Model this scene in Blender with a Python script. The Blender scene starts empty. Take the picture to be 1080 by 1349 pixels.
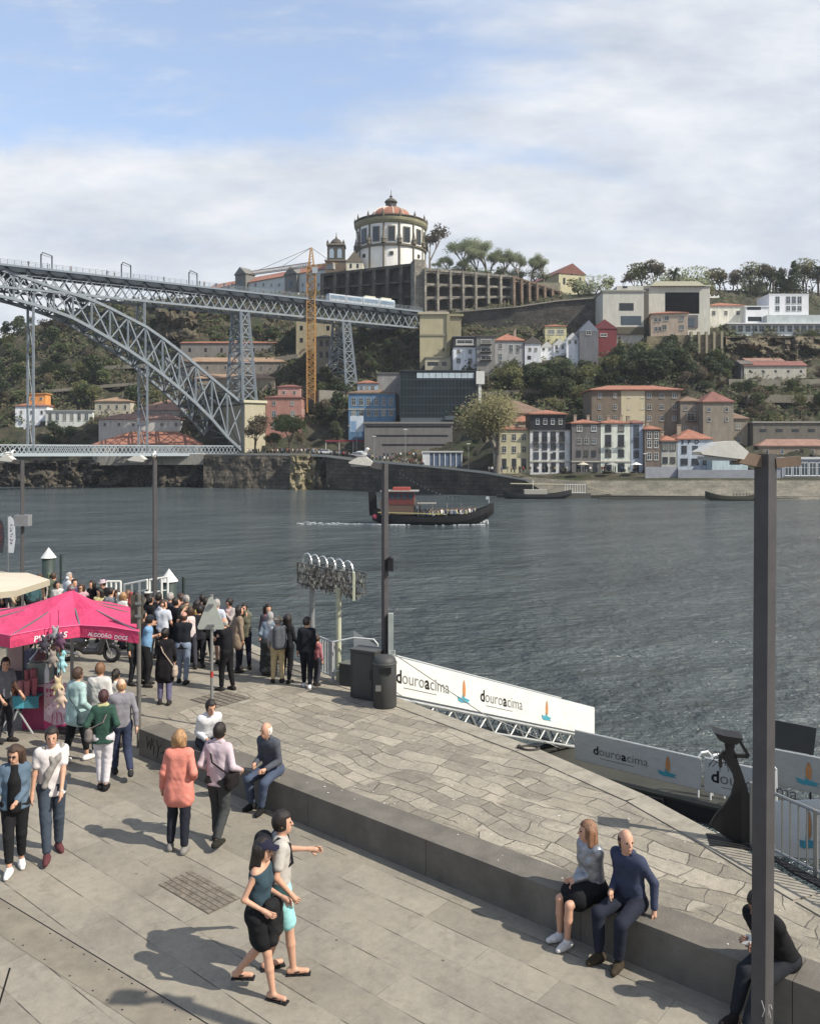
import bpy, math, random
import numpy as np
from mathutils import Vector, Matrix
R=math.radians
random.seed(7); np.random.seed(7)
S=bpy.context.scene
COL=S.collection
# ---------------------------------------------------------------- camera, sky, sun
CAMZ=5.75; F=1100.0; HY=597.0
cam=bpy.data.objects.new('camera',bpy.data.cameras.new('camera')); COL.objects.link(cam)
cam.location=(0,0,CAMZ); cam.rotation_euler=(R(90),0,0)
cam.data.sensor_fit='HORIZONTAL'; cam.data.sensor_width=36; cam.data.lens=36*F/1080
cam.data.shift_y=-(674.5-HY)/1080; cam.data.clip_start=.1; cam.data.clip_end=6000
S.camera=cam
S.view_settings.view_transform='Standard'; S.view_settings.look='None'; S.view_settings.exposure=0.5; S.view_settings.gamma=1
SUN_TO=Vector((.93,-.42,1.0)).normalized()
sl=bpy.data.lights.new('sun','SUN'); sl.energy=4.9; sl.angle=R(.5); sl.color=(1,.935,.83)
so=bpy.data.objects.new('sun',sl); COL.objects.link(so); so.rotation_euler=SUN_TO.to_track_quat('Z','Y').to_euler(); so.location=(40,-20,60)
W=bpy.data.worlds.new('World'); S.world=W; W.use_nodes=True
def world():
    nt=W.node_tree; nt.nodes.clear(); N=nt.nodes.new; L=nt.links.new
    out=N('ShaderNodeOutputWorld'); bg=N('ShaderNodeBackground'); bg.inputs[1].default_value=.13
    sky=N('ShaderNodeTexSky'); sky.sky_type='NISHITA'; sky.sun_disc=False
    sky.sun_elevation=math.asin(SUN_TO.z); sky.sun_rotation=math.atan2(SUN_TO.x,SUN_TO.y)
    sky.air_density=1.0; sky.dust_density=1.2; sky.ozone_density=1.5
    tc=N('ShaderNodeTexCoord'); sp=N('ShaderNodeSeparateXYZ'); L(tc.outputs['Generated'],sp.inputs[0])
    def m(op,a,b=None,c=None,clamp=False):
        n=N('ShaderNodeMath'); n.operation=op; n.use_clamp=clamp
        for i,v in enumerate((a,b,c)):
            if v is None: continue
            if isinstance(v,(int,float)): n.inputs[i].default_value=v
            else: L(v,n.inputs[i])
        return n.outputs[0]
    def ss(v,a,b):
        n=N('ShaderNodeMapRange'); n.interpolation_type='SMOOTHSTEP'; L(v,n.inputs[0]); n.inputs[1].default_value=a; n.inputs[2].default_value=b; return n.outputs[0]
    y=m('MAXIMUM',m('ABSOLUTE',sp.outputs[1]),.15); az=m('DIVIDE',sp.outputs[0],y); el=m('DIVIDE',sp.outputs[2],y)
    def noise(sx,sy,sc,det,rough,off=0):
        cb=N('ShaderNodeCombineXYZ'); L(m('MULTIPLY',az,sx),cb.inputs[0]); L(m('MULTIPLY',el,sy),cb.inputs[1]); cb.inputs[2].default_value=off
        n=N('ShaderNodeTexNoise'); n.inputs['Scale'].default_value=sc; n.inputs['Detail'].default_value=det; n.inputs['Roughness'].default_value=rough
        L(cb.outputs[0],n.inputs['Vector']); return n.outputs[0]
    n1=noise(1,1.6,7,8,.58,1.3); n2=noise(.7,2.2,3.0,5,.55,4.1); n3=noise(1,3.2,9,8,.62,8.0)
    # bank of cloud with a soft ragged top
    edge=m('ADD',.378,m('MULTIPLY',m('SUBTRACT',n1,.5),.10))
    edge=m('SUBTRACT',edge,m('MULTIPLY',m('MAXIMUM',az,0.0),.12))
    bank=ss(m('SUBTRACT',edge,el),-.012,.035)
    bank=m('MULTIPLY',bank,m('ADD',.72,m('MULTIPLY',n3,.5)),clamp=True)
    rt=ss(m('ADD',az,m('MULTIPLY',m('SUBTRACT',n2,.5),.9)),-.01,.22)
    rt=m('MULTIPLY',rt,.95)
    wisp=m('MULTIPLY',ss(n3,.45,.8),.5)
    tot=m('MAXIMUM',m('MAXIMUM',bank,rt),wisp,)
    tot=m('MINIMUM',tot,1.0)
    base=noise(1,2.6,5,9,.6,2.2)
    cr=N('ShaderNodeValToRGB'); L(base,cr.inputs[0])
    cr.color_ramp.elements[0].position=.3; cr.color_ramp.elements[0].color=(.47,.52,.60,1)
    cr.color_ramp.elements[1].position=.68; cr.color_ramp.elements[1].color=(.76,.775,.80,1)
    cm=N('ShaderNodeVectorMath'); cm.operation='SCALE'; L(cr.outputs[0],cm.inputs[0]); cm.inputs[3].default_value=6.7
    sk=N('ShaderNodeVectorMath'); sk.operation='MULTIPLY_ADD'; L(sky.outputs[0],sk.inputs[0]); sk.inputs[1].default_value=(1.08,1.02,.98); sk.inputs[2].default_value=(.95,1.1,1.35)
    mx=N('ShaderNodeMix'); mx.data_type='RGBA'; L(tot,mx.inputs[0]); L(sk.outputs[0],mx.inputs[6]); L(cm.outputs[0],mx.inputs[7])
    L(mx.outputs[2],bg.inputs[0]); L(bg.outputs[0],out.inputs[0])
world()
# ---------------------------------------------------------------- helpers
def P(x,y,D): return Vector(((x-540)/F*D, D, CAMZ-(y-HY)/F*D))
def G(x,y,z=0.0):
    D=(CAMZ-z)*F/(y-HY); return Vector(((x-540)/F*D,D,z))
def hexc(h):
    h=h.lstrip('#'); c=[int(h[i:i+2],16)/255 for i in (0,2,4)]
    c=[(v/12.92 if v<=.04045 else ((v+.055)/1.055)**2.4) for v in c]; g=.3*c[0]+.55*c[1]+.15*c[2]
    return tuple(v*.86+g*.14 for v in c)
MC={}
def M(col,rough=.8,var=.12,sc=4.0,bump=0.0,bsc=30.0,metal=0.0,streak=0.0,coord='pos',spec=.4,name=None):
    if isinstance(col,str): col=hexc(col)
    key=(tuple(round(c,4) for c in col),rough,var,sc,bump,bsc,metal,streak,coord,spec)
    if key in MC: return MC[key]
    m=bpy.data.materials.new(name or 'surface'); m.use_nodes=True; nt=m.node_tree; N=nt.nodes.new; L=nt.links.new
    b=nt.nodes['Principled BSDF']; b.inputs['Roughness'].default_value=rough; b.inputs['Metallic'].default_value=metal
    b.inputs['Specular IOR Level'].default_value=spec
    b.inputs['Base Color'].default_value=(*col,1)
    if var or bump:
        if coord=='pos': g=N('ShaderNodeNewGeometry').outputs['Position']
        else: g=N('ShaderNodeTexCoord').outputs['Object']
        if var:
            n=N('ShaderNodeTexNoise'); n.inputs['Scale'].default_value=sc; n.inputs['Detail'].default_value=6; n.inputs['Roughness'].default_value=.65; L(g,n.inputs['Vector'])
            v=n.outputs[0]
            if streak:
                mp=N('ShaderNodeMapping'); mp.inputs['Scale'].default_value=(1.3,1.3,.18); L(g,mp.inputs[0])
                n2=N('ShaderNodeTexNoise'); n2.inputs['Scale'].default_value=1.6; n2.inputs['Detail'].default_value=7; L(mp.outputs[0],n2.inputs['Vector'])
                a=N('ShaderNodeMath'); a.operation='MULTIPLY_ADD'; L(n2.outputs[0],a.inputs[0]); a.inputs[1].default_value=streak
                a2=N('ShaderNodeMath'); a2.operation='MULTIPLY_ADD'; L(v,a2.inputs[0]); a2.inputs[1].default_value=1-streak; L(a.outputs[0],a2.inputs[2]); a.inputs[2].default_value=0; v=a2.outputs[0]
            mr=N('ShaderNodeMapRange'); L(v,mr.inputs[0]); mr.inputs[1].default_value=.25; mr.inputs[2].default_value=.75; mr.inputs[3].default_value=1-var*1.6; mr.inputs[4].default_value=1+var
            x=N('ShaderNodeVectorMath'); x.operation='SCALE'; x.inputs[0].default_value=col; L(mr.outputs[0],x.inputs[3]); L(x.outputs[0],b.inputs['Base Color'])
        if bump:
            n=N('ShaderNodeTexNoise'); n.inputs['Scale'].default_value=bsc; n.inputs['Detail'].default_value=4; L(g,n.inputs['Vector'])
            bp=N('ShaderNodeBump'); bp.inputs['Strength'].default_value=bump; bp.inputs['Distance'].default_value=.6/bsc; L(n.outputs[0],bp.inputs['Height']); L(bp.outputs[0],b.inputs['Normal'])
    MC[key]=m; return m
class MB:
    def __init__(s): s.v=[]; s.f=[]; s.m=[]
    def add(s,vs,fs,mi=0):
        o=len(s.v); s.v.extend([tuple(p) for p in vs]); s.f.extend([tuple(o+i for i in f) for f in fs]); s.m.extend([mi]*len(fs)); return s
    def box(s,x0,x1,y0,y1,z0,z1,mi=0):
        return s.add([(x0,y0,z0),(x1,y0,z0),(x1,y1,z0),(x0,y1,z0),(x0,y0,z1),(x1,y0,z1),(x1,y1,z1),(x0,y1,z1)],
              [(0,3,2,1),(4,5,6,7),(0,1,5,4),(1,2,6,5),(2,3,7,6),(3,0,4,7)],mi)
    def bar(s,p,q,w,h=None,mi=0,up=(0,0,1)):
        h=h or w; p=Vector(p); q=Vector(q); d=(q-p)
        if d.length<1e-6: return s
        d.normalize(); u=Vector(up)
        if abs(d.dot(u))>.98: u=Vector((1,0,0)) if abs(d.x)<.9 else Vector((0,1,0))
        a=d.cross(u).normalized()*w/2; b=a.cross(d).normalized()*h/2
        vs=[p-a-b,p+a-b,p+a+b,p-a+b,q-a-b,q+a-b,q+a+b,q-a+b]
        return s.add(vs,[(0,1,2,3),(7,6,5,4),(0,4,5,1),(1,5,6,2),(2,6,7,3),(3,7,4,0)],mi)
    def tube(s,pts,r,n=6,mi=0,cap=True):
        pts=[Vector(p) for p in pts]; rs=r if isinstance(r,(list,tuple)) else [r]*len(pts)
        o=len(s.v); ref=None
        for i,p in enumerate(pts):
            d=(pts[min(i+1,len(pts)-1)]-pts[max(i-1,0)])
            if d.length<1e-7: d=Vector((0,0,1))
            d.normalize()
            if ref is None: ref=Vector((0,0,1)) if abs(d.z)<.9 else Vector((1,0,0))
            a=d.cross(ref)
            if a.length<1e-4: a=d.cross(Vector((0,1,0)))
            a.normalize(); b=d.cross(a).normalized(); ref=-b if False else a.cross(d)
            for k in range(n):
                t=2*math.pi*k/n; s.v.append(tuple(p+a*math.cos(t)*rs[i]+b*math.sin(t)*rs[i]))
        for i in range(len(pts)-1):
            for k in range(n):
                s.f.append((o+i*n+k,o+i*n+(k+1)%n,o+(i+1)*n+(k+1)%n,o+(i+1)*n+k)); s.m.append(mi)
        if cap:
            s.f.append(tuple(o+k for k in range(n))[::-1]); s.m.append(mi)
            s.f.append(tuple(o+(len(pts)-1)*n+k for k in range(n))); s.m.append(mi)
        return s
    def lathe(s,prof,n=24,c=(0,0,0),mi=0,sy=1.0):
        o=len(s.v)
        for r,z in prof:
            for k in range(n):
                t=2*math.pi*k/n; s.v.append((c[0]+r*math.cos(t),c[1]+r*math.sin(t)*sy,c[2]+z))
        for i in range(len(prof)-1):
            for k in range(n): s.f.append((o+i*n+k,o+i*n+(k+1)%n,o+(i+1)*n+(k+1)%n,o+(i+1)*n+k)); s.m.append(mi)
        if prof[0][0]>1e-4: s.f.append(tuple(o+k for k in range(n))[::-1]); s.m.append(mi)
        if prof[-1][0]>1e-4: s.f.append(tuple(o+(len(prof)-1)*n+k for k in range(n))); s.m.append(mi)
        return s
    def prism(s,poly,axis,a,b,mi=0):
        # poly of 2D pts extruded along axis: 'z' (x,y) ; 'y' (x,z) ; 'x' (y,z)
        def mk(p,t): return (p[0],p[1],t) if axis=='z' else ((p[0],t,p[1]) if axis=='y' else (t,p[0],p[1]))
        n=len(poly); vs=[mk(p,a) for p in poly]+[mk(p,b) for p in poly]
        fs=[tuple(range(n))[::-1],tuple(range(n,2*n))]+[(i,(i+1)%n,n+(i+1)%n,n+i) for i in range(n)]
        return s.add(vs,fs,mi)
    def ball(s,c,r,n=8,mi=0,sc=(1,1,1)):
        k=max(3,n//2); prof=[(r*math.sin(math.pi*i/k),-r*math.cos(math.pi*i/k)) for i in range(k+1)]
        prof[0]=(1e-4*.5,-r); prof[-1]=(1e-4*.5,r)
        o=len(s.v); s.lathe(prof,n,(0,0,0),mi)
        for i in range(o,len(s.v)):
            p=s.v[i]; s.v[i]=(c[0]+p[0]*sc[0],c[1]+p[1]*sc[1],c[2]+p[2]*sc[2])
        return s
    def build(s,name,mats,parent=None,smooth=False,loc=None,rz=0):
        me=bpy.data.meshes.new(name); me.from_pydata(s.v,[],s.f)
        if not isinstance(mats,(list,tuple)): mats=[mats]
        for m in mats: me.materials.append(m)
        if len(mats)>1: me.polygons.foreach_set('material_index',s.m)
        if smooth: me.polygons.foreach_set('use_smooth',[True]*len(me.polygons))
        me.update()
        o=bpy.data.objects.new(name,me); COL.objects.link(o)
        if parent: o.parent=parent
        if loc is not None: o.location=loc
        o.rotation_euler=(0,0,rz)
        return o
def tag(o,label=None,cat=None,group=None,kind=None):
    if label: o['label']=label
    if cat: o['category']=cat
    if group: o['group']=group
    if kind: o['kind']=kind
    return o
def thing(name,label,cat,loc=(0,0,0),rz=0,group=None):
    o=bpy.data.objects.new(name,None); o.empty_display_size=.2; COL.objects.link(o); o.location=loc; o.rotation_euler=(0,0,rz)
    return tag(o,label,cat,group)
def copy_tree(o,loc=None,rz=None,label=None,group=None,parent=None,scale=None):
    c=o.copy(); COL.objects.link(c); c.parent=parent
    if loc is not None: c.location=loc
    if rz is not None: c.rotation_euler=(0,0,rz)
    if scale is not None: c.scale=(scale,)*3 if isinstance(scale,(int,float)) else scale
    if label: c['label']=label
    if group: c['group']=group
    for ch in o.children: copy_tree(ch,parent=c)
    return c
# text as mesh, cached
TX={}
def text_mesh(s,bold=0.0):
    if (s,bold) in TX: return TX[(s,bold)]
    cu=bpy.data.curves.new('t','FONT'); cu.body=s; cu.size=1; cu.offset=bold; cu.resolution_u=3
    o=bpy.data.objects.new('t',cu); COL.objects.link(o); dg=bpy.context.evaluated_depsgraph_get(); dg.update()
    me=bpy.data.meshes.new_from_object(o.evaluated_get(dg))
    v=[tuple(p.co) for p in me.vertices]; f=[tuple(p.vertices) for p in me.polygons]
    COL.objects.unlink(o); bpy.data.objects.remove(o); bpy.data.meshes.remove(me)
    w=(min(p[0] for p in v),max(p[0] for p in v)); TX[(s,bold)]=(v,f,w); return TX[(s,bold)]
def put_text(mb,s,org,xd,yd,size,mi=0,bold=0.0,shear=0.0):
    v,f,w=text_mesh(s,bold); org=Vector(org); xd=Vector(xd); yd=Vector(yd)
    mb.add([org+xd*((p[0]-w[0])+shear*p[1])*size+yd*p[1]*size for p in v],f,mi); return (w[1]-w[0])*size
# ---------------------------------------------------------------- special materials
def newmat(name):
    m=bpy.data.materials.new(name); m.use_nodes=True; nt=m.node_tree
    return m,nt,nt.nodes['Principled BSDF']
def ramp(nt,src,stops):
    r=nt.nodes.new('ShaderNodeValToRGB'); nt.links.new(src,r.inputs[0]); e=r.color_ramp.elements
    while len(e)<len(stops): e.new(.5)
    for i,(p,c) in enumerate(stops): e[i].position=p; e[i].color=(*c,1)
    return r.outputs[0]
WDIR=math.atan2(-.647,.762)
def mapped(nt,rot=0,sc=(1,1,1)):
    g=nt.nodes.new('ShaderNodeNewGeometry'); mp=nt.nodes.new('ShaderNodeMapping'); mp.vector_type='TEXTURE'
    mp.inputs['Rotation'].default_value=(0,0,rot); mp.inputs['Scale'].default_value=sc; nt.links.new(g.outputs['Position'],mp.inputs[0]); return mp.outputs[0]
def noise(nt,vec,sc,det=5,ro=.6):
    n=nt.nodes.new('ShaderNodeTexNoise'); n.inputs['Scale'].default_value=sc; n.inputs['Detail'].default_value=det; n.inputs['Roughness'].default_value=ro
    nt.links.new(vec,n.inputs['Vector']); return n.outputs[0]
def mathn(nt,op,a,b=None,clamp=False):
    n=nt.nodes.new('ShaderNodeMath'); n.operation=op; n.use_clamp=clamp
    for i,v in enumerate((a,b)):
        if v is None: continue
        if isinstance(v,(int,float)): n.inputs[i].default_value=v
        else: nt.links.new(v,n.inputs[i])
    return n.outputs[0]
def mixc(nt,f,a,b,mode='MIX'):
    n=nt.nodes.new('ShaderNodeMix'); n.data_type='RGBA'; n.blend_type=mode
    for i,v in ((0,f),(6,a),(7,b)):
        if isinstance(v,(int,float)): n.inputs[i].default_value=v
        elif isinstance(v,tuple): n.inputs[i].default_value=(*v,1)
        else: nt.links.new(v,n.inputs[i])
    return n.outputs[2]
def bump(nt,b,h,st,dist):
    bp=nt.nodes.new('ShaderNodeBump'); bp.inputs['Strength'].default_value=st; bp.inputs['Distance'].default_value=dist
    nt.links.new(h,bp.inputs['Height']); nt.links.new(bp.outputs[0],b.inputs['Normal'])
def paving():
    m,nt,b=newmat('promenade_slabs'); L=nt.links.new
    v=mapped(nt,WDIR)
    w=noise(nt,v,.55,2); 
    br=nt.nodes.new('ShaderNodeTexBrick'); L(v,br.inputs['Vector']); br.inputs['Scale'].default_value=1
    br.inputs['Brick Width'].default_value=1.5; br.inputs['Row Height'].default_value=.5; br.inputs['Mortar Size'].default_value=.007; br.inputs['Mortar Smooth'].default_value=.3
    br.offset=.37; br.squash=.62; br.squash_frequency=3; br.inputs['Bias'].default_value=0
    br.inputs['Color1'].default_value=(.190,.171,.138,1); br.inputs['Color2'].default_value=(.245,.221,.180,1); br.inputs['Mortar'].default_value=(.235,.212,.172,1)
    n1=noise(nt,v,.8,8,.7); n2=noise(nt,v,9,6,.75); n3=noise(nt,v,60,3); n4=noise(nt,v,1.7,3,.6)
    vis=ramp(nt,n4,[(.42,(.12,.12,.12)),(.58,(1,1,1))]); jf=mathn(nt,'MULTIPLY',br.outputs[1],vis)
    sp_=nt.nodes.new('ShaderNodeSeparateXYZ'); L(v,sp_.inputs[0]); fy=mathn(nt,'FRACT',mathn(nt,'ADD',mathn(nt,'MULTIPLY',sp_.outputs[1],2.0),0.0)); dl=mathn(nt,'ABSOLUTE',mathn(nt,'SUBTRACT',fy,.5)); ln=mathn(nt,'GREATER_THAN',dl,.485)
    vis2=ramp(nt,noise(nt,v,1.25,2,.5),[(.47,(0,0,0)),(.53,(1,1,1))]); ln=mathn(nt,'MULTIPLY',ln,vis2)
    c=mixc(nt,mathn(nt,'MULTIPLY',jf,.38),br.outputs[0],(.075,.066,.055)); c=mixc(nt,mathn(nt,'MULTIPLY',ln,.85),c,(.045,.038,.03))
    c=mixc(nt,1.0,c,ramp(nt,n1,[(.28,(.66,.65,.64)),(.5,(.98,.98,.97)),(.72,(1.18,1.16,1.12))]),'MULTIPLY')
    n5=noise(nt,v,3.1,9,.8); c=mixc(nt,1.0,c,ramp(nt,n5,[(.33,(.74,.73,.71)),(.46,(1,1,1)),(.75,(1.06,1.06,1.05))]),'MULTIPLY')
    c=mixc(nt,1.0,c,ramp(nt,n2,[(.3,(.86,.86,.86)),(.7,(1.1,1.1,1.1))]),'MULTIPLY')
    c=mixc(nt,1.0,c,ramp(nt,n3,[(.3,(.9,.9,.9)),(.72,(1.08,1.08,1.08))]),'MULTIPLY')
    # blurred out joints here and there, black gum spots
    vo=nt.nodes.new('ShaderNodeTexVoronoi'); L(v,vo.inputs['Vector']); vo.inputs['Scale'].default_value=2.1
    sp=ramp(nt,vo.outputs['Distance'],[(.028,(.35,.35,.35)),(.05,(1,1,1))])
    c=mixc(nt,1.0,c,sp,'MULTIPLY')
    L(c,b.inputs['Base Color']); b.inputs['Roughness'].default_value=.82
    h=mathn(nt,'ADD',mathn(nt,'MULTIPLY',br.outputs[1],-1.2),mathn(nt,'MULTIPLY',n2,.5)); bump(nt,b,h,.5,.012)
    return m
def flags():
    m,nt,b=newmat('rough_flagstones'); L=nt.links.new
    v=mapped(nt,WDIR+R(6))
    def dist(sc,amp,src):
        n0=nt.nodes.new('ShaderNodeTexNoise'); n0.inputs['Scale'].default_value=sc; n0.inputs['Detail'].default_value=1; L(v,n0.inputs['Vector'])
        s_=nt.nodes.new('ShaderNodeVectorMath'); s_.operation='SUBTRACT'; L(n0.outputs[1],s_.inputs[0]); s_.inputs[1].default_value=(.5,.5,.5)
        a=nt.nodes.new('ShaderNodeVectorMath'); a.operation='MULTIPLY_ADD'; L(s_.outputs[0],a.inputs[0]); a.inputs[1].default_value=(amp,amp,0); L(src,a.inputs[2]); return a.outputs[0]
    d=dist(.7,.55,v); d=dist(3.2,.12,d)
    br=nt.nodes.new('ShaderNodeTexBrick'); L(d,br.inputs['Vector']); br.inputs['Scale'].default_value=1
    br.inputs['Brick Width'].default_value=.66; br.inputs['Row Height'].default_value=.39; br.inputs['Mortar Size'].default_value=.012; br.inputs['Mortar Smooth'].default_value=.6
    br.offset=.43; br.squash=1.55; br.squash_frequency=3; br.offset_frequency=2
    br.inputs['Color1'].default_value=(.192,.172,.137,1); br.inputs['Color2'].default_value=(.315,.283,.230,1); br.inputs['Mortar'].default_value=(.25,.227,.19,1)
    b2=nt.nodes.new('ShaderNodeTexBrick'); mp2=nt.nodes.new('ShaderNodeMapping'); mp2.inputs['Rotation'].default_value=(0,0,R(11)); L(d,mp2.inputs[0]); L(mp2.outputs[0],b2.inputs['Vector']); b2.inputs['Scale'].default_value=1
    b2.inputs['Brick Width'].default_value=.52; b2.inputs['Row Height'].default_value=.33; b2.inputs['Mortar Size'].default_value=.013; b2.inputs['Mortar Smooth'].default_value=.6; b2.offset=.3; b2.squash=1.7; b2.squash_frequency=2
    for k_ in ('Color1','Color2','Mortar'): b2.inputs[k_].default_value=br.inputs[k_].default_value
    msk=ramp(nt,noise(nt,v,.55,2,.5),[(.47,(0,0,0)),(.50,(1,1,1))]); bc=mixc(nt,msk,br.outputs[0],b2.outputs[0]); mm=nt.nodes.new('ShaderNodeMix'); mm.data_type='FLOAT'; L(msk,mm.inputs[0]); L(br.outputs[1],mm.inputs[2]); L(b2.outputs[1],mm.inputs[3]); bf=mm.outputs[0]
    n1=noise(nt,v,1.0,8,.72); n2=noise(nt,v,10,6,.78); n3=noise(nt,v,60,3); n4=noise(nt,v,1.3,4,.6); n5=noise(nt,v,4.2,9,.8)
    vis=ramp(nt,n4,[(.36,(.25,.25,.25)),(.55,(1,1,1))]); jf=mathn(nt,'MULTIPLY',bf,vis)
    c=mixc(nt,jf,bc,(.085,.074,.058))
    c=mixc(nt,1.0,c,ramp(nt,n1,[(.28,(.68,.67,.66)),(.5,(.98,.98,.97)),(.72,(1.22,1.19,1.14))]),'MULTIPLY')
    c=mixc(nt,1.0,c,ramp(nt,n5,[(.33,(.66,.65,.64)),(.46,(1,1,1)),(.75,(1.08,1.07,1.05))]),'MULTIPLY')
    c=mixc(nt,1.0,c,ramp(nt,n2,[(.3,(.80,.80,.80)),(.7,(1.15,1.15,1.15))]),'MULTIPLY')
    c=mixc(nt,1.0,c,ramp(nt,n3,[(.3,(.86,.86,.86)),(.72,(1.1,1.1,1.1))]),'MULTIPLY')
    vo=nt.nodes.new('ShaderNodeTexVoronoi'); L(v,vo.inputs['Vector']); vo.inputs['Scale'].default_value=2.6
    c=mixc(nt,ramp(nt,vo.outputs['Distance'],[(.03,(.8,.8,.8)),(.055,(0,0,0))]),c,(.6,.58,.54))
    L(c,b.inputs['Base Color']); b.inputs['Roughness'].default_value=.85
    h=mathn(nt,'ADD',mathn(nt,'MULTIPLY',bf,-1.2),mathn(nt,'MULTIPLY',mathn(nt,'ADD',n2,n5),.7)); bump(nt,b,h,.75,.025)
    return m
def water():
    m,nt,b=newmat('river_water'); L=nt.links.new
    v=mapped(nt,R(14),(1.25,.95,1)); n1=noise(nt,v,.30,7,.6); rg=nt.nodes.new('ShaderNodeTexNoise'); rg.noise_type='RIDGED_MULTIFRACTAL'; rg.inputs['Scale'].default_value=.17; rg.inputs['Detail'].default_value=3; L(v,rg.inputs['Vector'])
    v2=mapped(nt,R(-14),(1.3,.9,1)); n2=noise(nt,v2,1.1,5,.62); v3=mapped(nt,R(20),(1,.5,1)); n3=noise(nt,v3,.045,4,.6)
    h=mathn(nt,'ADD',mathn(nt,'ADD',mathn(nt,'MULTIPLY',n1,1.3),mathn(nt,'MULTIPLY',n2,.27)),mathn(nt,'MULTIPLY',rg.outputs[0],.18))
    c=ramp(nt,n3,[(.35,(.044,.056,.060)),(.65,(.076,.092,.095))])
    L(c,b.inputs['Base Color']); b.inputs['Roughness'].default_value=.13; b.inputs['IOR'].default_value=1.33
    bump(nt,b,h,1.0,1.5)
    return m
def rock(c0,c1,c2,sc=.12,bsc=.5,green=None,joint=None):
    m,nt,b=newmat('rock'); v=mapped(nt); n1=noise(nt,v,sc,9,.68); n2=noise(nt,v,sc*7,7,.7)
    c=ramp(nt,n1,[(.32,c0),(.5,c1),(.68,c2)]); c=mixc(nt,1.0,c,ramp(nt,n2,[(.3,(.6,.6,.6)),(.72,(1.3,1.3,1.3))]),'MULTIPLY')
    if green:
        n3=noise(nt,v,sc*2.2,8,.7); c=mixc(nt,ramp(nt,n3,[(.5,(0,0,0)),(.6,(1,1,1))]),c,green)
    if joint:
        br=nt.nodes.new('ShaderNodeTexBrick'); mp=nt.nodes.new('ShaderNodeMapping'); mp.inputs['Rotation'].default_value=(R(90),0,0)
        nt.links.new(v,mp.inputs[0]); nt.links.new(mp.outputs[0],br.inputs['Vector']); br.inputs['Scale'].default_value=1
        br.inputs['Brick Width'].default_value=joint*2.2; br.inputs['Row Height'].default_value=joint; br.inputs['Mortar Size'].default_value=joint*.06
        br.inputs['Color1'].default_value=(.85,.85,.85,1); br.inputs['Color2'].default_value=(1.15,1.13,1.1,1); br.inputs['Mortar'].default_value=(.5,.5,.5,1)
        c=mixc(nt,1.0,c,br.outputs[0],'MULTIPLY')
    nt.links.new(c,b.inputs['Base Color']); b.inputs['Roughness'].default_value=.92; b.inputs['Specular IOR Level'].default_value=.2
    bump(nt,b,mathn(nt,'ADD',n1,mathn(nt,'MULTIPLY',n2,.5)),.7,bsc)
    return m
def tiles(col):
    m,nt,b=newmat('roof_tiles'); v=mapped(nt); n1=noise(nt,v,.5,7,.7); n2=noise(nt,v,4,5,.7)
    c=mixc(nt,1.0,col,ramp(nt,n1,[(.3,(.72,.70,.68)),(.7,(1.25,1.22,1.2))]),'MULTIPLY')
    c=mixc(nt,1.0,c,ramp(nt,n2,[(.3,(.75,.75,.75)),(.7,(1.2,1.2,1.2))]),'MULTIPLY')
    w=nt.nodes.new('ShaderNodeTexWave'); w.bands_direction='X'; w.inputs['Scale'].default_value=1.4; w.inputs['Distortion'].default_value=.6; nt.links.new(v,w.inputs['Vector'])
    c=mixc(nt,.5,c,ramp(nt,w.outputs[1],[(0,(.72,.72,.72)),(.6,(1.12,1.12,1.12))]),'MULTIPLY')
    nt.links.new(c,b.inputs['Base Color']); b.inputs['Roughness'].default_value=.85; bump(nt,b,mathn(nt,'ADD',w.outputs[1],n2),.5,.12)
    return m
def leafm(a,b_,tr=.0):
    m,nt,b=newmat('foliage'); g=nt.nodes.new('ShaderNodeNewGeometry'); oi=nt.nodes.new('ShaderNodeObjectInfo')
    v=g.outputs['Random Per Island']; s=mathn(nt,'ADD',mathn(nt,'MULTIPLY',v,.7),mathn(nt,'MULTIPLY',oi.outputs['Random'],.3))
    nt.links.new(ramp(nt,s,[(0,a),(1,b_)]),b.inputs['Base Color']); b.inputs['Roughness'].default_value=.7; b.inputs['Specular IOR Level'].default_value=.2
    tl=nt.nodes.new('ShaderNodeBsdfTranslucent'); nt.links.new(b.inputs['Base Color'].links[0].from_socket,tl.inputs[0]); ms=nt.nodes.new('ShaderNodeMixShader'); ms.inputs[0].default_value=.38
    o=nt.nodes['Material Output']; nt.links.new(b.outputs[0],ms.inputs[1]); nt.links.new(tl.outputs[0],ms.inputs[2]); nt.links.new(ms.outputs[0],o.inputs[0])
    return m
MP=paving(); MF=flags(); MW=water()
T_OR=tiles(hexc('96614a')); T_BR=tiles(hexc('77604f')); T_RD=tiles(hexc('7c4f45')); T_PK=tiles(hexc('8f6e60')); T_GY=tiles(hexc('5f5a55')); T_LT=tiles(hexc('93785f'))
GLASS=M('1c2328',.12,0,spec=.6,name='window_glass'); GLASSB=M('3a4752',.15,.15,.3,spec=.6); FRAME=M('adaca5',.6,.08); DARK=M('15151a',.6,.1)
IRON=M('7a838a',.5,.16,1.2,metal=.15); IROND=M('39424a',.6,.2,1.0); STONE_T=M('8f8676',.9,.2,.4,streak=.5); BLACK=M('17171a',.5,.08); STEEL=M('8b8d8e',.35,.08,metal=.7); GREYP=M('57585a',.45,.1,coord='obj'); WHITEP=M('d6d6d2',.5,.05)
G_DK=leafm(hexc('2c3824'),hexc('545f41')); G_MD=leafm(hexc('3b492b'),hexc('667046')); G_OL=leafm(hexc('545733'),hexc('878756')); G_BR=leafm(hexc('4a4234'),hexc('776b54')); G_LT=leafm(hexc('747d5a'),hexc('9aa37e')); G_YL=leafm(hexc('66633c'),hexc('918b5f')); BARK=M('4a4036',.9,.2,2); BARKG=M('6e675c',.9,.2,2)
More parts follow.
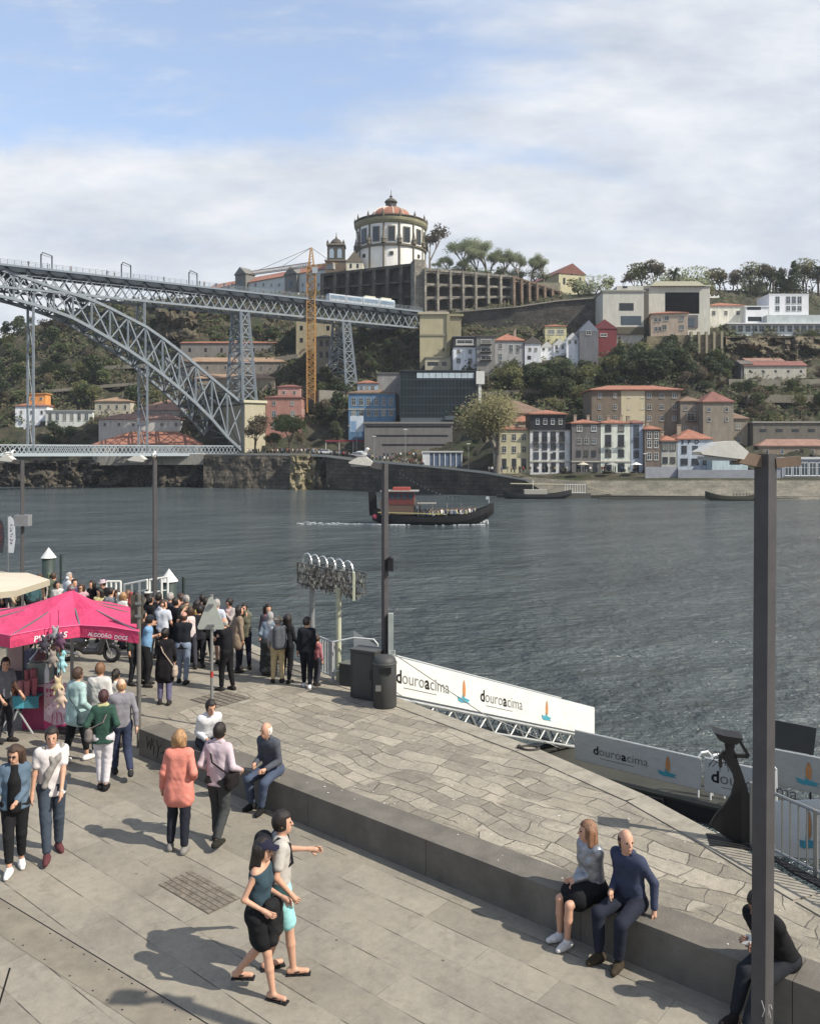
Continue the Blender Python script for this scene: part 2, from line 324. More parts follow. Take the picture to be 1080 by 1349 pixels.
# ---------------------------------------------------------------- terrain on the far bank
from mathutils import noise as NZ
XS=[-220,0,130,270,400,470,560,640,750,900,1080,1300]
def ip(t,x): return float(np.interp(x,XS,t))
YB=[640,640,640,641,644,645,648,652,655,657,658,659]
YQ=[618,618,612,600,599,606,614,624,634,634,634,634]
Y2=[603,602,598,596,594,600,611,618,622,622,622,622]; D2=[268,265,262,262,250,240,228,216,207,206,205,205]
Y3=[572,562,560,560,560,560,560,560,560,560,560,560]; D3=[285,280,275,272,266,262,250,235,228,226,226,226]
Y4=[540,525,520,520,520,520,520,520,520,520,520,520]; D4=[305,292,288,285,280,275,262,250,246,244,244,244]
Y5=[505,492,470,470,470,470,470,470,470,470,470,470]; D5=[330,312,308,302,296,290,278,264,262,264,266,266]
Y6=[490,468,435,435,435,435,435,435,435,435,435,435]; D6=[345,325,320,315,305,298,288,280,275,278,278,278]
Y7=[478,446,398,390,385,378,360,370,388,380,386,392]; D7=[355,338,335,335,335,333,330,325,306,325,330,330]
def column(x):
    yb=ip(YB,x); db=11000/(yb-HY); back=3 if x<600 else min(10,3+(x-600)*.06)
    L=[(yb+.6,db),(ip(YQ,x),db+back),(ip(Y2,x),ip(D2,x)),(ip(Y3,x),ip(D3,x)),(ip(Y4,x),ip(D4,x)),(ip(Y5,x),ip(D5,x)),(ip(Y6,x),ip(D6,x)),(ip(Y7,x),ip(D7,x))]
    return L
def terrD(x,y):
    L=column(x); 
    ys=[-a for a,_ in L]; return float(np.interp(-y,ys,[d for _,d in L]))
def terrain():
    xs=np.arange(-220,1301,9.0); rows=[]; V=[];Fc=[]
    NT=10
    for x in xs:
        L=column(x); pts=[]
        for i in range(len(L)-1):
            n=2 if i==0 else NT
            for k in range(n):
                t=k/n; y=L[i][0]*(1-t)+L[i+1][0]*t; D=L[i][1]*(1-t)+L[i+1][1]*t; pts.append((y,D,i))
        pts.append((L[-1][0],L[-1][1],6))
        col=[]
        for (y,D,i) in pts:
            if i>=2: D+= 1.6*math.sin(x*.11+y*.13)+1.2*math.sin(x*.23-y*.31)+random.uniform(-.7,.7)
            col.append(P(x,y,D))
        top=col[-1]; 
        for dd in (12,60,200): col.append(Vector((top.x*(top.y+dd)/top.y,top.y+dd,top.z-.04*dd)))
        col.append(Vector((col[-1].x,col[-1].y,-6)))
        rows.append(col)
    n=len(rows[0])
    for c in rows: V+= [tuple(p) for p in c]
    for i in range(len(rows)-1):
        for j in range(n-1): Fc.append((i*n+j,(i+1)*n+j,(i+1)*n+j+1,i*n+j+1))
    mb=MB(); mb.add(V,Fc)
    hm=rock(hexc('2c2e22'),hexc('403d30'),hexc('5c5544'),.10,.9,green=hexc('323a22'))
    o=mb.build('hill_terrain',hm,smooth=True); tag(o,kind='structure'); return rows
ROWS=terrain()
o=MB().add([(-3000,-200,-4.25),(3000,-200,-4.25),(3000,4000,-4.25),(-3000,4000,-4.25)],[(0,1,2,3)]).build('river_water',MW); tag(o,kind='structure')
o=MB().add([(-3000,-300,-9),(3000,-300,-9),(3000,4500,-9),(-3000,4500,-9)],[(0,1,2,3)]).build('ground',M('4a4436',.9,.2,.05)); tag(o,kind='structure')
# ---------------------------------------------------------------- buildings
RECTS=[]
def roof_part(kind,u0,u1,d,z,h,ov,mat,root,chim=0,name='roof',ridge='x'):
    mb=MB(); a,b,c,e=u0-ov,u1+ov,-ov,d+ov; w=b-a; dd=e-c
    if kind=='hip':
        k=min(w,dd)/2
        if w>=dd: r0=(a+k,(c+e)/2,z+h); r1=(b-k,(c+e)/2,z+h)
        else: r0=((a+b)/2,c+k,z+h); r1=((a+b)/2,e-k,z+h)
        vs=[(a,c,z),(b,c,z),(b,e,z),(a,e,z),(a,c,z+.25),(b,c,z+.25),(b,e,z+.25),(a,e,z+.25),r0,r1]
        fs=[(0,3,2,1),(0,1,5,4),(1,2,6,5),(2,3,7,6),(3,0,4,7)]
        if w>=dd: fs+=[(4,5,9,8),(5,6,9),(6,7,8,9),(7,4,8)]
        else: fs+=[(4,5,8),(5,6,9,8),(6,7,9),(7,4,8,9)]
        mb.add(vs,fs)
    elif kind=='gable':   # ridge along x (eaves face the viewer) or along y (gable faces viewer)
        if ridge=='x': mb.prism([(c,z),(e,z),(e,z+.2),((c+e)/2,z+h),(c,z+.2)],'x',a,b)
        else: mb.prism([(a,z),(b,z),(b,z+.2),((a+b)/2,z+h),(a,z+.2)],'y',c,e)
    elif kind=='flat':
        mb.box(a,b,c,e,z,z+h)
    elif kind=='mono':
        mb.prism([(c,z),(e,z),(e,z+h),(c,z+.2)],'x',a,b)
    r=mb.build(name,mat,root)
    for i in range(chim):
        u=u0+(u1-u0)*random.uniform(.15,.85); y=d*random.uniform(.3,.7); zz=z+h*.45
        MB().box(u-.35,u+.35,y-.3,y+.3,zz-.6,zz+h*.55+1.0).box(u-.45,u+.45,y-.4,y+.4,zz+h*.55+1.0,zz+h*.55+1.15).build('chimney',M('9a8c78',.9,.2),r)
    return r
CURT=M('77766f',.4,.2,2); SHUT=M('4a4a42',.7,.2,2)
def window(root,u,zc,w,h,style='w',face='f',off=0,pane=None,frame=None):
    mb=MB(); fr=frame or FRAME; pn=pane or random.choice((GLASS,GLASS,GLASS,GLASSB,CURT,SHUT)) if style!='o' else (pane or GLASS); t=max(.07,w*.08)
    # local: across, out, up
    if style!='o':
        for a,b,c,d in ((-w/2-t,-w/2,-h/2-t,h/2+t),(w/2,w/2+t,-h/2-t,h/2+t),(-w/2,w/2,h/2,h/2+t),(-w/2,w/2,-h/2-t,-h/2)):
            mb.box(a,b,-.07,.02,c,d,0)
        mb.box(-w/2-t*1.4,w/2+t*1.4,-.14,.02,-h/2-t*1.8,-h/2-t*1.02,0)
        if w>.8: mb.box(-.04,.04,-.045,.0,-h/2,h/2,0)
        mb.box(-w/2,w/2,-.04,.0,h*.12,h*.12+.06,0)
    mb.box(-w/2,w/2,-.025,.01,-h/2,h/2,1)
    if style=='b':
        mb.box(-w/2-.3,w/2+.3,-.7,.0,-h/2-.16,-h/2-t*1.9,2)
        n=int((w+.6)/.16)
        for i in range(n+1):
            x=-w/2-.28+(w+.56)*i/n; mb.box(x-.015,x+.015,-.68,-.65,-h/2-t,-h/2+.9,2)
        mb.box(-w/2-.3,w/2+.3,-.7,-.64,-h/2+.9,-h/2+.96,2)
    o=mb.build('window',[fr,pn,DARK],root)
    if face=='f': o.location=(u,-.01,zc)
    elif face=='r': o.location=(off+.01,u,zc); o.rotation_euler=(0,0,R(90))
    elif face=='l': o.location=(off-.01,u,zc); o.rotation_euler=(0,0,R(-90))
    return o
def house(name,label,x0,x1,yt,yb,wall,roof=None,rh=2.2,roofm=None,dep=9,D=None,yaw=0,win=(),cat='house',ov=.35,chim=0,side=None,ridge='x',drop=4,group=None,rname='roof',trim=None,excl=True,winframe=None,pane=None):
    xm=(x0+x1)/2
    if D is None: D=terrD(xm,yb)-1.5
    elif drop>=4 and yb<600 and not yaw: D=min(D,terrD(xm,yb)-1.5)
    C=P(xm,yb,D); c,s=math.cos(R(yaw)),math.sin(R(yaw))
    def U(px): k=(px-540)/F; return (k*C.y-C.x)/(c-k*s)
    def Z(py,u=0): return CAMZ-(py-HY)/F*(C.y+u*s)-C.z
    u0,u1=U(x0),U(x1); zt=Z(yt)
    root=thing(name,label,cat,C,R(yaw),group)
    if isinstance(wall,str): wall=M(tuple(min(.75,v*1.22) for v in hexc(wall)),.88,.24,.6,streak=.6)
    mb=MB(); mb.box(u0,u1,0,dep,-drop,zt); mb.build('wall',wall,root)
    if roof: roof_part(roof,u0,u1,dep,zt,rh,ov,roofm or T_OR,root,chim,rname,ridge)
    if trim: 
        mb=MB()
        for py in trim: mb.box(u0-.12,u1+.12,-.16,.05,Z(py)-.15,Z(py)+.15)
        mb.build('cornice',M('a8a294',.85,.1),root)
    for w in win:
        yc,hp,wp,xs=w[:4]; st=w[4] if len(w)>4 else 'w'; fm=w[5] if len(w)>5 else winframe; pn=w[6] if len(w)>6 else pane
        if isinstance(xs,tuple): n=xs[2]; xs=[xs[0]+(xs[1]-xs[0])*i/max(1,n-1) for i in range(n)]
        for px in xs:
            u=U(px); sc=(C.y+u*s)/F; window(root,u,Z(yc,u),wp*sc/max(.3,c),hp*sc,st,frame=fm,pane=pn)
    if side:
        fc,rows,n,ww,hh=side
        for z in rows:
            for i in range(n): window(root,dep*(i+.5)/n,zt*z,ww,hh,'w',fc,u1 if fc=='r' else u0)
    if excl: RECTS.append((x0,x1,yt-(rh*F/D if roof else 0),yb))
    return root,U,Z,C,u0,u1
H=house
w_=lambda y,h,w,a,b,n,*r:(y,h,w,(a,b,n),*r)
# left hillside, behind the bridge
H('white_house','white house with orange terrace box on top, left end of far hillside',20,62,535,553,'c9ccd0','hip',1.4,T_OR,7,win=[w_(543,4,3,28,55,3)])
H('rooftop_room','bright orange painted rooftop room above the leftmost white house',36,60,519,531,'c98436','flat',.3,M('c98436'),4,D=282,win=[w_(525,3,3,42,54,2)],cat='building',drop=1)
H('white_annex','long low pale building with row of tall dark windows left of bridge hanger',60,122,542,557,'b9bbb4','flat',.5,M('8d8f8c'),7,win=[w_(549,9,4,66,114,6)],cat='building')
H('villa','beige hipped roof villa above the warehouses, with chimney',125,172,529,546,'a09a88','hip',1.8,T_LT,10,chim=1,win=[w_(536,5,3,132,165,4)])
H('warehouse','grey warehouse with pinkish roof behind the arch foot, upper row',178,245,541,552,'8f8b86','hip',4.2,T_PK,16,win=[w_(546,4,3,185,238,5)],cat='warehouse')
H('warehouse','pale warehouse with three small dark windows and terracotta roof behind lower bridge deck',130,238,553,571,'aba8a2','hip',2.2,T_PK,10,win=[w_(559,4,3,138,232,6)],cat='warehouse')
H('wine_lodge','wide terracotta roofed lodge just above the lower bridge deck',122,262,586,600,'8d8578','hip',4.4,T_OR,18,win=[w_(592,4,3,135,250,6)],cat='warehouse')
H('wine_lodge','long shaded lodge with thin orange roof, topmost of three rows',238,362,452,470,'6f6b66','mono',1.5,T_OR,6,win=[w_(461,5,3,250,355,6,'o')],cat='warehouse')
H('wine_lodge','long lodge with tan roof, middle of three stacked rows',238,376,477,492,'777067','hip',2.2,T_LT,9,win=[w_(484,4,3,250,368,6)],cat='warehouse')
H('wine_lodge','long lodge with tan roof and beige end wall, lowest of three stacked rows',255,362,499,518,'857a68','hip',2.0,T_LT,8,win=[w_(507,5,3,265,355,5)],cat='warehouse')
H('pink_building','salmon pink three storey house with hipped roof right of the arch foot',350,397,524,572,'94685c','hip',1.3,T_RD,9,D=262,win=[w_(531,5,4,361,385,2),w_(545,7,5,361,386,2),w_(560,7,5,361,386,2)],cat='house',side=('r',[.3,.65],2,.9,1.5))
H('rooftop_room','pink attic storey on the roof of the salmon house',366,396,510,523,'a07a70','hip',1.0,T_RD,5,D=266,win=[w_(517,4,3,374,388,2)],cat='building',drop=1)
H('convent_block','tall beige ruined block behind the yellow crane',390,440,420,462,'8f8468','flat',.4,M('7d735c'),10,D=304,win=[w_(432,6,4,397,432,3,'o'),w_(448,6,4,397,432,3,'o')],cat='building')
H('stone_tower','narrow stone tower house with paired openings right of the crane mast',416,438,445,484,'837c6c','hip',1.4,T_GY,5,D=290,win=[w_(452,8,4,423,431,2,'o'),w_(467,8,4,423,431,2,'o')],cat='building')
H('blue_house','bright blue tiled house with white window frames beside the lattice pier',459,521,518,562,'486a86','hip',1.5,T_BR,10,D=252,trim=[518,539,561],win=[w_(529,9,5,466,515,6),w_(544,7,5,466,515,6),],side=('l',[.3,.7],2,.9,1.6))
H('rooftop_room','pale blue attic with orange roof on the blue tiled house',471,497,505,519,'7f93a5','hip',1.2,T_OR,5,D=256,win=[w_(511,6,4,476,491,3)],cat='building',drop=1)
H('grey_block','plain grey rendered block between blue house and glass building',497,527,492,550,'7d7b78','flat',.3,M('6a6866'),12,D=266,cat='building')
# glass building
r,U,Z,C,u0,u1=H('glass_office','dark blue glass office block with white corner fin behind the quay tree',527,627,489,555,M('1b2629',.35,.4,.25,spec=.22),'flat',.35,M('2b3136'),16,D=258,cat='building')
mb=MB()
for py in (489,500,511,522,533,544): mb.box(u0-.05,u1+.05,-.09,.0,Z(py)-.07,Z(py)+.07)
for i in range(23): u=u0+(u1-u0)*i/22; mb.box(u-.04,u+.04,-.07,.0,-1,Z(489))
mb.build('mullions',M('3a4850',.4,.1),r)
for i in range(9):
    a=U(549+i*8.4); MB().box(a,a+1.75,-.14,-.06,Z(498),Z(491)).build('window',M('aab9c0',.1,.2,.6),r)
mb=MB().box(U(627),U(638),-.6,3,Z(506),Z(489)).box(U(630),U(634),-.2,3,Z(552),Z(506)); mb.build('corner_fin',M('c4c4bd',.8,.08),r)
r,U,Z,C,u0,u1=H('car_park','long grey concrete car park with dark horizontal slits beside the quay tree',480,596,558,602,M('6c6a66',.9,.2,.5,streak=.6),'flat',.5,M('77756f'),14,D=236,cat='building')
for a,b,y in ((482,594,562),(492,590,574),(503,590,586)):
    MB().box(U(a),U(b),-.02,.3,Z(y+1.4),Z(y-1.2)).build('opening',DARK,r)
MB().box(U(528),U(596),1,9,Z(557),Z(550)).box(U(586),U(598),-.5,3,Z(553),Z(548)).build('rooftop_room',M('4c565c',.5,.2),r)
r,U,Z,C,u0,u1=H('kiosk','blue and white glazed riverside kiosk left of the quay tree',557,608,596,616,M('51627c',.4,.3,1),'flat',.4,M('b9b9b4'),5,D=222,cat='kiosk')
mb=MB(); 
for i in range(8): u=u0+(u1-u0)*i/7; mb.box(u-.12,u+.12,-.15,.0,-.3,Z(596))
mb.box(u0,U(566),-.12,0,0,Z(596)); mb.build('frame',M('c7c9c9'),r)
# houses in front of great wall
H('town_house','white house with black mansard storey and six windows below the stone rampart',597,627,457,488,'c3c6c9','flat',.3,DARK,8,win=[w_(463,5,4,604,619,2),w_(475,6,5,604,619,2)],rname='roof')
H('attic_storey','black mansard attic on the white house below the rampart',597,627,444,457,M('24262b',.6,.1),'flat',.3,M('4c4f54'),8,D=268,drop=.5,win=[w_(450,4,20,612,612,1)],cat='building')
H('grey_house','shabby grey terraced house with stacked balconies',628,652,443,486,'6f6d69','mono',1,T_GY,8,win=[w_(450,5,12,640,640,1,'b'),w_(460,5,12,640,640,1,'b'),w_(471,5,12,640,640,1,'b')])
H('low_shed','low beige building with one long dark opening below the yellow abutment',560,594,471,489,'9a937c','flat',.3,M('8a846f'),6,win=[(479,5,14,[570],'o'),(479,5,6,[585],'o')],cat='shed')
H('family_house','grey house with orange hipped roof and tall door below the rampart',652,690,449,478,'8a8a88','hip',3.0,T_OR,9,win=[(456,6,4,[659]),(459,9,4,[673,682]),(470,8,4,[659])],chim=1)
H('white_cottage','white gabled cottage next to the orange hipped roof, first of four',691,712,452,477,'b5b7b9','gable',2.2,T_GY,7,ridge='y',win=[w_(460,4,3,698,706,2),(471,5,5,[697],'o')])
H('white_cottage','small white gabled cottage, second of four in the white row',712,729,458,468,'c6c8ca','gable',2.0,M('b9b9b5'),7,ridge='y',ov=.05,win=[w_(459,4,3,716,724,2)])
H('white_cottage','small white gabled cottage, third of four in the white row',729,745,455,468,'cdced0','gable',2.2,M('b9b9b5'),7,ridge='y',ov=.05,win=[w_(457,5,3,733,741,2)])
H('white_cottage','taller white gabled cottage, right end of the white row',746,763,448,473,'c4c6c9','gable',2.4,M('bfbfbb'),7,ridge='y',ov=.05,win=[w_(450,5,3,750,758,2)])
H('cream_house','cream house with little orange roof rising behind white cottages',718,746,430,448,'b0aa7f','hip',1.2,T_OR,7,D=274,win=[w_(437,5,8,726,738,2)])
H('gabled_house','grey gabled house with glazed gable left of the red house',763,788,436,478,'5b5c60','gable',3.4,M('6c7480',.4),9,ridge='y',ov=.05,win=[(438,5,6,[775])])
H('red_house','dark red gabled house under the concrete building',780,812,433,458,'6b2a2e','gable',3.0,M('6e3034',.8),9,D=262,ridge='y',ov=.2,win=[(441,3,8,[795])])
seg_wall_later=[]
# church hill ------------------------------------------------------------
def seg_wall(name,label,pts,mat,thick=4,parent=None,cat='wall'):
    # pts: (x,ytop,ybot,D)
    pts=[(a,b,c,d if d else terrD(a,c)-2.2) for a,b,c,d in pts]
    mb=MB()
    for a,b in zip(pts[:-1],pts[1:]):
        A1,A0=P(a[0],a[1],a[3]),P(a[0],a[2],a[3]); B1,B0=P(b[0],b[1],b[3]),P(b[0],b[2],b[3]); n=Vector((0,thick,0))
        mb.add([A0,B0,B1,A1,A0+n,B0+n,B1+n,A1+n],[(0,1,2,3),(4,7,6,5),(3,2,6,7),(0,4,5,1),(0,3,7,4),(1,5,6,2)])
    o=mb.build(name,mat,parent); 
    if label: tag(o,label,cat)
    return o
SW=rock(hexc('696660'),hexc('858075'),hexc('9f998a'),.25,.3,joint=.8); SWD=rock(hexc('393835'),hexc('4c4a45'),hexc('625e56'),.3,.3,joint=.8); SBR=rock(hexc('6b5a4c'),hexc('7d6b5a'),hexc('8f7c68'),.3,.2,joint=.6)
def niche_wall(name,label,a,b,cols,rows,mat,rib,arch=True):
    # a,b = (x,ytop,ybot,D); wall with recessed bays, ribs between
    A=P(a[0],a[1],a[3]); B=P(b[0],b[1],b[3]); A0=P(a[0],a[2],a[3]); B0=P(b[0],b[2],b[3])
    xd=(B-A); xd.z=0; Lh=xd.length; xd.normalize(); nd=Vector((xd.y,-xd.x,0)); 
    if nd.y>0: nd=-nd
    root=thing(name,label,'wall',(A.x,A.y,A0.z))
    o0=Vector((A.x,A.y,A0.z))
    def pt(u,v,d=0): # u 0..1 along, v 0..1 up
        base=A0.lerp(B0,u); top=A.lerp(B,u); return base.lerp(top,v)+nd*d-o0
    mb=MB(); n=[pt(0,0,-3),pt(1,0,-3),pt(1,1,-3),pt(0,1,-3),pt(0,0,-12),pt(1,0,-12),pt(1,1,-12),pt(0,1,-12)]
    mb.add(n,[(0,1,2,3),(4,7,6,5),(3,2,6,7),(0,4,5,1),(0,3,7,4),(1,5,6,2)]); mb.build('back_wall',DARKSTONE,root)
    f=MB(); 
    def slab(u0,u1,v0,v1,d0=-3,d1=0):
        q=[pt(u0,v0,d1),pt(u1,v0,d1),pt(u1,v1,d1),pt(u0,v1,d1),pt(u0,v0,d0),pt(u1,v0,d0),pt(u1,v1,d0),pt(u0,v1,d0)]
        f.add(q,[(0,1,2,3),(4,7,6,5),(3,2,6,7),(0,4,5,1),(0,3,7,4),(1,5,6,2)])
    rw=rib/Lh; slab(0,1,.94,1.0); slab(0,1,0,.04)
    rib_o=MB()
    for i in range(cols+1):
        u=i/cols; slab(max(0,u-rw/2),min(1,u+rw/2),.04,.94)
    H_=1/rows
    for j in range(rows):
        v0=.04+.9*j*H_; v1=.04+.9*(j+1)*H_
        if j>0: slab(0,1,v0-.02,v0+.025,-3,-.25)
        if arch:
            for i in range(cols):
                ua=i/cols+rw/2; ub=(i+1)/cols-rw/2; K=6
                for k in range(K):
                    t0=ua+(ub-ua)*k/K; t1=ua+(ub-ua)*(k+1)/K; tm=((k+.5)/K-.5)*2
                    vs=v1-.02-(.16*(v1-v0))*(1-math.sqrt(max(0,1-tm*tm)))-.03*(v1-v0)
                    slab(t0,t1,vs-.02*(v1-v0),v1,-3,-.3)
    f.build('arcade',mat,root)
    for i in range(cols+1):
        u=min(.998,max(.002,i/cols)); rb=MB(); q=[pt(u-rw*.45,0,.75),pt(u+rw*.45,0,.75),pt(u+rw*.4,1.0,.2),pt(u-rw*.4,1.0,.2),pt(u-rw*.45,0,-.2),pt(u+rw*.45,0,-.2),pt(u+rw*.4,1,-.2),pt(u-rw*.4,1,-.2)]
        rb.add(q,[(0,1,2,3),(4,7,6,5),(3,2,6,7),(0,4,5,1),(0,3,7,4),(1,5,6,2)]).build('buttress',mat,root)
    return root
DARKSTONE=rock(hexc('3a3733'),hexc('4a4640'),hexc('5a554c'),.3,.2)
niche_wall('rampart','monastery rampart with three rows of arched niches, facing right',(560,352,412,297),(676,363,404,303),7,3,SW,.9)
niche_wall('rampart','shaded left face of monastery rampart with shallow bays above the bridge',(424,360,414,318),(546,346,412,302),7,3,SWD,1.4,False)  # darker stone than the right face: its shade is put into the colour
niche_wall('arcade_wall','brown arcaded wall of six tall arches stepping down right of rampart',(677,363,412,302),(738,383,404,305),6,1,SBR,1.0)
mb=MB(); a=P(540,345,301); b=P(562,352,298); zb=P(550,460,299).z
mb.prism([(P(541,345,303).x,303),(P(546,345,298).x,298),(P(560,352,299).x,299),(P(562,352,308).x,308),(P(541,352,308).x,308)],'z',zb,a.z+.4)
mb.build('corner_bastion',SW); tag(bpy.data.objects['corner_bastion'],'stone corner bastion where the two rampart faces meet','wall')
# yellow abutment
r,U,Z,C,u0,u1=H('bridge_abutment','tall yellowish stone abutment where the upper deck lands',553,589,414,476,M('a39a78',.9,.14,.4,streak=.5),'flat',.8,M('a8a085',.9,.15),14,D=283,ov=.6,cat='abutment',drop=8)
MB().box(u0-.1,u1+.1,-.25,0,Z(441)-.3,Z(441)+.3).build('string_course',M('86806a'),r)
MB().box(u1,u1+4.6,1.0,12,-8,Z(416)).box(u1-.5,u1+5.4,.4,12,Z(416),Z(413)).box(u1-.2,u1+.9,-.5,1.0,-6,Z(414)).build('side_pier',M('8e8668',.9,.2,.4,streak=.6),r)
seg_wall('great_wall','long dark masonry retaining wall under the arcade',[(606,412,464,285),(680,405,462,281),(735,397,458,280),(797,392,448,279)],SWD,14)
MB().add([P(600,411,284.3),P(680,404.6,280.3),P(735,396.6,279.3),P(797,391.6,278.3),P(797,390.2,278.3),P(735,395.2,279.3),P(680,403.2,280.3),P(600,409.6,284.3)]+[p+Vector((0,1.6,0)) for p in (P(600,411,284.3),P(680,404.6,280.3),P(735,396.6,279.3),P(797,391.6,278.3),P(797,390.2,278.3),P(735,395.2,279.3),P(680,403.2,280.3),P(600,409.6,284.3))],
 [(0,1,6,7),(1,2,5,6),(2,3,4,5),(8,15,14,9),(9,14,13,10),(10,13,12,11),(7,6,14,15),(6,5,13,14),(5,4,12,13),(0,8,9,1),(1,9,10,2),(2,10,11,3)]).build('coping',M('8d897c'),bpy.data.objects['great_wall'])
# round church
def church():
    c=P(515,357,352); root=thing('round_church','round white monastery church with orange dome and lantern on hilltop','church',c); s=352/F
    Rr=44.5*s; zc=(357-303)*s
    white=M('dedcd3',.9,.14,.3,streak=.6); st=M('67604f',.9,.25,.5,streak=.4); moss=M('8a8563',.9,.3,.4)
    MB().lathe([(Rr,-8),(Rr,zc)],72).build('drum',white,root)
    MB().lathe([(Rr+.05,0),(Rr+.5,.1),(Rr+.5,7.3),(Rr+.05,7.5)][2:3] and [(Rr+.02,7.4),(Rr+.7,7.5),(Rr+.8,8.3),(Rr+.02,8.5)],72).build('string_course',st,root)
    MB().lathe([(Rr,zc-.6),(Rr+.6,zc-.2),(Rr+1.1,zc+.6),(Rr+1.3,zc+1.6),(Rr+.9,zc+1.8),(Rr-.5,zc+1.8)],72).build('cornice',moss,root)
    bal=MB(); 
    for i in range(90):
        t=2*math.pi*i/90; bal.bar((math.cos(t)*(Rr+.9),math.sin(t)*(Rr+.9),zc+1.8),(math.cos(t)*(Rr+.9),math.sin(t)*(Rr+.9),zc+2.6),.28)
    bal.lathe([(Rr+.7,zc+2.5),(Rr+1.15,zc+2.5),(Rr+1.15,zc+2.8),(Rr+.7,zc+2.8)],72); bal.build('balustrade',st,root)
    Rd=27*s; zd=zc+1.9
    prof=[(Rr-2,zd-.6),(Rr-3.5,zd+1.2),(Rd,zd+2.8)]+[(Rd*math.cos(a)*1.0,zd+2.8+4.7*math.sin(a)) for a in np.linspace(.12,1.25,7)]
    dm=MB().lathe(prof,48).build('dome',T_OR,root,smooth=False)
    rb=MB()
    for i in range(12):
        t=2*math.pi*i/12+.13; rb.tube([(r*math.cos(t),r*math.sin(t),z+.1) for r,z in prof[2:]],.22,5)
    rb.build('dome_ribs',M('c9bfae'),dm)
    zt=prof[-1][1]; l=MB().lathe([(a,zt+b*.66) for a,b in ((2.6,-.6),(2.6,.5),(2.0,.7),(1.9,3.6),(2.7,3.8),(2.7,4.2),(2.3,5),(1.4,6.1),(.6,6.7),(.5,7.6),(.75,7.9),(.15,8.4),(.1,11.5))],16)
    for i in range(8):
        t=2*math.pi*i/8; l.box(2.05*math.cos(t)-.2,2.05*math.cos(t)+.2,2.05*math.sin(t)-.2,2.05*math.sin(t)+.2,zt+.5,zt+2.4)
    l.build('lantern',M('55514a',.9,.2),root)
    # 14 bays
    for i in range(14):
        t=2*math.pi*i/14-math.pi/2+.04; ct,sn=math.cos(t),math.sin(t)
        if sn>.35: continue
        def loc(r,dt,z): return (r*math.cos(t+dt),r*math.sin(t+dt),z)
        pl=MB(); a=math.pi/14
        pl.tube([loc(Rr+.1,a,-4),loc(Rr+.1,a,zc+.4)],.42,6); pl.tube([loc(Rr+.5,a,8.5),loc(Rr+.5,a,10.0)],[1.0,.9],8); pl.tube([loc(Rr+.5,a,10.0),loc(Rr+.5,a,10.9),loc(Rr+.5,a,13.4)],[1.15,.6,.1],8)
        pl.build('pilaster',st,root)
        wd=MB(); wd.box(-1.5,1.5,-.35,.3,9.3,15.4,0); wd.box(-1.15,1.15,-.4,.2,9.3,14.9,1)
        o=wd.build('window',[st,GLASS],root); o.location=(Rr*ct,Rr*sn,0); o.rotation_euler=(0,0,t+math.pi/2)
        if i%2==0:
            o=MB().box(-.8,.8,-.3,.3,3.6,5.0,0).box(-.55,.55,-.35,.3,3.8,4.8,1).build('window',[st,GLASS],root); o.location=(Rr*ct,Rr*sn,0); o.rotation_euler=(0,0,t+math.pi/2)
        MB().tube([loc(Rr+.95,a,zc+1.8),loc(Rr+.95,a,zc+3.2),loc(Rr+.95,a,zc+4.8)],[.4,.5,.08],6).build('pinnacle',st,root)
church(); RECTS.append((466,564,270,357))
def belltower():
    c=P(443,360,345); s=345/F; root=thing('bell_tower','dark stone bell tower with small dome left of round church','tower',c)
    w=11.5*s; br=M('6a5a4a',.9,.2,.4,streak=.5); dk=M('4b463f',.9,.2)
    MB().box(-w*1.15,w*1.15,-w,w,-6,14*s).build('lower_wall',br,root)
    MB().box(-w*.95,w*.95,-w*.95,w*.95,14*s,36*s).build('belfry',dk,root)
    MB().box(-w*1.25,w*1.25,-w*1.1,w*1.1,14*s,15.5*s).build('cornice',M('7c735f'),root); MB().box(-w*1.05,w*1.05,-w*1.05,w*1.05,35*s,37*s).build('cornice',M('7c735f'),root)
    for u in (-w*.45,w*.45):
        mb=MB(); mb.prism([(u-.9,18*s),(u+.9,18*s),(u+.9,27*s),(u+.5,30*s),(u-.5,30*s),(u-.9,27*s)],'y',-w*.97,-w*.9); mb.build('opening',M('8fa0b0',.8),root)
    MB().lathe([(w*.8,37*s),(w*.72,40*s),(w*.45,44*s),(w*.15,46*s),(.2,49*s),(.05,55*s)],16).build('dome',dk,root,smooth=True)
    for a,b in ((-1,-1),(1,-1),(1,1),(-1,1)): MB().tube([(a*w*.9,b*w*.9,37*s),(a*w*.9,b*w*.9,39*s),(a*w*.9,b*w*.9,42*s)],[.45,.5,.05],6).build('pinnacle',dk,root)
belltower()
H('chapel','small white chapel with pointed gable between bell tower and round church',456,478,345,360,'b5b09c','gable',4.5,M('6e6554'),9,D=346,ridge='y',ov=.2,win=[(350,6,3,[462,471],'o')],cat='church')
r,U,Z,C,u0,u1=H('convent_wing','long receding convent wing with orange roof and rows of small windows',270,436,368,402,M('b6bab6',.9,.15,.4,streak=.5),'gable',4.0,T_OR,12,D=375,yaw=-37,win=[w_(375,4,2.6,285,430,15),w_(385,4,2.6,285,430,15)],cat='building',ov=.5,drop=6)
for px in (320,386):
    u=U(px); mb=MB(); zt=Z(362,u); mb.box(u-3.6,u+3.6,-1.5,4,-5,zt).prism([(u-4.1,zt),(u+4.1,zt),(u,zt+3.4)],'y',-2,4.4); t=mb.build('pavilion',M('6c6c66',.9,.2,.4,streak=.5),r)
    MB().box(u-.8,u+.8,-1.6,-1.45,zt-6,zt-2.6).build('window',[GLASS],t)
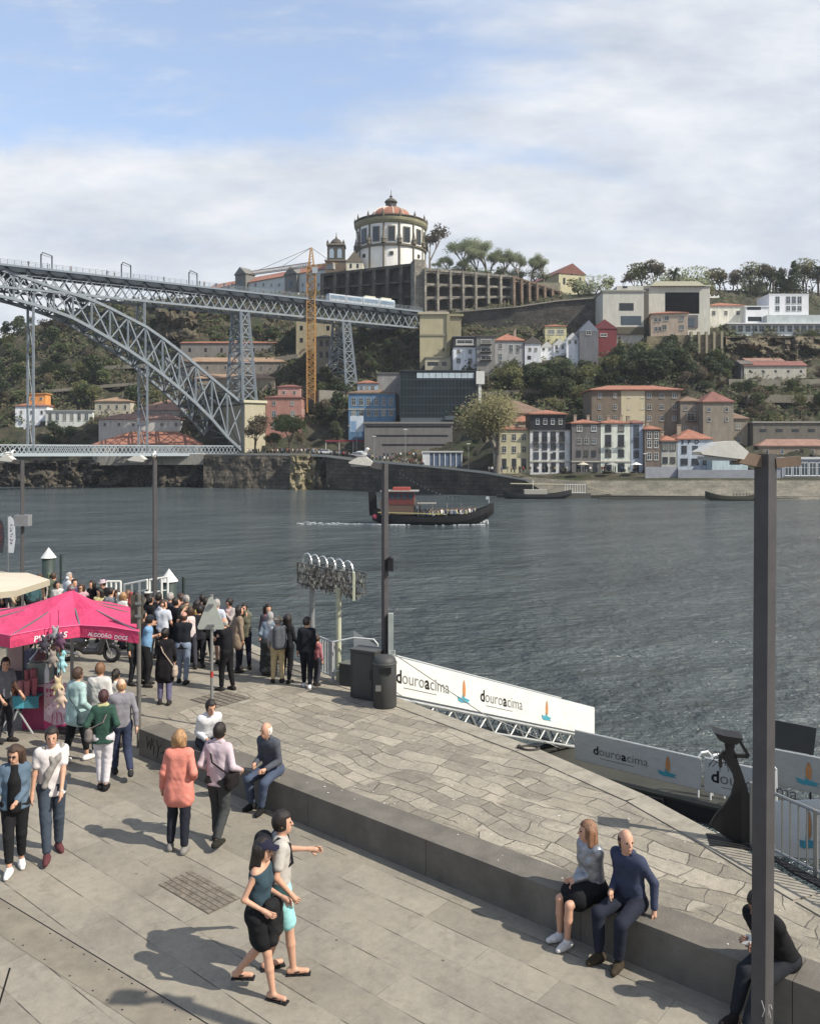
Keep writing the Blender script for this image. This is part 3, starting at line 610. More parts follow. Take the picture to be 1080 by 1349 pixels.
r,U,Z,C,u0,u1=H('gabled_hall','cream hall with tall buttressed gable on the ridge right of the trees',736,771,361,379,'a8a07f','gable',4.4,T_RD,42,D=338,ridge='y',ov=.3,win=[(359,6,4,[753],'o'),w_(370,9,3,743,764,2,'o')],cat='building',yaw=18)
H('hilltop_wall','low garden wall and rubble bank left of the gabled hall',690,738,372,381,'7a7460',None,D=335,cat='wall')
# concrete building
CON=M('b4b3a6',.9,.16,.35,streak=.6)
r,U,Z,C,u0,u1=H('concrete_museum','grey concrete modernist block with two dark strip windows, left half of cable car station',794,848,384,452,CON,'flat',.5,M('8b897d'),14,D=287,cat='building',win=[(404,10,19,[825],'o'),(422,12,27,[831],'o',None,GLASSB),(378,3,6,[823],'o')],drop=6)
MB().box(U(813),U(848),.5,12,Z(384),Z(376)).build('upper_storey',CON,r); MB().box(U(812),U(848),-.8,.0,Z(438)-.5,Z(431)).build('sloping_base',M('55503f'),r)
r,U,Z,C,u0,u1=H('cable_car_station','concrete cable car station with one huge dark opening under cream roof slab',848,935,377,446,CON,'flat',.3,CON,22,D=286,cat='building',drop=6)
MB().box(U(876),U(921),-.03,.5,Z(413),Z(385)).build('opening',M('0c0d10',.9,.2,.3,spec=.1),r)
MB().prism([(U(856),Z(377)),(U(928),Z(377)),(U(918),Z(371)),(U(862),Z(371))],'y',-1,16).build('roof_slab',M('bdb99d',.8,.1),r)
MB().box(U(848),U(854),-.35,0,Z(446),Z(380)).build('shaft',M('4e4d47'),r)
MB().box(U(900),U(919),-.3,-.05,Z(432),Z(415)).build('lower_frame',M('57565a'),r); MB().box(U(904),U(914),-.4,-.2,Z(430),Z(419)).build('window',[GLASSB],r)
def pylon():
    D=283; b=P(926,438,D); root=thing('cable_car_pylon','white cable car pylon with cross arm before the dark opening','pylon',b); s=D/F
    MB().tube([(0,0,-2),(1.0,0,48*s)],[.75,.45],10).build('mast',WHITEP,root)
    a=MB().bar((-3.6,0,46*s),(5.4,0,47*s),.5,.45)
    for x in (-3,-1.5,2,3.4,4.8): a.bar((x,0,46.5*s),(x+.5,0,49.5*s),.25)
    a.bar((-3.5,-.4,45.6*s),(-3.5+3,-.4,45.6*s),.3); a.build('cross_arm',WHITEP,root)
pylon()
H('hill_house','pinkish hipped roof house standing on a tall pedestal wall under the station',857,906,413,443,'a8957f','hip',1.5,T_OR,10,D=264,cat='house',yaw=-12,win=[w_(419,5,5,878,898,2),w_(431,6,5,875,898,2),(421,4,3,[864,869]),(433,5,3,[864,869])],drop=1)
seg_wall('terrace_wall','ribbed stone terrace wall below the pinkish hipped house',[(852,443,468,262),(908,441,468,262),(952,440,464,262)],rock(hexc('5d5646'),hexc('776e58'),hexc('8f8468'),.3,.2,joint=.7),8)
mb=MB(); 
for x in (910,920,930,940,950): 
    p=P(x,466,261.8); mb.box(p.x-.35,p.x+.35,p.y-.6,p.y+.6,p.z,P(x,437,261.8).z)
mb.build('pilasters',M('8a8068'),bpy.data.objects['terrace_wall'])
H('villa','white house with orange hipped roof between the pylon and terraces',932,982,403,428,'b9b6a8','hip',2.2,T_OR,12,D=296,win=[w_(412,5,4,940,972,3)])
WM=M('cfd0d2',.7,.06,.4)
H('modern_villa','white cube upper storey with eight tall windows, right end of hilltop',1013,1065,388,414,WM,'flat',.3,WM,10,D=283,ov=.1,cat='building',win=[w_(395,9,5,1024,1024,1),w_(406,6,5,1024,1024,1),w_(395,9,5,1038,1053,3),w_(406,6,5,1038,1053,3)],pane=GLASSB,drop=.3)
H('modern_villa','white split level terrace block with dark strip window left of white cube',982,1012,404,428,WM,'flat',.3,WM,9,D=281,cat='building',win=[(406,4,18,[993],'o'),(420,6,18,[994],'o')])
r,U,Z,C,u0,u1=H('terrace_apartments','long white balcony strip of glazed rooms cantilevered over the hillside',960,1100,427,441,M('c2c3c4',.7,.1),'flat',.35,WM,9,D=277,cat='building',ov=1.1,win=[w_(434,10,6,966,975,2,'w',None,GLASSB),w_(434,10,6,985,994,2,'w',None,GLASSB),w_(434,10,6,1003,1030,4,'w',None,GLASSB),w_(434,10,6,1040,1095,7,'w',None,GLASSB)],drop=0.2)
MB().box(u0-1,u1+1,-1.2,4,-.5,-.1).build('floor_slab',WM,r); MB().box(u0-1,u1+1,-1.1,-1.05,0,.9).build('balustrade',M('7d8a90',.2,.1),r)
MB().box(U(1012),U(1100),1,7,Z(427)+.5,Z(414)).build('glazed_terrace',M('a9b1b0',.4,.2,.4),r)
H('hut','low whitewashed hut row with faded red roofs on right slope',980,1062,482,497,'9a968a','gable',1.9,T_RD,7,win=[w_(489,3,3,988,1055,5,'o')],cat='house')
H('hut','upper whitewashed hut with thin red roof behind the low row',984,1032,476,483,'a5a294','gable',1.4,T_PK,6,D=268,cat='house')
H('shed','dark roofed open shed left of the whitewashed huts',976,990,480,496,'5a5a5a','gable',1.6,T_GY,6,cat='shed')
seg_wall('garden_wall','pale terraced garden wall below the whitewashed huts',[(960,499,508,249),(1030,500,509,249),(1100,499,509,249)],M('7e786a',.9,.2,.4,streak=.4),3)
# large apartments behind row
AW=M('6e6354',.9,.2,.4,streak=.5)
r,U,Z,C,u0,u1=H('apartment_block','wide five bay brown apartment block with cream middle and orange roof',779,896,514,575,AW,'hip',1.7,T_OR,11,D=229,cat='building',ov=.7,win=[w_(521,6,4,790,810,2),w_(536,6,4,790,810,2),w_(551,6,4,790,810,2)]+[w_(y,6,4,828,846,2) for y in (521,536,551)]+[w_(y,6,5,855,888,3) for y in (521,536,551)])
MB().box(U(818),U(849),-.06,0,-2,Z(514.5)).build('cream_render',M('b5ab8a',.9,.1,.4,streak=.4),r)
H('lane_house','narrow brown house with dark red balcony right of the brown block',896,924,529,578,'736a5d','hip',1.6,T_BR,8,D=231,win=[w_(537,6,5,903,916,2),(549,9,9,[910],'b'),w_(565,6,5,903,916,2)])
H('lane_house','tall grey brown house with pyramid orange roof',926,966,530,590,'766d5f','hip',3.2,T_RD,9,D=228,win=[w_(539,5,4,934,957,2),w_(552,5,4,934,957,2)])
H('lane_house','stone house with brown pyramid roof and four white windows',938,985,552,600,'746b5c','hip',2.8,T_BR,9,D=219,win=[w_(561,7,6,947,972,2),w_(579,7,6,947,972,2)],side=('l',[.4,.75],2,.9,1.4))
H('long_shed','long dark shed with pale flat roof, right edge above pink roofs',992,1100,557,582,'5c584f','flat',.4,M('8a867c'),12,D=228,cat='shed',win=[w_(567,4,9,1005,1090,5,'o')])
H('low_row','low brown house row with pinkish tiled roofs behind the near lamp arm',1000,1100,588,604,'786a5a','hip',2.6,T_PK,9,D=214,win=[w_(595,5,4,1010,1090,5)],cat='house')
H('brown_roof_building','large house with wide brown tiled roof behind the quay tree',640,722,545,566,'8b8068','hip',4.2,T_BR,16,D=232,cat='building')
H('orange_roof_building','low house with orange roof between quay tree and black attic',672,735,556,570,'9a8a70','hip',2.0,T_OR,8,D=222,cat='building')
# waterfront row
def row(lab,x0,x1,yt,yb,wall,rh,tm,wins,D,**k): return H('town_house',lab,x0,x1,yt,yb,wall,'hip',rh,tm,10,D=D,win=wins,chim=0 if rh<1 else 2,group='town houses along the far quay',**k)
DF=M('3a3d40',.6,.05); LF=M('cfcfca',.6,.04)
row('cream town house partly hidden behind the quay tree',655,697,566,624,'a9a385',1.2,T_OR,[w_(576,8,5,664,690,3),w_(592,8,5,664,690,3),w_(611,14,6,664,690,3,'o')],208,trim=[566])
r,U,Z,C,u0,u1=row('white town house with black attic storey, four window columns',698,751,566,624,'b5b6b6',.4,M('24262b'),[w_(575,12,6,706,740,4,'b',DF),w_(588,8,6,706,740,4,'w',DF),w_(600,8,6,706,740,4,'w',DF),w_(615,14,7,706,740,4,'o')],207,trim=[567,608])
H('attic_storey','black slate attic storey with orange hipped roof on the waterfront',699,745,546,565.5,M('1f2126',.5,.1),'hip',1.4,T_OR,9.5,D=207.2,drop=.2,win=[w_(555,7,4,708,738,4,'w',LF)],cat='building',ov=.6)
row('dark grey town house with white top windows and small balconies',753,790,558,624,'5f5c5a',1.2,T_OR,[w_(564,7,6,763,782,2,'w',LF),w_(581,7,5,762,782,3),w_(597,7,5,762,782,3,'w',DF),w_(616,12,6,762,784,3,'o')],206,trim=[608])
row('pale green town house with long first floor balcony, two window columns',791,830,558,624,'b3b8ac',1.2,T_OR,[w_(564,8,7,801,818,2,'w',DF),w_(580,14,7,801,818,2,'b',DF),w_(597,9,7,801,818,2,'w',DF),w_(616,12,9,801,818,2,'o')],206,trim=[558,608])
row('narrow blue grey town house, one dark window column',831,847,558,624,'8891a0',1.0,T_RD,[(567,13,6,[838],'w',DF),(583,13,6,[838],'w',DF),(598,9,6,[838],'w',DF),(616,13,7,[838],'o')],206)
row('small brown town house with white sashes and bright orange roof',849,870,566,622,'665a50',1.1,T_OR,[w_(573,9,5,855,864,2,'w',LF),w_(585,9,5,855,864,2,'w',LF),w_(601,9,5,855,864,2,'w',LF)],205)
row('small low town house with enclosed dark balconies',871,891,581,624,'98978f',1.4,T_OR,[w_(588,10,7,876,886,2,'w',DF),w_(606,7,6,876,886,2,'w',DF)],205)
r,U,Z,C,u0,u1=row('blue white house with large letters under its orange roof',892,938,579,624,'9aa3ad',2.7,T_OR,[w_(592,9,6,901,930,3,'w',DF),w_(608,7,8,901,930,3,'w',DF)],205)
mb=MB(); 
for ch,px in (('S',897),('P',906),('O',914.5)): put_text(mb,ch,(U(px),-.08,Z(584.5)),(1,0,0),(0,0,1),1.35,0,.03)
mb.build('lettering',M('22262c'),r)
H('pavilion','long low white riverside pavilion with glazed front at right edge',1030,1100,605,633,'8b8e99','flat',.5,M('b9bbbb'),7,D=197,cat='pavilion',win=[w_(618,16,8,1038,1092,6,'w',LF,GLASSB)])
H('pavilion','pale blue green site office behind hoardings',938,985,602,625,'9fb0b3','flat',.4,M('a9b4b5'),6,D=201,cat='pavilion',win=[(609,6,14,[968],'o')])
seg_wall('hoarding','pale construction hoarding along far quay, right of narrow houses',[(850,615,630,199),(893,615,630,199),(893,619,632,198),(1028,619,634,196)],M('8d9096',.7,.12,.6),.3,cat='fence')
seg_wall('terrace_wall','pale terrace wall on the dark hillside behind the arch, upper of two',[(88,485,490,None),(140,482,487,None),(190,479,484,None)],M('7f7a6d',.9,.25,.4,streak=.5),2)
seg_wall('terrace_wall','long pale terrace wall on the dark hillside behind the arch, lower of two',[(55,514,518,None),(120,508,512,None),(182,503,507,None)],M('7f7a6d',.9,.25,.4,streak=.5),2)
seg_wall('terrace_wall','grey terrace wall on the slope right of the topmost lodge',[(362,470,476,None),(392,466,473,None)],M('7a766a',.9,.25,.4,streak=.5),2)
seg_wall('terrace_wall','brown terrace wall above the quay tree slope',[(640,516,522,None),(700,512,518,None),(770,514,519,None)],M('6f6858',.9,.25,.4,streak=.5),2)
seg_wall('terrace_wall','old stone wall under the long dark shed at right',[(985,520,530,None),(1100,520,531,None)],M('7a7364',.9,.25,.4,streak=.5),2)
# quay wall
QW=rock(hexc('37342f'),hexc('4a463e'),hexc('5f594d'),.22,.4,joint=1.0)
seg_wall('quay_wall','long dark masonry quay wall under the far road',[(430,599,647,226.5),(470,605,647,223),(510,609,648,216),(560,613.5,650,208),(640,622.5,653.5,198.3),(690,632,655,192),(712,645,656,190)],QW,2.2)
seg_wall('parapet','pale stone parapet on top of the far quay wall',[(270,597.5,600.5,248),(330,597,600,238),(400,597.5,600.5,231.5),(430,599,602,226),(470,604,607.5,222.5),(510,608,611,215.5),(560,612.5,615,207.5),(640,621,624,197.8),(700,632.5,634.5,190.6)],M('a8a498',.9,.1),.8)
def crag(name,lab,x0,x1,yt,yb,D0,D1,mat,amp,seed):
    rnd=random.Random(seed); nx=max(10,int((x1-x0)/2.2)); ny=20; mb=MB(); V=[]
    for i in range(nx+1):
        for j in range(ny+1):
            t=i/nx; v=j/ny; x=x0+(x1-x0)*t; y=yb+(yt-yb)*v; D=D0+(D1-D0)*t+v*2.2
            D+=amp*(NZ.noise(Vector((x*.045,v*2.2,seed)))*2.6+NZ.noise(Vector((x*.13,v*5,seed+4)))*1.5+NZ.noise(Vector((x*.4,v*9,seed+8)))*.7+rnd.uniform(-.25,.25))*(1 if v<.93 else .2)
            V.append(P(x,y,D))
    V2=[p+Vector((0,14,0)) for p in (V[0],V[ny],V[-1],V[-1-ny])]
    fs=[(i*(ny+1)+j,(i+1)*(ny+1)+j,(i+1)*(ny+1)+j+1,i*(ny+1)+j+1) for i in range(nx) for j in range(ny)]
    k=len(V); top=[V[i*(ny+1)+ny]+Vector((0,14,0)) for i in range(nx+1)]; V+=top
    fs+=[(i*(ny+1)+ny,(i+1)*(ny+1)+ny,k+i+1,k+i) for i in range(nx)]
    mb.add(V,fs); o=mb.build(name,mat); tag(o,kind='structure'); return o
RKY2=rock(hexc('3f382c'),hexc('5a5040'),hexc('80735c'),.3,.6,green=hexc('3f4430')); RKD=rock(hexc('2e2b26'),hexc('464138'),hexc('625a4c'),.25,.6); RKY=rock(hexc('6a5f47'),hexc('857a5c'),hexc('a3967a'),.4,.6,green=hexc('4d4c34'))
crag('rock_cliff','',-120,272,606,642,250,247,RKD,1.6,1)
crag('rock_cliff','',268,384,599.5,645,240,231,rock(hexc('38352f'),hexc('504b42'),hexc('6a6356'),.25,.4,joint=1.0),.35,2)
crag('rock_cliff','',382,416,599,647,228.5,227,RKY,1.5,3)
crag('rock_cliff','',414,434,599,647,228,227,RKD,1.4,4)
seg_wall('stone_ledge','low dark wet stone ledge at the waterline of the far embankment',[(655,651.8,656,188.5),(900,653.5,658,183),(1100,654.5,659,180.5)],M('34322c',.7,.3,1.2),1.5)
seg_wall('retaining_wall','pale plastered retaining wall just under the lower bridge deck',[(124,598,613,248.5),(268,598,612,246)],M('8b877d',.9,.25,.4,streak=.7),2)
crag('rock_face','',956,1092,443,476,262,262,RKY2,1.6,9)
crag('rock_face','',205,262,404,446,308,304,RKY2,1.6,11)
crag('rock_face','',590,660,436,446,288,284,RKD,1.0,12)
# embankment
emb=MB(); 
for a,b in zip(range(640,1290,30),range(670,1320,30)):
    pa=[]; 
    for x in (a,b):
        yb_=ip(YB,x); db=11000/(yb_-HY)-1.2; pa.append((P(x,yb_+.3,db),P(x,ip(YQ,x)+8,db+7.5),P(x,ip(YQ,x)-1,db+9.5)))
    for k in (0,1): emb.add([pa[0][k],pa[1][k],pa[1][k+1],pa[0][k+1]],[(0,1,2,3)])
tag(emb.build('embankment_path',rock(hexc('56534a'),hexc('6a665a'),hexc('7f796a'),.25,.2)),kind='structure')
# ---------------------------------------------------------------- iron arch bridge
def bridge():
    A=Vector((-107.5,219,0)); B=Vector((-51.2,256,0)); u=(B-A).normalized(); n=Vector((-u.y,u.x,0))
    root=thing('arch_bridge','grey iron double deck arch bridge crossing the river at left','bridge',(A.x,A.y,0)); O=Vector((A.x,A.y,0))
    def sof(px): k=(px-540)/F; return (k*A.y-A.x)/(u.x-k*u.y)
    def pp(px,py,off=0):
        s=sof(px); Y=A.y+s*u.y; return u*s+n*off+Vector((0,0,CAMZ-(py-HY)/F*Y))
    def q(s,z,off=0): return u*s+n*off+Vector((0,0,z))
    # arch chords from the photograph
    up=[(-100,344),(-50,347),(0,354),(26,363),(78,381),(130,398),(194,431),(228,455),(259,481),(280,499),(322,534)]
    lo=[(-100,378),(-50,382),(0,389),(52,403),(91,416),(130,437),(181,468),(228,504),(259,532),(280,553),(316,595)]
    su=[(sof(x),pp(x,y).z) for x,y in up]; sl_=[(sof(x),pp(x,y).z) for x,y in lo]
    fu=lambda s: float(np.interp(s,[a for a,_ in su],[b for _,b in su])); fl=lambda s: float(np.interp(s,[a for a,_ in sl_],[b for _,b in sl_]))
    s1=sof(320); s0=sof(-95); NB=17
    for side,(nm) in enumerate(('arch_rib','arch_rib')):
        def off(s): 
            t=max(0,(s-0)/s1); return 0 if side==0 else 6+13*t
        st=[s0+(s1-s0)*i/NB for i in range(NB+1)]; mb=MB(); m2=MB()
        U_=[q(s,fu(s),off(s)) for s in st]; L_=[q(s,fl(s),off(s)) for s in st]
        for a,b in zip(U_[:-1],U_[1:]): mb.bar(a,b,.8,.75)
        mb.build('upper_chord',IRON,root); mb=MB()
        for a,b in zip(L_[:-1],L_[1:]): mb.bar(a,b,.9,.8)
        mb.build('lower_chord',IRON,root)
        for i in range(NB+1): m2.bar(U_[i],L_[i],.42,.42)
        for i in range(NB):
            m2.bar(U_[i],L_[i+1],.34,.34); 
            m2.bar(L_[i],U_[i+1],.34,.34)
        m2.build('arch_lattice',IRON,root)
    cb=MB()
    for i in range(0,NB+1):
        s=s0+(s1-s0)*i/NB; t=max(0,s/s1); w=6+13*t
        for fz in (fu,fl):
            cb.bar(q(s,fz(s),0),q(s,fz(s),w),.35,.4)
            if i<NB:
                s_=s0+(s1-s0)*(i+1)/NB; w_2=6+13*max(0,s_/s1); cb.bar(q(s,fz(s),0),q(s_,fz(s_),w_2),.25,.25); cb.bar(q(s,fz(s),w),q(s_,fz(s_),0),.25,.25)
        cb.bar(q(s,fu(s),0),q(s,fl(s),w),.2,.2); cb.bar(q(s,fl(s),0),q(s,fu(s),w),.2,.2)
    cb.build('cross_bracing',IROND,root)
    # upper deck truss
    e0=sof(-110); e1=sof(554); ztop=49.6+CAMZ; dk=MB(); bo=MB()
    for o in (0,7):
        bo.bar(q(e0,ztop-1.2,o),q(e1,ztop-1.2,o),.5,.6); bo.bar(q(e0,ztop-5.9,o),q(e1,ztop-5.9,o),.7,.6)
    NP=int((e1-e0)/2.55); hs=(e1-e0)/NP; la=MB()
    for i in range(NP):
        a=e0+i*hs; b=a+hs
        for o in (0,7):
            la.bar(q(a,ztop-(5.6 if i%2 else 1.4),o),q(b,ztop-(1.4 if i%2 else 5.6),o),.38,.32)
            la.bar(q(a,ztop-(1.4 if i%2 else 5.6),o),q(b,ztop-(5.6 if i%2 else 1.4),o),.16,.16)
    for i in range(0,NP,2):
        a=e0+i*hs; la.bar(q(a,ztop-5.9,0),q(a,ztop-5.9,7),.3,.3); la.bar(q(a,ztop-5.9,0),q(a,ztop-1.2,7),.22,.22); la.bar(q(a,ztop-5.9,0),q(a+2*hs,ztop-5.9,7),.2,.2)
    la.build('deck_lattice',IRON,root); bo.build('deck_girder',IRON,root)
    dk.add([q(e0,ztop,-1.4),q(e1,ztop,-1.4),q(e1,ztop,8.4),q(e0,ztop,8.4),q(e0,ztop-.5,-1.4),q(e1,ztop-.5,-1.4),q(e1,ztop-.5,8.4),q(e0,ztop-.5,8.4)],[(0,1,2,3),(7,6,5,4),(0,4,5,1),(1,5,6,2),(2,6,7,3),(3,7,4,0)])
    dk.build('upper_deck',M('6f7a84',.6,.15),root)
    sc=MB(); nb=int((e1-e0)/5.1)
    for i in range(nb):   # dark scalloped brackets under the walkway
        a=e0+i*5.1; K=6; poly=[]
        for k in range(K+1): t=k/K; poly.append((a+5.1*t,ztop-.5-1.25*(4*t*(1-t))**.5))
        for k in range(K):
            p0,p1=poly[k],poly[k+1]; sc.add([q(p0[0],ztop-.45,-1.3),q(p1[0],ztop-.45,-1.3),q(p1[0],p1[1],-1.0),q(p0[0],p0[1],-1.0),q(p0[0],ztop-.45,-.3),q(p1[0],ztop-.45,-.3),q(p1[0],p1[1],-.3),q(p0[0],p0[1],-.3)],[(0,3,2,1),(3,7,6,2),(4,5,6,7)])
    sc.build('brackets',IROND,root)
    rl=MB()
    for o in (-1.3,8.3):
        for z in (1.25,.85,.45,.12): rl.bar(q(e0,ztop+z,o),q(e1,ztop+z,o),.07,.07)
        k=int((e1-e0)/1.7)
        for i in range(k+1): rl.bar(q(e0+(e1-e0)*i/k,ztop,o),q(e0+(e1-e0)*i/k,ztop+1.3,o),.1,.1)
    rl.build('railing',IRON,root)
    # hangers to the lower deck
    for px in (44,194):
        s=sof(px); zt=fl(s)-.2; h=MB(); h.bar(q(s,zt,0),q(s,5.2,0),.55,.5); h.bar(q(s,fl(s),9),q(s,5.2,9),.55,.5)
        for a,b in ((0,9),(9,0)): 
            for k in range(3):
                z0=zt+(5.2-zt)*k/3; z1=zt+(5.2-zt)*(k+1)/3; h.bar(q(s,z0,a),q(s,z1,b),.14,.14)
        for k in (1,2): z=zt+(5.2-zt)*k/3; h.bar(q(s,z,0),q(s,z,9),.25,.25)
        h.build('hanger',IRON,root)
    s=sof(190.5); cl=MB(); 
    for o in (0,7): cl.bar(q(s,ztop-5.9,o),q(s,fu(s),o+ (0 if o==0 else 2)),.6,.55)
    cl.bar(q(s,ztop-6,0),q(s,fu(s)+1,8),.18,.18); cl.bar(q(s,ztop-6,7),q(s,fu(s)+1,0),.18,.18); cl.build('column',IRON,root)
    s=sof(320); 
    # lower deck
    l0=sof(-110); l1=sof(325); zl=5.05; ld=MB()
    ld.add([q(l0,zl,-.3),q(l1,zl,-.3),q(l1,zl,9.3),q(l0,zl,9.3),q(l0,zl+.5,-.3),q(l1,zl+.5,-.3),q(l1,zl+.5,9.3),q(l0,zl+.5,9.3)],[(3,2,1,0),(4,5,6,7),(0,1,5,4),(1,2,6,5),(2,3,7,6),(3,0,4,7)]); ld.build('lower_deck',M('565c61',.6,.15),root)
    lg=MB(); k=int((l1-l0)/1.15)
    for o in (0,9):
        lg.bar(q(l0,zl+.3,o-.35 if o==0 else o),q(l1,zl+.3,o-.35 if o==0 else o),.3,.85); lg.bar(q(l0,zl+2.9,o),q(l1,zl+2.9,o),.35,.3)
        for i in range(k):
            a=l0+(l1-l0)*i/k; b=l0+(l1-l0)*(i+1)/k; lg.bar(q(a,zl+.6,o),q(b,zl+2.8,o),.17,.12); lg.bar(q(a,zl+2.8,o),q(b,zl+.6,o),.17,.12)
    lg.build('lattice_parapet',M('99a3a8',.5,.1),root)
    # lattice piers
    def pier(px_top,px_bot,y_bot,lab):
        s=sof((px_top[0]+px_top[1])/2); st=(sof(px_top[0])-s,sof(px_top[1])-s); zt=ztop-6.1; D=(A+u*s).y; zb=CAMZ-(y_bot-HY)/F*D
        sb=(sof(px_bot[0])-s,sof(px_bot[1])-s); legs={}
        for i,(a,b) in enumerate(zip(st,sb)):
            for j,(o0,o1) in enumerate(((0,-1.2),(7,13))): legs[(i,j)]=(q(s+a,zt,o0),q(s+b,zb,o1))
        p=MB(); x=MB()
        for a,b in legs.values(): p.bar(a,b,.75,.7)
        N=7
        for (i,j) in (((0,0),(1,0)),((0,1),(1,1)),((0,0),(0,1)),((1,0),(1,1))):
            for k in range(N):
                t0,t1=k/N,(k+1)/N; a0=legs[i][0].lerp(legs[i][1],t0);a1=legs[i][0].lerp(legs[i][1],t1);b0=legs[j][0].lerp(legs[j][1],t0);b1=legs[j][0].lerp(legs[j][1],t1)
                x.bar(a0,b1,.26,.22); x.bar(b0,a1,.26,.22); x.bar(a1,b1,.28,.25)
        o=p.build('pier',IRON,root); x.build('pier_lattice',IRON,o); tag(o,lab)
        mb=MB(); c0=q(s,0,0); 
        return s,zb
    pier((317.5,327),(318.5,336),528,'left lattice pier'); pier((452,460.5),(454,468.5),515,'right lattice pier')
    # stone pier
    s=sof(333); c=q(s,0,5); mb=MB(); a,b=sof(320)-s,sof(347)-s
    def blk(a,b,y0,y1,z0,z1,m=mb):
        vs=[q(s+i,z,j) for z in (z0,z1) for i,j in ((a,y0),(b,y0),(b,y1),(a,y1))]; m.add(vs,[(0,3,2,1),(4,5,6,7),(0,1,5,4),(1,2,6,5),(2,3,7,6),(3,0,4,7)])
    zt=pp(333,531).z; blk(a,b,-1.5,17,-4,zt); mb.build('stone_pier',M('a8a084',.9,.14,.4,streak=.5),root)
    m2=MB(); blk(a-.5,b+.5,-2,17.5,zt,zt+.8,m2); m2.build('pier_cap',M('b8b196',.9,.1),root)
    s=sof(461); m3=MB(); blk(-6,4,-3,16,pp(461,517).z-8,pp(461,517).z,m3) if False else None
    s=sof(455); a=-11; m3=MB(); zz=pp(455,516).z; blk(a,5,-2.5,15,zz-7,zz,m3); m3.build('pier_base',M('77736a',.9,.2,.4,streak=.5),root)
    # overhead wire portals
    for i,px in enumerate((54,160,249)):
        s=sof(px); ds=sof(px+21)-s; z=ztop; t=thing('catenary_mast',['overhead wire portal on upper deck, leftmost of three','overhead wire portal on upper deck, middle of three','overhead wire portal on upper deck, rightmost of three'][i],'mast',O+q(s,z,0),0,'tram wire portals on the bridge')
        v0=Vector((0,0,0)); d=u*ds+n*7
        MB().bar(v0,(0,0,4.0),.28).build('post',IROND,t); MB().bar(d,d+Vector((0,0,5.4)),.28).build('post',IROND,t)
        MB().tube([(0,0,3.6),(u*.4+Vector((0,0,4.5))),d+Vector((0,0,5.4))],.13,5).bar((0,0,3.9),d+Vector((0,0,4.9)),.1).build('cross_beam',IROND,t)
    # metro train
    t=thing('metro_train','white and glass metro train on right end of the upper deck','train',O+q(sof(437),ztop,3),math.atan2(u.y,u.x))
    Lr=sof(524)-sof(437); nseg=4
    for i in range(nseg):
        a=Lr*i/nseg+.15; b=Lr*(i+1)/nseg-.15; ze=3.1 if i<2 else 3.3
        c=MB().prism([(-1.3,.4),(1.3,.4),(1.35,1.2),(1.3,2.9),(.9,ze),(-.9,ze),(-1.3,2.9),(-1.35,1.2)],'x',a,b).build('carriage',M('a9b0b5',.35,.15),t)
        MB().box(a+.3,b-.3,-1.39,-1.33,1.35,2.55).box(a+.3,b-.3,1.33,1.39,1.35,2.55).build('window_band',M('6c8093',.12,.3,.6),c)
        if i>=2: MB().box(a+1,b-1,-.8,.8,ze,ze+.5).build('roof_unit',M('bdbaa0'),c)
        MB().box(a+.8,a+2.4,-1.1,1.1,0,.5).box(b-2.4,b-.8,-1.1,1.1,0,.5).build('bogie',DARK,c)
    return O,u,n,sof,q,ztop
BR=bridge()
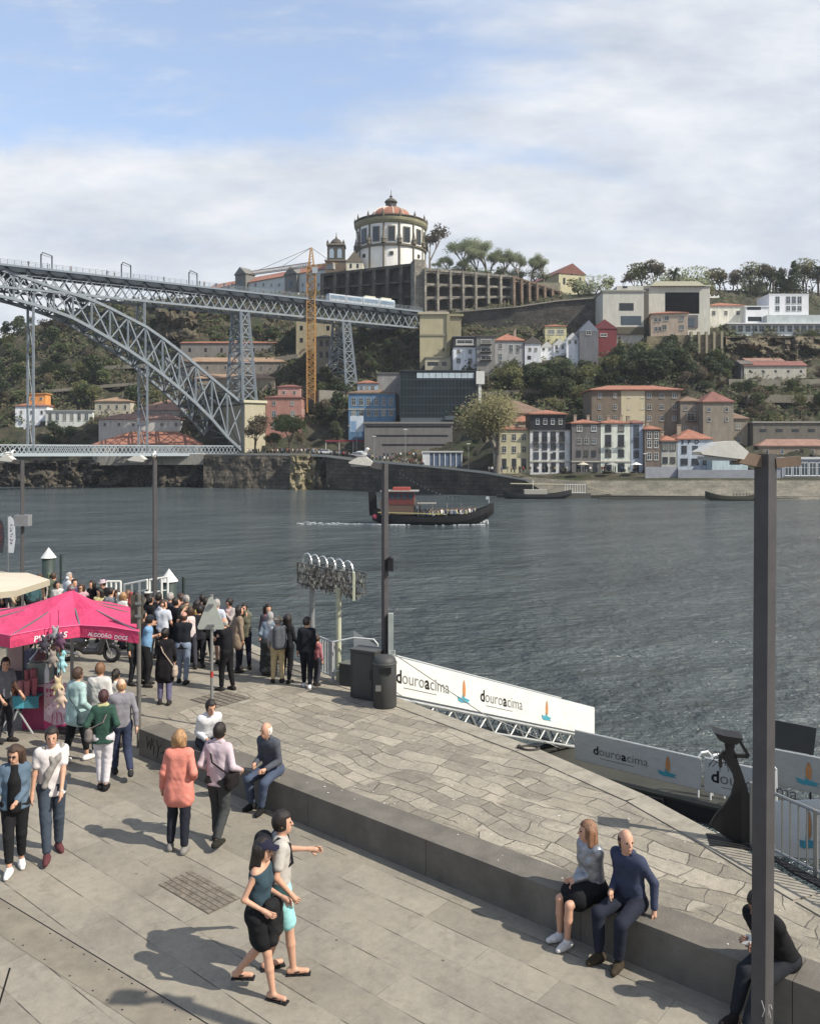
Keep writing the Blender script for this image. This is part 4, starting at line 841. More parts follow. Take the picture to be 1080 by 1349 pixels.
def crane():
    D=268; b=P(410,527,D); s=D/F; YE=M('a97c38',.5,.15,1); t=thing('tower_crane','yellow lattice tower crane behind the bridge with long jib to the left','crane',b)
    w=1.25; Ht=(527-352)*s; m=MB()
    for a,c in ((-w,-w),(w,-w),(w,w),(-w,w)): m.bar((a,c,-4),(a,c,Ht),.32)
    N=34
    for k in range(N):
        z0=Ht*k/N; z1=Ht*(k+1)/N
        for (a,c) in (((-w,-w),(w,-w)),((w,-w),(w,w)),((w,w),(-w,w)),((-w,w),(-w,-w))):
            p0,p1=((a[0],a[1],z0),(c[0],c[1],z1)) if k%2 else ((c[0],c[1],z0),(a[0],a[1],z1)); m.bar(p0,p1,.18); m.bar((a[0],a[1],z1),(c[0],c[1],z1),.14)
    m.build('mast',YE,t)
    m=MB()
    for a,c in ((-w*.7,-w*.7),(w*.7,-w*.7),(w*.7,w*.7),(-w*.7,w*.7)): m.bar((a,c,Ht),(a*.25,c*.25,Ht+(352-326)*s),.3)
    for k in range(6): z=Ht+k*.95; f=.7-.08*k; m.bar((-w*f,-w*f,z),(w*f,-w*f,z+.9),.18); m.bar((w*f,-w*f,z),(w*f,w*f,z+.9),.18)
    m.build('tower_head',YE,t)
    ang=R(150); j=Vector((math.cos(ang),math.sin(ang),0)); sd=Vector((-j.y,j.x,0))
    z=Ht+.4; L=25; jb=MB()
    for a in (sd*.7,sd*-.7): jb.bar(a+Vector((0,0,z)),a+j*L+Vector((0,0,z)),.22)
    jb.bar(Vector((0,0,z+1.3)),j*L+Vector((0,0,z+1.1)),.22)
    for k in range(26):
        x0=L*k/26; x1=L*(k+1)/26
        for a in (sd*.7,sd*-.7): jb.bar(a+j*x0+Vector((0,0,z)),j*((x0+x1)/2)+Vector((0,0,z+1.3)),.12); jb.bar(j*((x0+x1)/2)+Vector((0,0,z+1.3)),a+j*x1+Vector((0,0,z)),.12)
    jb.build('jib',M('8f8478',.5,.1),t)
    cj=MB(); 
    for a in (sd*.7,sd*-.7): cj.bar(a+Vector((0,0,z)),a-j*9+Vector((0,0,z)),.25)
    for k in range(5): cj.bar(sd*.7-j*k*2+Vector((0,0,z)),sd*-.7-j*(k*2+2)+Vector((0,0,z)),.14)
    cj.build('counter_jib',YE,t); MB().bar(-j*6.4+Vector((0,0,z-.9)),-j*9+Vector((0,0,z-.9)),1.3,2.0).build('counterweight',M('8b8880'),t)
    tip=Vector((0,0,Ht+(352-326)*s)); w_=MB()
    for p in (j*22+Vector((0,0,z+1.1)),j*12+Vector((0,0,z+1.2)),-j*8.6+Vector((0,0,z))): w_.tube([tip,p],.07,4)
    w_.build('pendant_line',M('3b3b3d'),t); MB().box(.6,2.2,-2.6,-1.2,Ht-2.4,Ht-.4).build('cab',M('9aa3a8',.3),t)
crane()
# ---------------------------------------------------------------- trees
def leafcloud(mb,centers,n,size,rnd,flat=.75,mi=0):
    for (c,r) in centers:
        for _ in range(n):
            while True:
                d=Vector((rnd.uniform(-1,1),rnd.uniform(-1,1),rnd.uniform(-1,1)))
                if .05<d.length<1: break
            d=d.normalized()*(d.length**.45); p=Vector(c)+Vector((d.x*r,d.y*r,d.z*r*flat))
            a=Vector((rnd.gauss(0,1),rnd.gauss(0,1),rnd.gauss(0,1))).normalized(); b=a.orthogonal().normalized(); s=size*rnd.uniform(.6,1.4)
            a*=s*.5; b*=s*.32; mb.add([p-a,p+b,p+a,p-b],[(0,1,2,3)],mi)
def branches(mb,p,d,L,r,depth,rnd,ends,spread=.6,up=.25):
    q=p+d*L; mid=p+d*L*.5+Vector((rnd.uniform(-1,1),rnd.uniform(-1,1),0))*L*.06
    mb.tube([p,mid,q],[r,r*.82,r*.62],5 if depth>1 else 4,cap=False)
    if depth==0: ends.append(q); return
    if depth==1: ends.append(q)
    for k in range(rnd.choice((2,3,3))):
        nd=(d+Vector((rnd.uniform(-1,1),rnd.uniform(-1,1),rnd.uniform(-.4,.7)))*spread+Vector((0,0,up))).normalized()
        branches(mb,q if rnd.random()<.7 else mid.lerp(q,.5),nd,L*rnd.uniform(.6,.82),r*.6,depth-1,rnd,ends,spread,up)
def tree_proto(name,label,h,crown,leaf,leafsize,nleaf,seed,bark=BARK,depth=3,spread=.65,clr=None,trunk=.38,cat='tree',leaves=True):
    rnd=random.Random(seed); root=thing(name,label,cat); mb=MB(); ends=[]
    branches(mb,Vector((0,0,-.8)),Vector((0,0,1)),h*trunk+.8,h*.03,depth,rnd,ends,spread)
    cl=(clr or h*.16); k=(h-cl*.5)/max(e.z for e in ends); mb.v=[(a*k,b*k,c*k) for a,b,c in mb.v]; ends=[e*k for e in ends]
    mb.build('trunk',bark,root,smooth=True)
    cs=[(e,cl*rnd.uniform(.7,1.25)) for e in ends]
    if leaves:
        c=MB(); leafcloud(c,cs,nleaf,leafsize,rnd); c.build('crown',leaf,root)
    return root
def bush_proto(name,label,r,leaf,leafsize,n,seed,cat='bush',tall=.8):
    rnd=random.Random(seed); root=thing(name,label,cat); cs=[]
    for _ in range(9): cs.append((Vector((rnd.gauss(0,.45),rnd.gauss(0,.35),rnd.uniform(.1,1.0)*tall))*r,r*rnd.uniform(.28,.5)))
    mb=MB(); leafcloud(mb,cs,n//9,leafsize,rnd,.8); mb.build('crown',leaf,root)
    st=MB(); 
    for c,_ in cs[:5]: st.tube([(0,0,-.8),Vector(c)*.5,c],[.16,.1,.05],4)
    st.build('stem',BARK,root); return root
PROT={}
PROT['dark']=[tree_proto('broadleaf_tree','x',8,1,G_DK,.62,95,11,depth=2,clr=1.9,trunk=.28),bush_proto('bush','x',3.4,G_DK,.55,900,12)]
PROT['mid']=[tree_proto('broadleaf_tree','x',7.5,1,G_MD,.6,90,21,depth=2,clr=1.8,trunk=.28),bush_proto('bush','x',3.2,G_MD,.55,850,22)]
PROT['olive']=[tree_proto('broadleaf_tree','x',7,1,G_OL,.55,80,31,depth=2,clr=1.7,trunk=.28),bush_proto('bush','x',3.0,G_OL,.5,800,32)]
PROT['brown']=[bush_proto('bush','x',3.0,G_BR,.42,700,42),tree_proto('broadleaf_tree','x',6.5,1,G_BR,.4,60,41,depth=3,clr=1.2,trunk=.3)]
bare=tree_proto('bare_tree','leafless pale tree','' or 8,1,G_BR,.3,10,51,bark=BARKG,depth=5,clr=.6,trunk=.2,spread=.75)
def conifer(h,seed,leaf=G_DK):
    rnd=random.Random(seed); root=thing('conifer_tree','x','tree'); MB().tube([(0,0,-1),(0,0,h)],[h*.025,.04],6).build('trunk',BARK,root)
    mb=MB()
    for k in range(26):
        z=h*(.12+.86*k/26); r=h*.26*(1-k/26)**.8+.2
        for j in range(7): t=rnd.uniform(0,6.28); leafcloud(mb,[(Vector((math.cos(t)*r*.6,math.sin(t)*r*.6,z)),r*.5)],7,.5,rnd,.35)
    mb.build('crown',leaf,root); return root
def palm(h,seed,r=2.6):
    rnd=random.Random(seed); root=thing('palm_tree','x','palm'); MB().tube([(0,0,-1),(.1,0,h*.5),(0,0,h)],[.35,.28,.32],7).build('trunk',BARK,root); mb=MB()
    for k in range(46):
        t=rnd.uniform(0,6.28); e=rnd.uniform(-.5,1.2); L=r*rnd.uniform(.8,1.1); prev=None
        for i in range(7):
            f=i/6; rr=L*f*math.cos(e*(1-.3*f)); z=h+L*f*math.sin(e)-1.5*f*f*(1.1-e*.4); p=Vector((rr*math.cos(t),rr*math.sin(t),z)); w=.28*(1-abs(f-.4))
            sdv=Vector((-math.sin(t),math.cos(t),0))*w
            if prev: mb.add([prev[0]-prev[1],prev[0]+prev[1]*.1+Vector((0,0,.12)),p+Vector((0,0,.12)),p-sdv],[(0,1,2,3)]); mb.add([prev[0]+prev[1],prev[0]+Vector((0,0,.12)),p+Vector((0,0,.12)),p+sdv],[(0,1,2,3)])
            prev=(p,sdv)
    mb.build('crown',G_DK,root); return root
rt=random.Random(5); USED=set()
def zone_label(px,py,kind,k,sc=1,y0=400,y1=600):
    nm={'dark':'dark green','mid':'mid green','olive':'olive green','brown':'bare brown twiggy'}[kind]; w='tree' if k else 'bush'
    if px<125: z='on the hillside left of the bridge hangers'
    elif px<240: z='on the slope behind the iron arch'
    elif px<395: z='around the warehouse rows behind the arch'
    elif px<470: z='on the shaded slope between crane and right pier'
    elif px<640: z='between lattice pier and abutment'
    elif px<780: z='on the slope below the white cottages' 
    elif px<900: z='on the slope under the concrete station'
    elif px<985: z='on the slope below the ribbed terrace wall'
    else: z='on the right slope around the whitewashed huts'
    sz='small ' if sc<.8 else ('' if sc<1.05 else 'large '); f=(py-y0)/(y1-y0); bd=' near its top' if f<.33 else (' halfway up' if f<.66 else ' low down'); pl_=w+('es' if w=='bush' else 's')
    return f'{sz}{nm} {w} {z}{bd}',f'{nm} {pl_} {z}'
def place(proto,p,sc,label,group=None,rz=None):
    rz=rt.uniform(0,6.28) if rz is None else rz
    if id(proto) not in USED:
        USED.add(id(proto)); proto.location=p; proto.scale=(sc,)*3; proto.rotation_euler=(0,0,rz); proto['label']=label
        if group: proto['group']=group
        return proto
    return copy_tree(proto,p,rz,label,group,scale=sc)
EXTRA=[(600,440,700,626),(470,260,580,360),(270,340,440,400),(455,490,530,565)]
def blocked(px,py,w,h):
    for (a,b,c,d) in RECTS:
        if py>=d-4 and px+w>a-1 and px-w<b+1 and py-h<d-2 : return True
        if a<px<b and c<py<d: return True
    return False
cnt=0
def scatter(n,x0,x1,y0,y1,weights,smin=.6,smax=1.1):
    global cnt; k=0; tr=0
    while k<n and tr<n*30:
        tr+=1; px=rt.uniform(x0,x1); py=rt.uniform(y0,y1)
        ym=ip(Y7,px)
        if py<ym-1: continue
        kind=rt.choices(list(weights),list(weights.values()))[0]; pi=rt.random()<.6
        pr=PROT[kind]; proto=pr[0] if pi else pr[1]; istree=(proto.name.startswith('broadleaf'))
        sc=rt.uniform(smin,smax)*1.15; D=terrD(px,py); h=(8 if istree else 4)*sc*F/D; w=(3.2 if istree else 2.8)*sc*F/D
        if blocked(px,py,w*.8,h*.85): continue
        lab,grp=zone_label(px,py,kind,istree,sc,y0,y1); p=P(px,py,D); p.z-=.3
        place(proto,p,sc,lab,grp); k+=1; cnt+=1
scatter(60,-20,125,410,600,{'dark':5,'mid':4,'olive':1,'brown':2},.6,1.1)
scatter(34,125,240,405,540,{'dark':4,'mid':4,'olive':3,'brown':2},.5,.9)
scatter(26,240,395,400,520,{'dark':2,'mid':4,'brown':2},.4,.8)
scatter(20,385,452,455,585,{'dark':5,'mid':2,'brown':2},.6,1.0)
scatter(22,470,600,445,500,{'mid':3,'brown':3,'dark':3,'olive':1},.5,.8)
scatter(70,640,782,474,545,{'mid':4,'olive':4,'dark':3},.6,1.05)
scatter(56,782,900,452,515,{'dark':8,'mid':3,'olive':2,'brown':1},.6,1.15)
scatter(30,893,985,462,530,{'dark':2,'mid':2,'brown':3},.5,.9)
scatter(44,985,1085,443,560,{'mid':2,'brown':4,'dark':1,'olive':1},.4,.85)
# ridge and garden trees
ORD=['first','second','third','fourth','fifth','sixth','seventh','eighth','ninth','tenth','eleventh','twelfth','thirteenth','fourteenth','fifteenth','sixteenth','seventeenth','eighteenth','nineteenth','twentieth','last','final']
lt=tree_proto('plane_tree','x',9,1,G_LT,.24,26,61,bark=BARKG,depth=5,clr=1.2,trunk=.14,spread=.8)
for i,(px,yt,yb_,D) in enumerate([(612,306,360,330),(628,322,362,328),(590,332,360,332),(646,324,362,328),(664,327,363,330),(682,326,366,332),(700,332,368,334),(716,334,370,336),(575,340,358,330),(640,308,362,340),(606,336,362,326)]):
    p=P(px,yb_+2,D); sc=((yb_-yt)*D/F)/9.0
    place(lt,p,sc,('tallest pale green tree above the rampart arcade' if i==0 else ORD[i]+' smaller pale green tree in the row above the rampart'),'pale green trees in a row above the rampart' if i else None)
ltb=bush_proto('bush','x',3.0,G_LT,.3,1500,92)
for i,px in enumerate((584,598,612,628,642,656,672,688,704,718)): place(ltb,P(px,360+i*.8,336),1.0+.25*(i%3),ORD[i]+' pale leafy bush from the left behind the rampart parapet','pale bushes behind the rampart')
place(bare,P(566,358,348),((358-289)*348/F)/8.6,'leafless tree leaning against the right side of the round church')
for i,(px,yt,yb_,D,lab) in enumerate([(820,364,384,318,'leafless tree on the ridge just left of the station roof'),(940,352,388,322,'large leafless tree on ridge right of the station roof'),(972,356,388,324,'bare tree between two hilltop walls'),(1000,348,386,322,'spreading bare tree left of the dark cedar'),(1062,342,386,330,'leafless tree behind the dark cedar'),(1022,352,386,328,'thin bare tree beside the palm'),(955,354,388,330,'small leafless tree right of large bare one on ridge')]):
    place(bare,P(px,yb_,D),((yb_-yt)*D/F)/8.0,lab)
ol=PROT['olive']; RK=sorted([845,862,905,925,988,1010,780,762,800,835,880,915,948,966,1002,1036,1058,1070,895])
for i,(px,yt,yb_,D) in enumerate([(845,360,386,320),(862,357,384,320),(905,360,386,320),(925,363,388,322),(988,362,388,324),(1010,362,388,324),(780,368,388,310),(762,368,384,318),(800,374,390,312),(835,366,388,330),(880,364,388,332),(915,364,388,332),(948,366,390,332),(966,368,390,330),(1002,366,390,330),(1036,364,390,332),(1058,360,390,332),(1070,366,390,328),(895,368,390,334)]):
    pr_=(ol[0],PROT['brown'][1],ltb,ol[1])[i%4]; place(pr_,P(px,yb_,D),((yb_-yt)*D/F)/(4.6,4.4,2.4,3.0)[i%4],ORD[RK.index(px)]+' hazy tree from the left along the ridge skyline','olive green trees along the ridge skyline')
place(conifer(9,3),P(1046,388,318),((388-342)*318/F)/9,'big dark cedar on the ridge above the white cube')
place(conifer(9,4),P(1028,388,320),((388-352)*320/F)/9,'smaller dark conifer beside the cedar on the ridge')
place(conifer(8,6),P(928,505,252),((505-476)*252/F)/8,'dark pointed conifer beside whitewashed huts on slope')
place(palm(6,1),P(888,386,316),1.25,'palm tree rising behind the cream station roof slab')
place(palm(6,2),P(1018,388,318),1.2,'palm tree left of the dark cedar on the ridge'); place(palm(6.5,3),P(1078,385,316),1.35,'palm tree at the right edge of the ridge')
# quay trees
wl=tree_proto('weeping_tree','big yellow green spring tree standing on the far quay',12,1,G_YL,.32,150,71,bark=BARKG,depth=4,clr=3.0,trunk=.13,spread=.9)
place(wl,P(656,626,199),1.62,'big yellow green spring tree standing on the far quay',rz=.5)
place(tree_proto('plane_tree','x',9,1,G_BR,.34,60,81,depth=4,clr=1.3,trunk=.22),P(336,598,240),1.25,'thin brownish tree in front of the stone pier')
place(tree_proto('plane_tree','x',8,1,G_MD,.4,170,83,depth=3,clr=2.0,trunk=.2),P(381,597,238),1.35,'round dark green tree in front of the salmon house')
place(tree_proto('plane_tree','x',7,1,G_BR,.34,90,85,depth=3,clr=1.2,trunk=.22),P(398,598,240),.9,'small brown tree right of the round dark one by the salmon house')
place(tree_proto('plane_tree','x',7,1,G_MD,.34,90,86,depth=3,clr=1.2,trunk=.22),P(362,598,242),.85,'small green tree left of the round dark one by the salmon house')
# undergrowth
def undergrowth():
    rnd=random.Random(9); mbs=[MB(),MB()]
    for _ in range(26000):
        i=rnd.randrange(len(ROWS)-1); j=rnd.randrange(22,len(ROWS[0])-4); t=rnd.random(); v=rnd.random()
        a=ROWS[i][j].lerp(ROWS[i+1][j],t); b=ROWS[i][j+1].lerp(ROWS[i+1][j+1],t); p=a.lerp(b,v)
        px=540+F*p.x/p.y; py=HY-F*(p.z-CAMZ)/p.y
        if math.sin(px*.05+1)*math.cos(py*.09)+rnd.uniform(-.6,.9)<0: continue
        for k in range(3):
            q=p+Vector((rnd.gauss(0,.8),rnd.gauss(0,.5)-.4,rnd.uniform(.1,1.3))); A=Vector((rnd.gauss(0,1),rnd.gauss(0,1),rnd.gauss(0,1))).normalized(); B=A.orthogonal().normalized(); s=rnd.uniform(.3,.7)
            mbs[rnd.random()<.45].add([q-A*s,q+B*s*.7,q+A*s,q-B*s*.7],[(0,1,2,3)])
    tag(mbs[0].build('undergrowth',G_MD),'low green undergrowth covering the far hillside','undergrowth',kind='stuff')
    tag(mbs[1].build('dry_scrub',G_BR),'dry brownish scrub covering the far hillside','scrub',kind='stuff')
undergrowth()
for l in PROT.values():
    for o in l:
        if id(o) not in USED: place(o,P(60,470,300),.6,'dark bush on the far left hillside')
# ---------------------------------------------------------------- people: one smooth skin per body from a distance field
SOFF=None
def surfnet(f,org,h):
    neg=f<0; nx,ny,nz=f.shape
    c=np.zeros((nx-1,ny-1,nz-1),int)
    for i in (0,1):
        for j in (0,1):
            for k in (0,1): c+=neg[i:nx-1+i,j:ny-1+j,k:nz-1+k]
    act=(c>0)&(c<8); idx=-np.ones(act.shape,int); cells=np.argwhere(act); idx[act]=np.arange(len(cells))
    if len(cells)==0: return [],[]
    sm=np.zeros((len(cells),3)); n=np.zeros(len(cells))
    cor=[(i,j,k) for i in (0,1) for j in (0,1) for k in (0,1)]
    for a in cor:
        for ax in range(3):
            if a[ax]: continue
            b=list(a); b[ax]=1
            fa=f[cells[:,0]+a[0],cells[:,1]+a[1],cells[:,2]+a[2]]; fb=f[cells[:,0]+b[0],cells[:,1]+b[1],cells[:,2]+b[2]]
            m=(fa<0)!=(fb<0); t=np.where(m,fa/(fa-fb+1e-12),0)
            p=np.array(a,float)[None,:]+np.zeros((len(cells),3)); p[:,ax]+=t; sm+=p*m[:,None]; n+=m
    V=(cells+sm/n[:,None])*h+np.array(org); Q=[]
    for ax in range(3):
        u,v=[(1,2),(2,0),(0,1)][ax]
        sl0=[slice(1,-1)]*3; sl0[ax]=slice(0,-1); sl1=[slice(1,-1)]*3; sl1[ax]=slice(1,None)
        A=neg[tuple(sl0)]; B=neg[tuple(sl1)]; e=np.argwhere(A!=B)
        if len(e)==0: continue
        s_=A[e[:,0],e[:,1],e[:,2]]; e=e+1; e[:,ax]-=1
        def I(du,dv): q=e.copy(); q[:,u]+=du; q[:,v]+=dv; return idx[q[:,0],q[:,1],q[:,2]]
        q=np.stack([I(-1,-1),I(0,-1),I(0,0),I(-1,0)],1); q[~s_]=q[~s_][:,::-1]; Q.append(q)
    return V,np.concatenate(Q)
class SDF:
    def __init__(s,h): s.p=[]; s.cl=[]; s.h=h; s.holes=[]
    def cap(s,a,b,ra,rb=None,k=.03): s.p.append((np.array(a,float),np.array(b,float),ra,ra if rb is None else rb,k,None)); return s
    def ell(s,c,r,k=.02,Rm=None): s.p.append((np.array(c,float),Rm,None,np.array(r,float),k,'e')); return s
    def clip(s,n,d): s.cl.append((np.array(n,float),d)); return s   # keep n.p<d
    def mesh(s,wr=0,seed=0,ph=None):
        lo=[];hi=[]
        for p in s.p:
            if p[5]=='e': r=max(p[3]); lo.append(p[0]-r); hi.append(p[0]+r)
            else: r=max(p[2],p[3]); lo.append(np.minimum(p[0],p[1])-r); hi.append(np.maximum(p[0],p[1])+r)
        h=s.h; pad=h*3+.01; lo=np.min(lo,0)-pad; hi=np.max(hi,0)+pad; n=np.ceil((hi-lo)/h).astype(int)+1
        f=np.full(n,.3); ax=[lo[i]+h*np.arange(n[i]) for i in range(3)]
        for p in s.p:
            if p[5]=='e': r=max(p[3])+p[4]+h*2+.02; a=p[0]-r; b=p[0]+r
            else: r=max(p[2],p[3])+p[4]+h*2+.02; a=np.minimum(p[0],p[1])-r; b=np.maximum(p[0],p[1])+r
            i0=np.maximum(0,np.floor((a-lo)/h).astype(int)); i1=np.minimum(n,np.ceil((b-lo)/h).astype(int)+1)
            X,Y,Z=np.meshgrid(ax[0][i0[0]:i1[0]],ax[1][i0[1]:i1[1]],ax[2][i0[2]:i1[2]],indexing='ij')
            if p[5]=='e':
                q=np.stack([X-p[0][0],Y-p[0][1],Z-p[0][2]],-1)
                if p[1] is not None: q=q@p[1]
                k0=np.linalg.norm(q/p[3],axis=-1); k1=np.linalg.norm(q/(p[3]**2),axis=-1)+1e-9; d=k0*(k0-1)/k1
            else:
                ab=p[1]-p[0]; L2=ab@ab+1e-9; t=np.clip(((X-p[0][0])*ab[0]+(Y-p[0][1])*ab[1]+(Z-p[0][2])*ab[2])/L2,0,1)
                d=np.sqrt((X-p[0][0]-t*ab[0])**2+(Y-p[0][1]-t*ab[1])**2+(Z-p[0][2]-t*ab[2])**2)-(p[2]+(p[3]-p[2])*t)
            sl=(slice(i0[0],i1[0]),slice(i0[1],i1[1]),slice(i0[2],i1[2])); g=f[sl]; k=p[4]
            hh=np.maximum(k-np.abs(g-d),0)/k; f[sl]=np.minimum(g,d)-hh*hh*k*.25
        if wr or s.cl or s.holes:
            X,Y,Z=np.meshgrid(*ax,indexing='ij')
            if wr:
                q=seed*1.7; w1=np.sin(X*9+Y*13+Z*7+q)*2.2; w2=np.sin(Y*11-Z*9+q*2)*2.0; f=f+wr*(np.maximum(0,np.sin(Z*30+Y*24+w1+q))*np.sin(X*8-Z*5+q)*.9+.55*np.sin(Z*47-Y*31+X*22+w2)*np.sin(Y*12+Z*6+w1))
            for nn,d in s.cl: f=np.maximum(f,nn[0]*X+nn[1]*Y+nn[2]*Z-d)
            for fn in s.holes: f=np.maximum(f,fn(X,Y,Z))
        f[0]=f[-1]=.3; f[:,0]=f[:,-1]=.3; f[:,:,0]=f[:,:,-1]=.3
        return surfnet(f,lo,h)
def sobj(name,sdf,mat,parent,wr=0,seed=0,extra=None):
    V,Q=sdf.mesh(wr,seed); mb=MB(); 
    if len(V): mb.add(V.tolist(),Q.tolist())
    if extra: o=len(mb.v); mb.add(extra.v,extra.f)
    return mb.build(name,mat,parent,smooth=True)
def ik(a,c,l1,l2,pole):
    a=np.array(a,float); c=np.array(c,float); d=c-a; L=np.linalg.norm(d); mx=(l1+l2)*.998
    if L>mx: c=a+d/L*mx; d=c-a; L=mx
    L=max(L,abs(l1-l2)+.02); u=d/np.linalg.norm(d); x=(l1*l1-l2*l2+L*L)/(2*L); y=math.sqrt(max(0,l1*l1-x*x)); pole=np.array(pole,float); pole=pole-u*(pole@u); pole/=np.linalg.norm(pole)+1e-9
    return a+u*x+pole*y,c
def cloth(col,**k):
    if col=='silver': return M(hexc('8d9096'),.38,.3,12,.35,22,coord='obj',metal=.55,spec=.5)
    c=col if not isinstance(col,str) else hexc(col); g=.3*c[0]+.55*c[1]+.15*c[2]; c=tuple(v*.86+g*.14 for v in c)
    return M(c,.9,k.get('var',.14),k.get('sc',9),.2,16,coord='obj',spec=.2)
HM={}
def hairmat(c):
    if c in HM: return HM[c]
    m,nt,b=newmat('hair'); tc=nt.nodes.new('ShaderNodeTexCoord'); mp=nt.nodes.new('ShaderNodeMapping'); mp.inputs['Scale'].default_value=(1,1,.16); nt.links.new(tc.outputs['Object'],mp.inputs[0])
    n=noise(nt,mp.outputs[0],85,4,.7); n2=noise(nt,mp.outputs[0],22,3,.6)
    cc=mixc(nt,1.0,c,ramp(nt,n,[(.3,(.45,.45,.45)),(.68,(1.55,1.5,1.45))]),'MULTIPLY'); cc=mixc(nt,1.0,cc,ramp(nt,n2,[(.35,(.7,.7,.7)),(.65,(1.3,1.28,1.25))]),'MULTIPLY')
    nt.links.new(cc,b.inputs['Base Color']); b.inputs['Roughness'].default_value=.5; b.inputs['Specular IOR Level'].default_value=.4; bump(nt,b,mathn(nt,'ADD',n,n2),.8,.012); HM[c]=m; return m
def skinm(c='b98a6e'): return M(hexc(c),.55,.05,20,coord='obj',spec=.35)
HAIRC={'dark':'1f1814','brown':'3d2a1e','lbrown':'6a4a31','blond':'96724a','grey':'8e8b88','white':'c8c4be','red':'3c1d20'}
def person(label,X,Y,h=1.7,face=-90,fem=False,near=False,group=None,pose='stand',hair='dark',hstyle='short',top='8899aa',sleeve='long',toplen=0,bot='22242c',botkind='trousers',shoe='2a2624',skin='b98a6e',hands=None,feet=None,lean=0,head=(0,0),z=0,fat=1.0,ex=(),hipz=None,toploose=1.0,botlen=.93,side=0,kneeout=0,seed=None,twist=0):
    s=h/1.72; hv=(.0125 if near else .021); seed=seed if seed is not None else abs(hash(label))%97
    seed=sum(map(ord,label))%97
    rz=R(face)
    root=None
    fw=.9 if fem else 1.0
    hip=np.array([0,0,(hipz if hipz is not None else .93*s)])
    ln=R(lean); sd=R(side)
    up=np.array([math.sin(ln),math.sin(sd),math.cos(ln)]); up/=np.linalg.norm(up)
    tw=R(twist); yax=np.array([-math.sin(tw),math.cos(tw),0]); fx=np.array([math.cos(tw),math.sin(tw),0])
    def T(a,y,x=0): return hip+up*a*s+yax*y*s+fx*x*s   # along torso, sideways, forward
    shw=.166*fw; sh={1:T(.49,shw),-1:T(.49,-shw)}; neck=T(.54,0,.01); hc=neck+up*.155*s*.35+np.array([0,0,.155*s*.62])+fx*.02*s
    fl=feet or ((0.0,.10),(0.0,-.10)); lg={}
    for i,sg in enumerate((1,-1)):
        hp=hip+np.array([0,.088*s,0])*sg; f=fl[i]; ank=np.array([f[0]*s,f[1]*s,(f[2] if len(f)>2 else .085)*s]); kn,ank=ik(hp,ank,.43*s,.425*s,(1,kneeout*sg,.0)); lg[sg]=(hp,kn,ank)
    # hands: target relative to hip in (forward, side outward, up) for each side
    hd=hands or ('hang','hang'); am={}
    for i,sg in enumerate((1,-1)):
        t=hd[i]
        if t=='hang': tgt=sh[sg]+np.array([.04*s,sg*.07*s,-.53*s])
        elif t=='back': tgt=sh[sg]+np.array([-.12*s,sg*.07*s,-.50*s])
        elif t=='fwd': tgt=sh[sg]+np.array([.2*s,sg*.06*s,-.46*s])
        elif t=='fold': tgt=T(.30,-sg*.06,.20)
        elif t=='phone': tgt=T(.44,sg*.04,.28)
        elif t=='face': tgt=T(.60,sg*.06,.15)
        elif t=='hipp': tgt=T(.12,sg*.22,.03)
        elif t=='lap': tgt=np.array([.30*s,sg*.10*s,hip[2]+.13*s])
        elif t=='pocket': tgt=T(.02,sg*.17,.06)
        else: tgt=hip+np.array(t,float)*s
        el,wr=ik(sh[sg],tgt,.285*s,.25*s,(-1,sg*.35,-.3) if t not in('hipp',) else (-.3,sg,0)); am[sg]=(sh[sg],el,wr)
    hy,hp_=R(head[0]),R(head[1]); ch,shn=math.cos(hy+tw),math.sin(hy+tw)
    Hx=np.array([ch*math.cos(hp_),shn*math.cos(hp_),math.sin(hp_)]); Hy=np.array([-shn,ch,0]); Hz=np.cross(Hx,Hy); RM=np.stack([Hx,Hy,Hz],1)
    def HP(x,y,z): return hc+(Hx*x+Hy*y+Hz*z)*s
    B=SDF(hv)
    B.ell(hc+Hz*.008*s,(.096*s,.076*s,.114*s),.02,RM).cap(HP(.03,0,-.05),HP(.06,0,-.085),.052*s,.034*s,.03)
    if near: B.cap(HP(.095,0,.012),HP(.113,0,-.022),.010*s,.015*s,.012).cap(HP(-.005,.078,-.0),HP(-.005,.08,-.02),.016*s,.013*s,.008).cap(HP(-.005,-.078,-.0),HP(-.005,-.08,-.02),.016*s,.013*s,.008).cap(HP(.093,-.02,-.06),HP(.093,.02,-.06),.010*s,.010*s,.012)
    B.cap(neck-up*.05*s,hc-Hz*.05*s,.056*s*fw,.052*s*fw,.03)
    B.cap(sh[1]-yax*.03*s,sh[-1]+yax*.03*s,.062*s,.062*s,.05)
    wf=fat*.93
    for sg in (1,-1):
        B.cap(T(.42,sg*.075*fw),T(.20,sg*.055*wf),.098*s*fw,.090*s*wf,.06).cap(T(.20,sg*.055*wf),T(.0,sg*.07),.090*s*wf,.102*s,.06)
        if fem: B.cap(T(.36,sg*.07,.06),T(.345,sg*.07,.07),.05*s,.048*s,.04)
        a,k,c=lg[sg]; B.cap(a,k,.085*s*(.5+.5*wf),.052*s,.025).cap(k,k*.6+c*.4,.049*s,.051*s,.015).cap(k*.6+c*.4,c,.050*s,.033*s,.015)
        dr=c-k; tdir=np.array([1,sg*.18+kneeout*.3*sg,0]); tdir/=np.linalg.norm(tdir)
        tp=c+tdir*.15*s; tp[2]=c[2]-.05*s; B.cap(c-np.array([0,0,.045*s])-tdir*.04*s,tp,.036*s,.028*s,.03)
        a,e,w=am[sg]; B.cap(a,e,.043*s*fw,.034*s*fw,.03).cap(e,w,.036*s*fw,.024*s*fw,.02)
        hdir=(w-e)/(np.linalg.norm(w-e)+1e-9); B.cap(w,w+hdir*.075*s,.027*s,.031*s,.015)
    fm=MB(); n_=4 if not near else 6
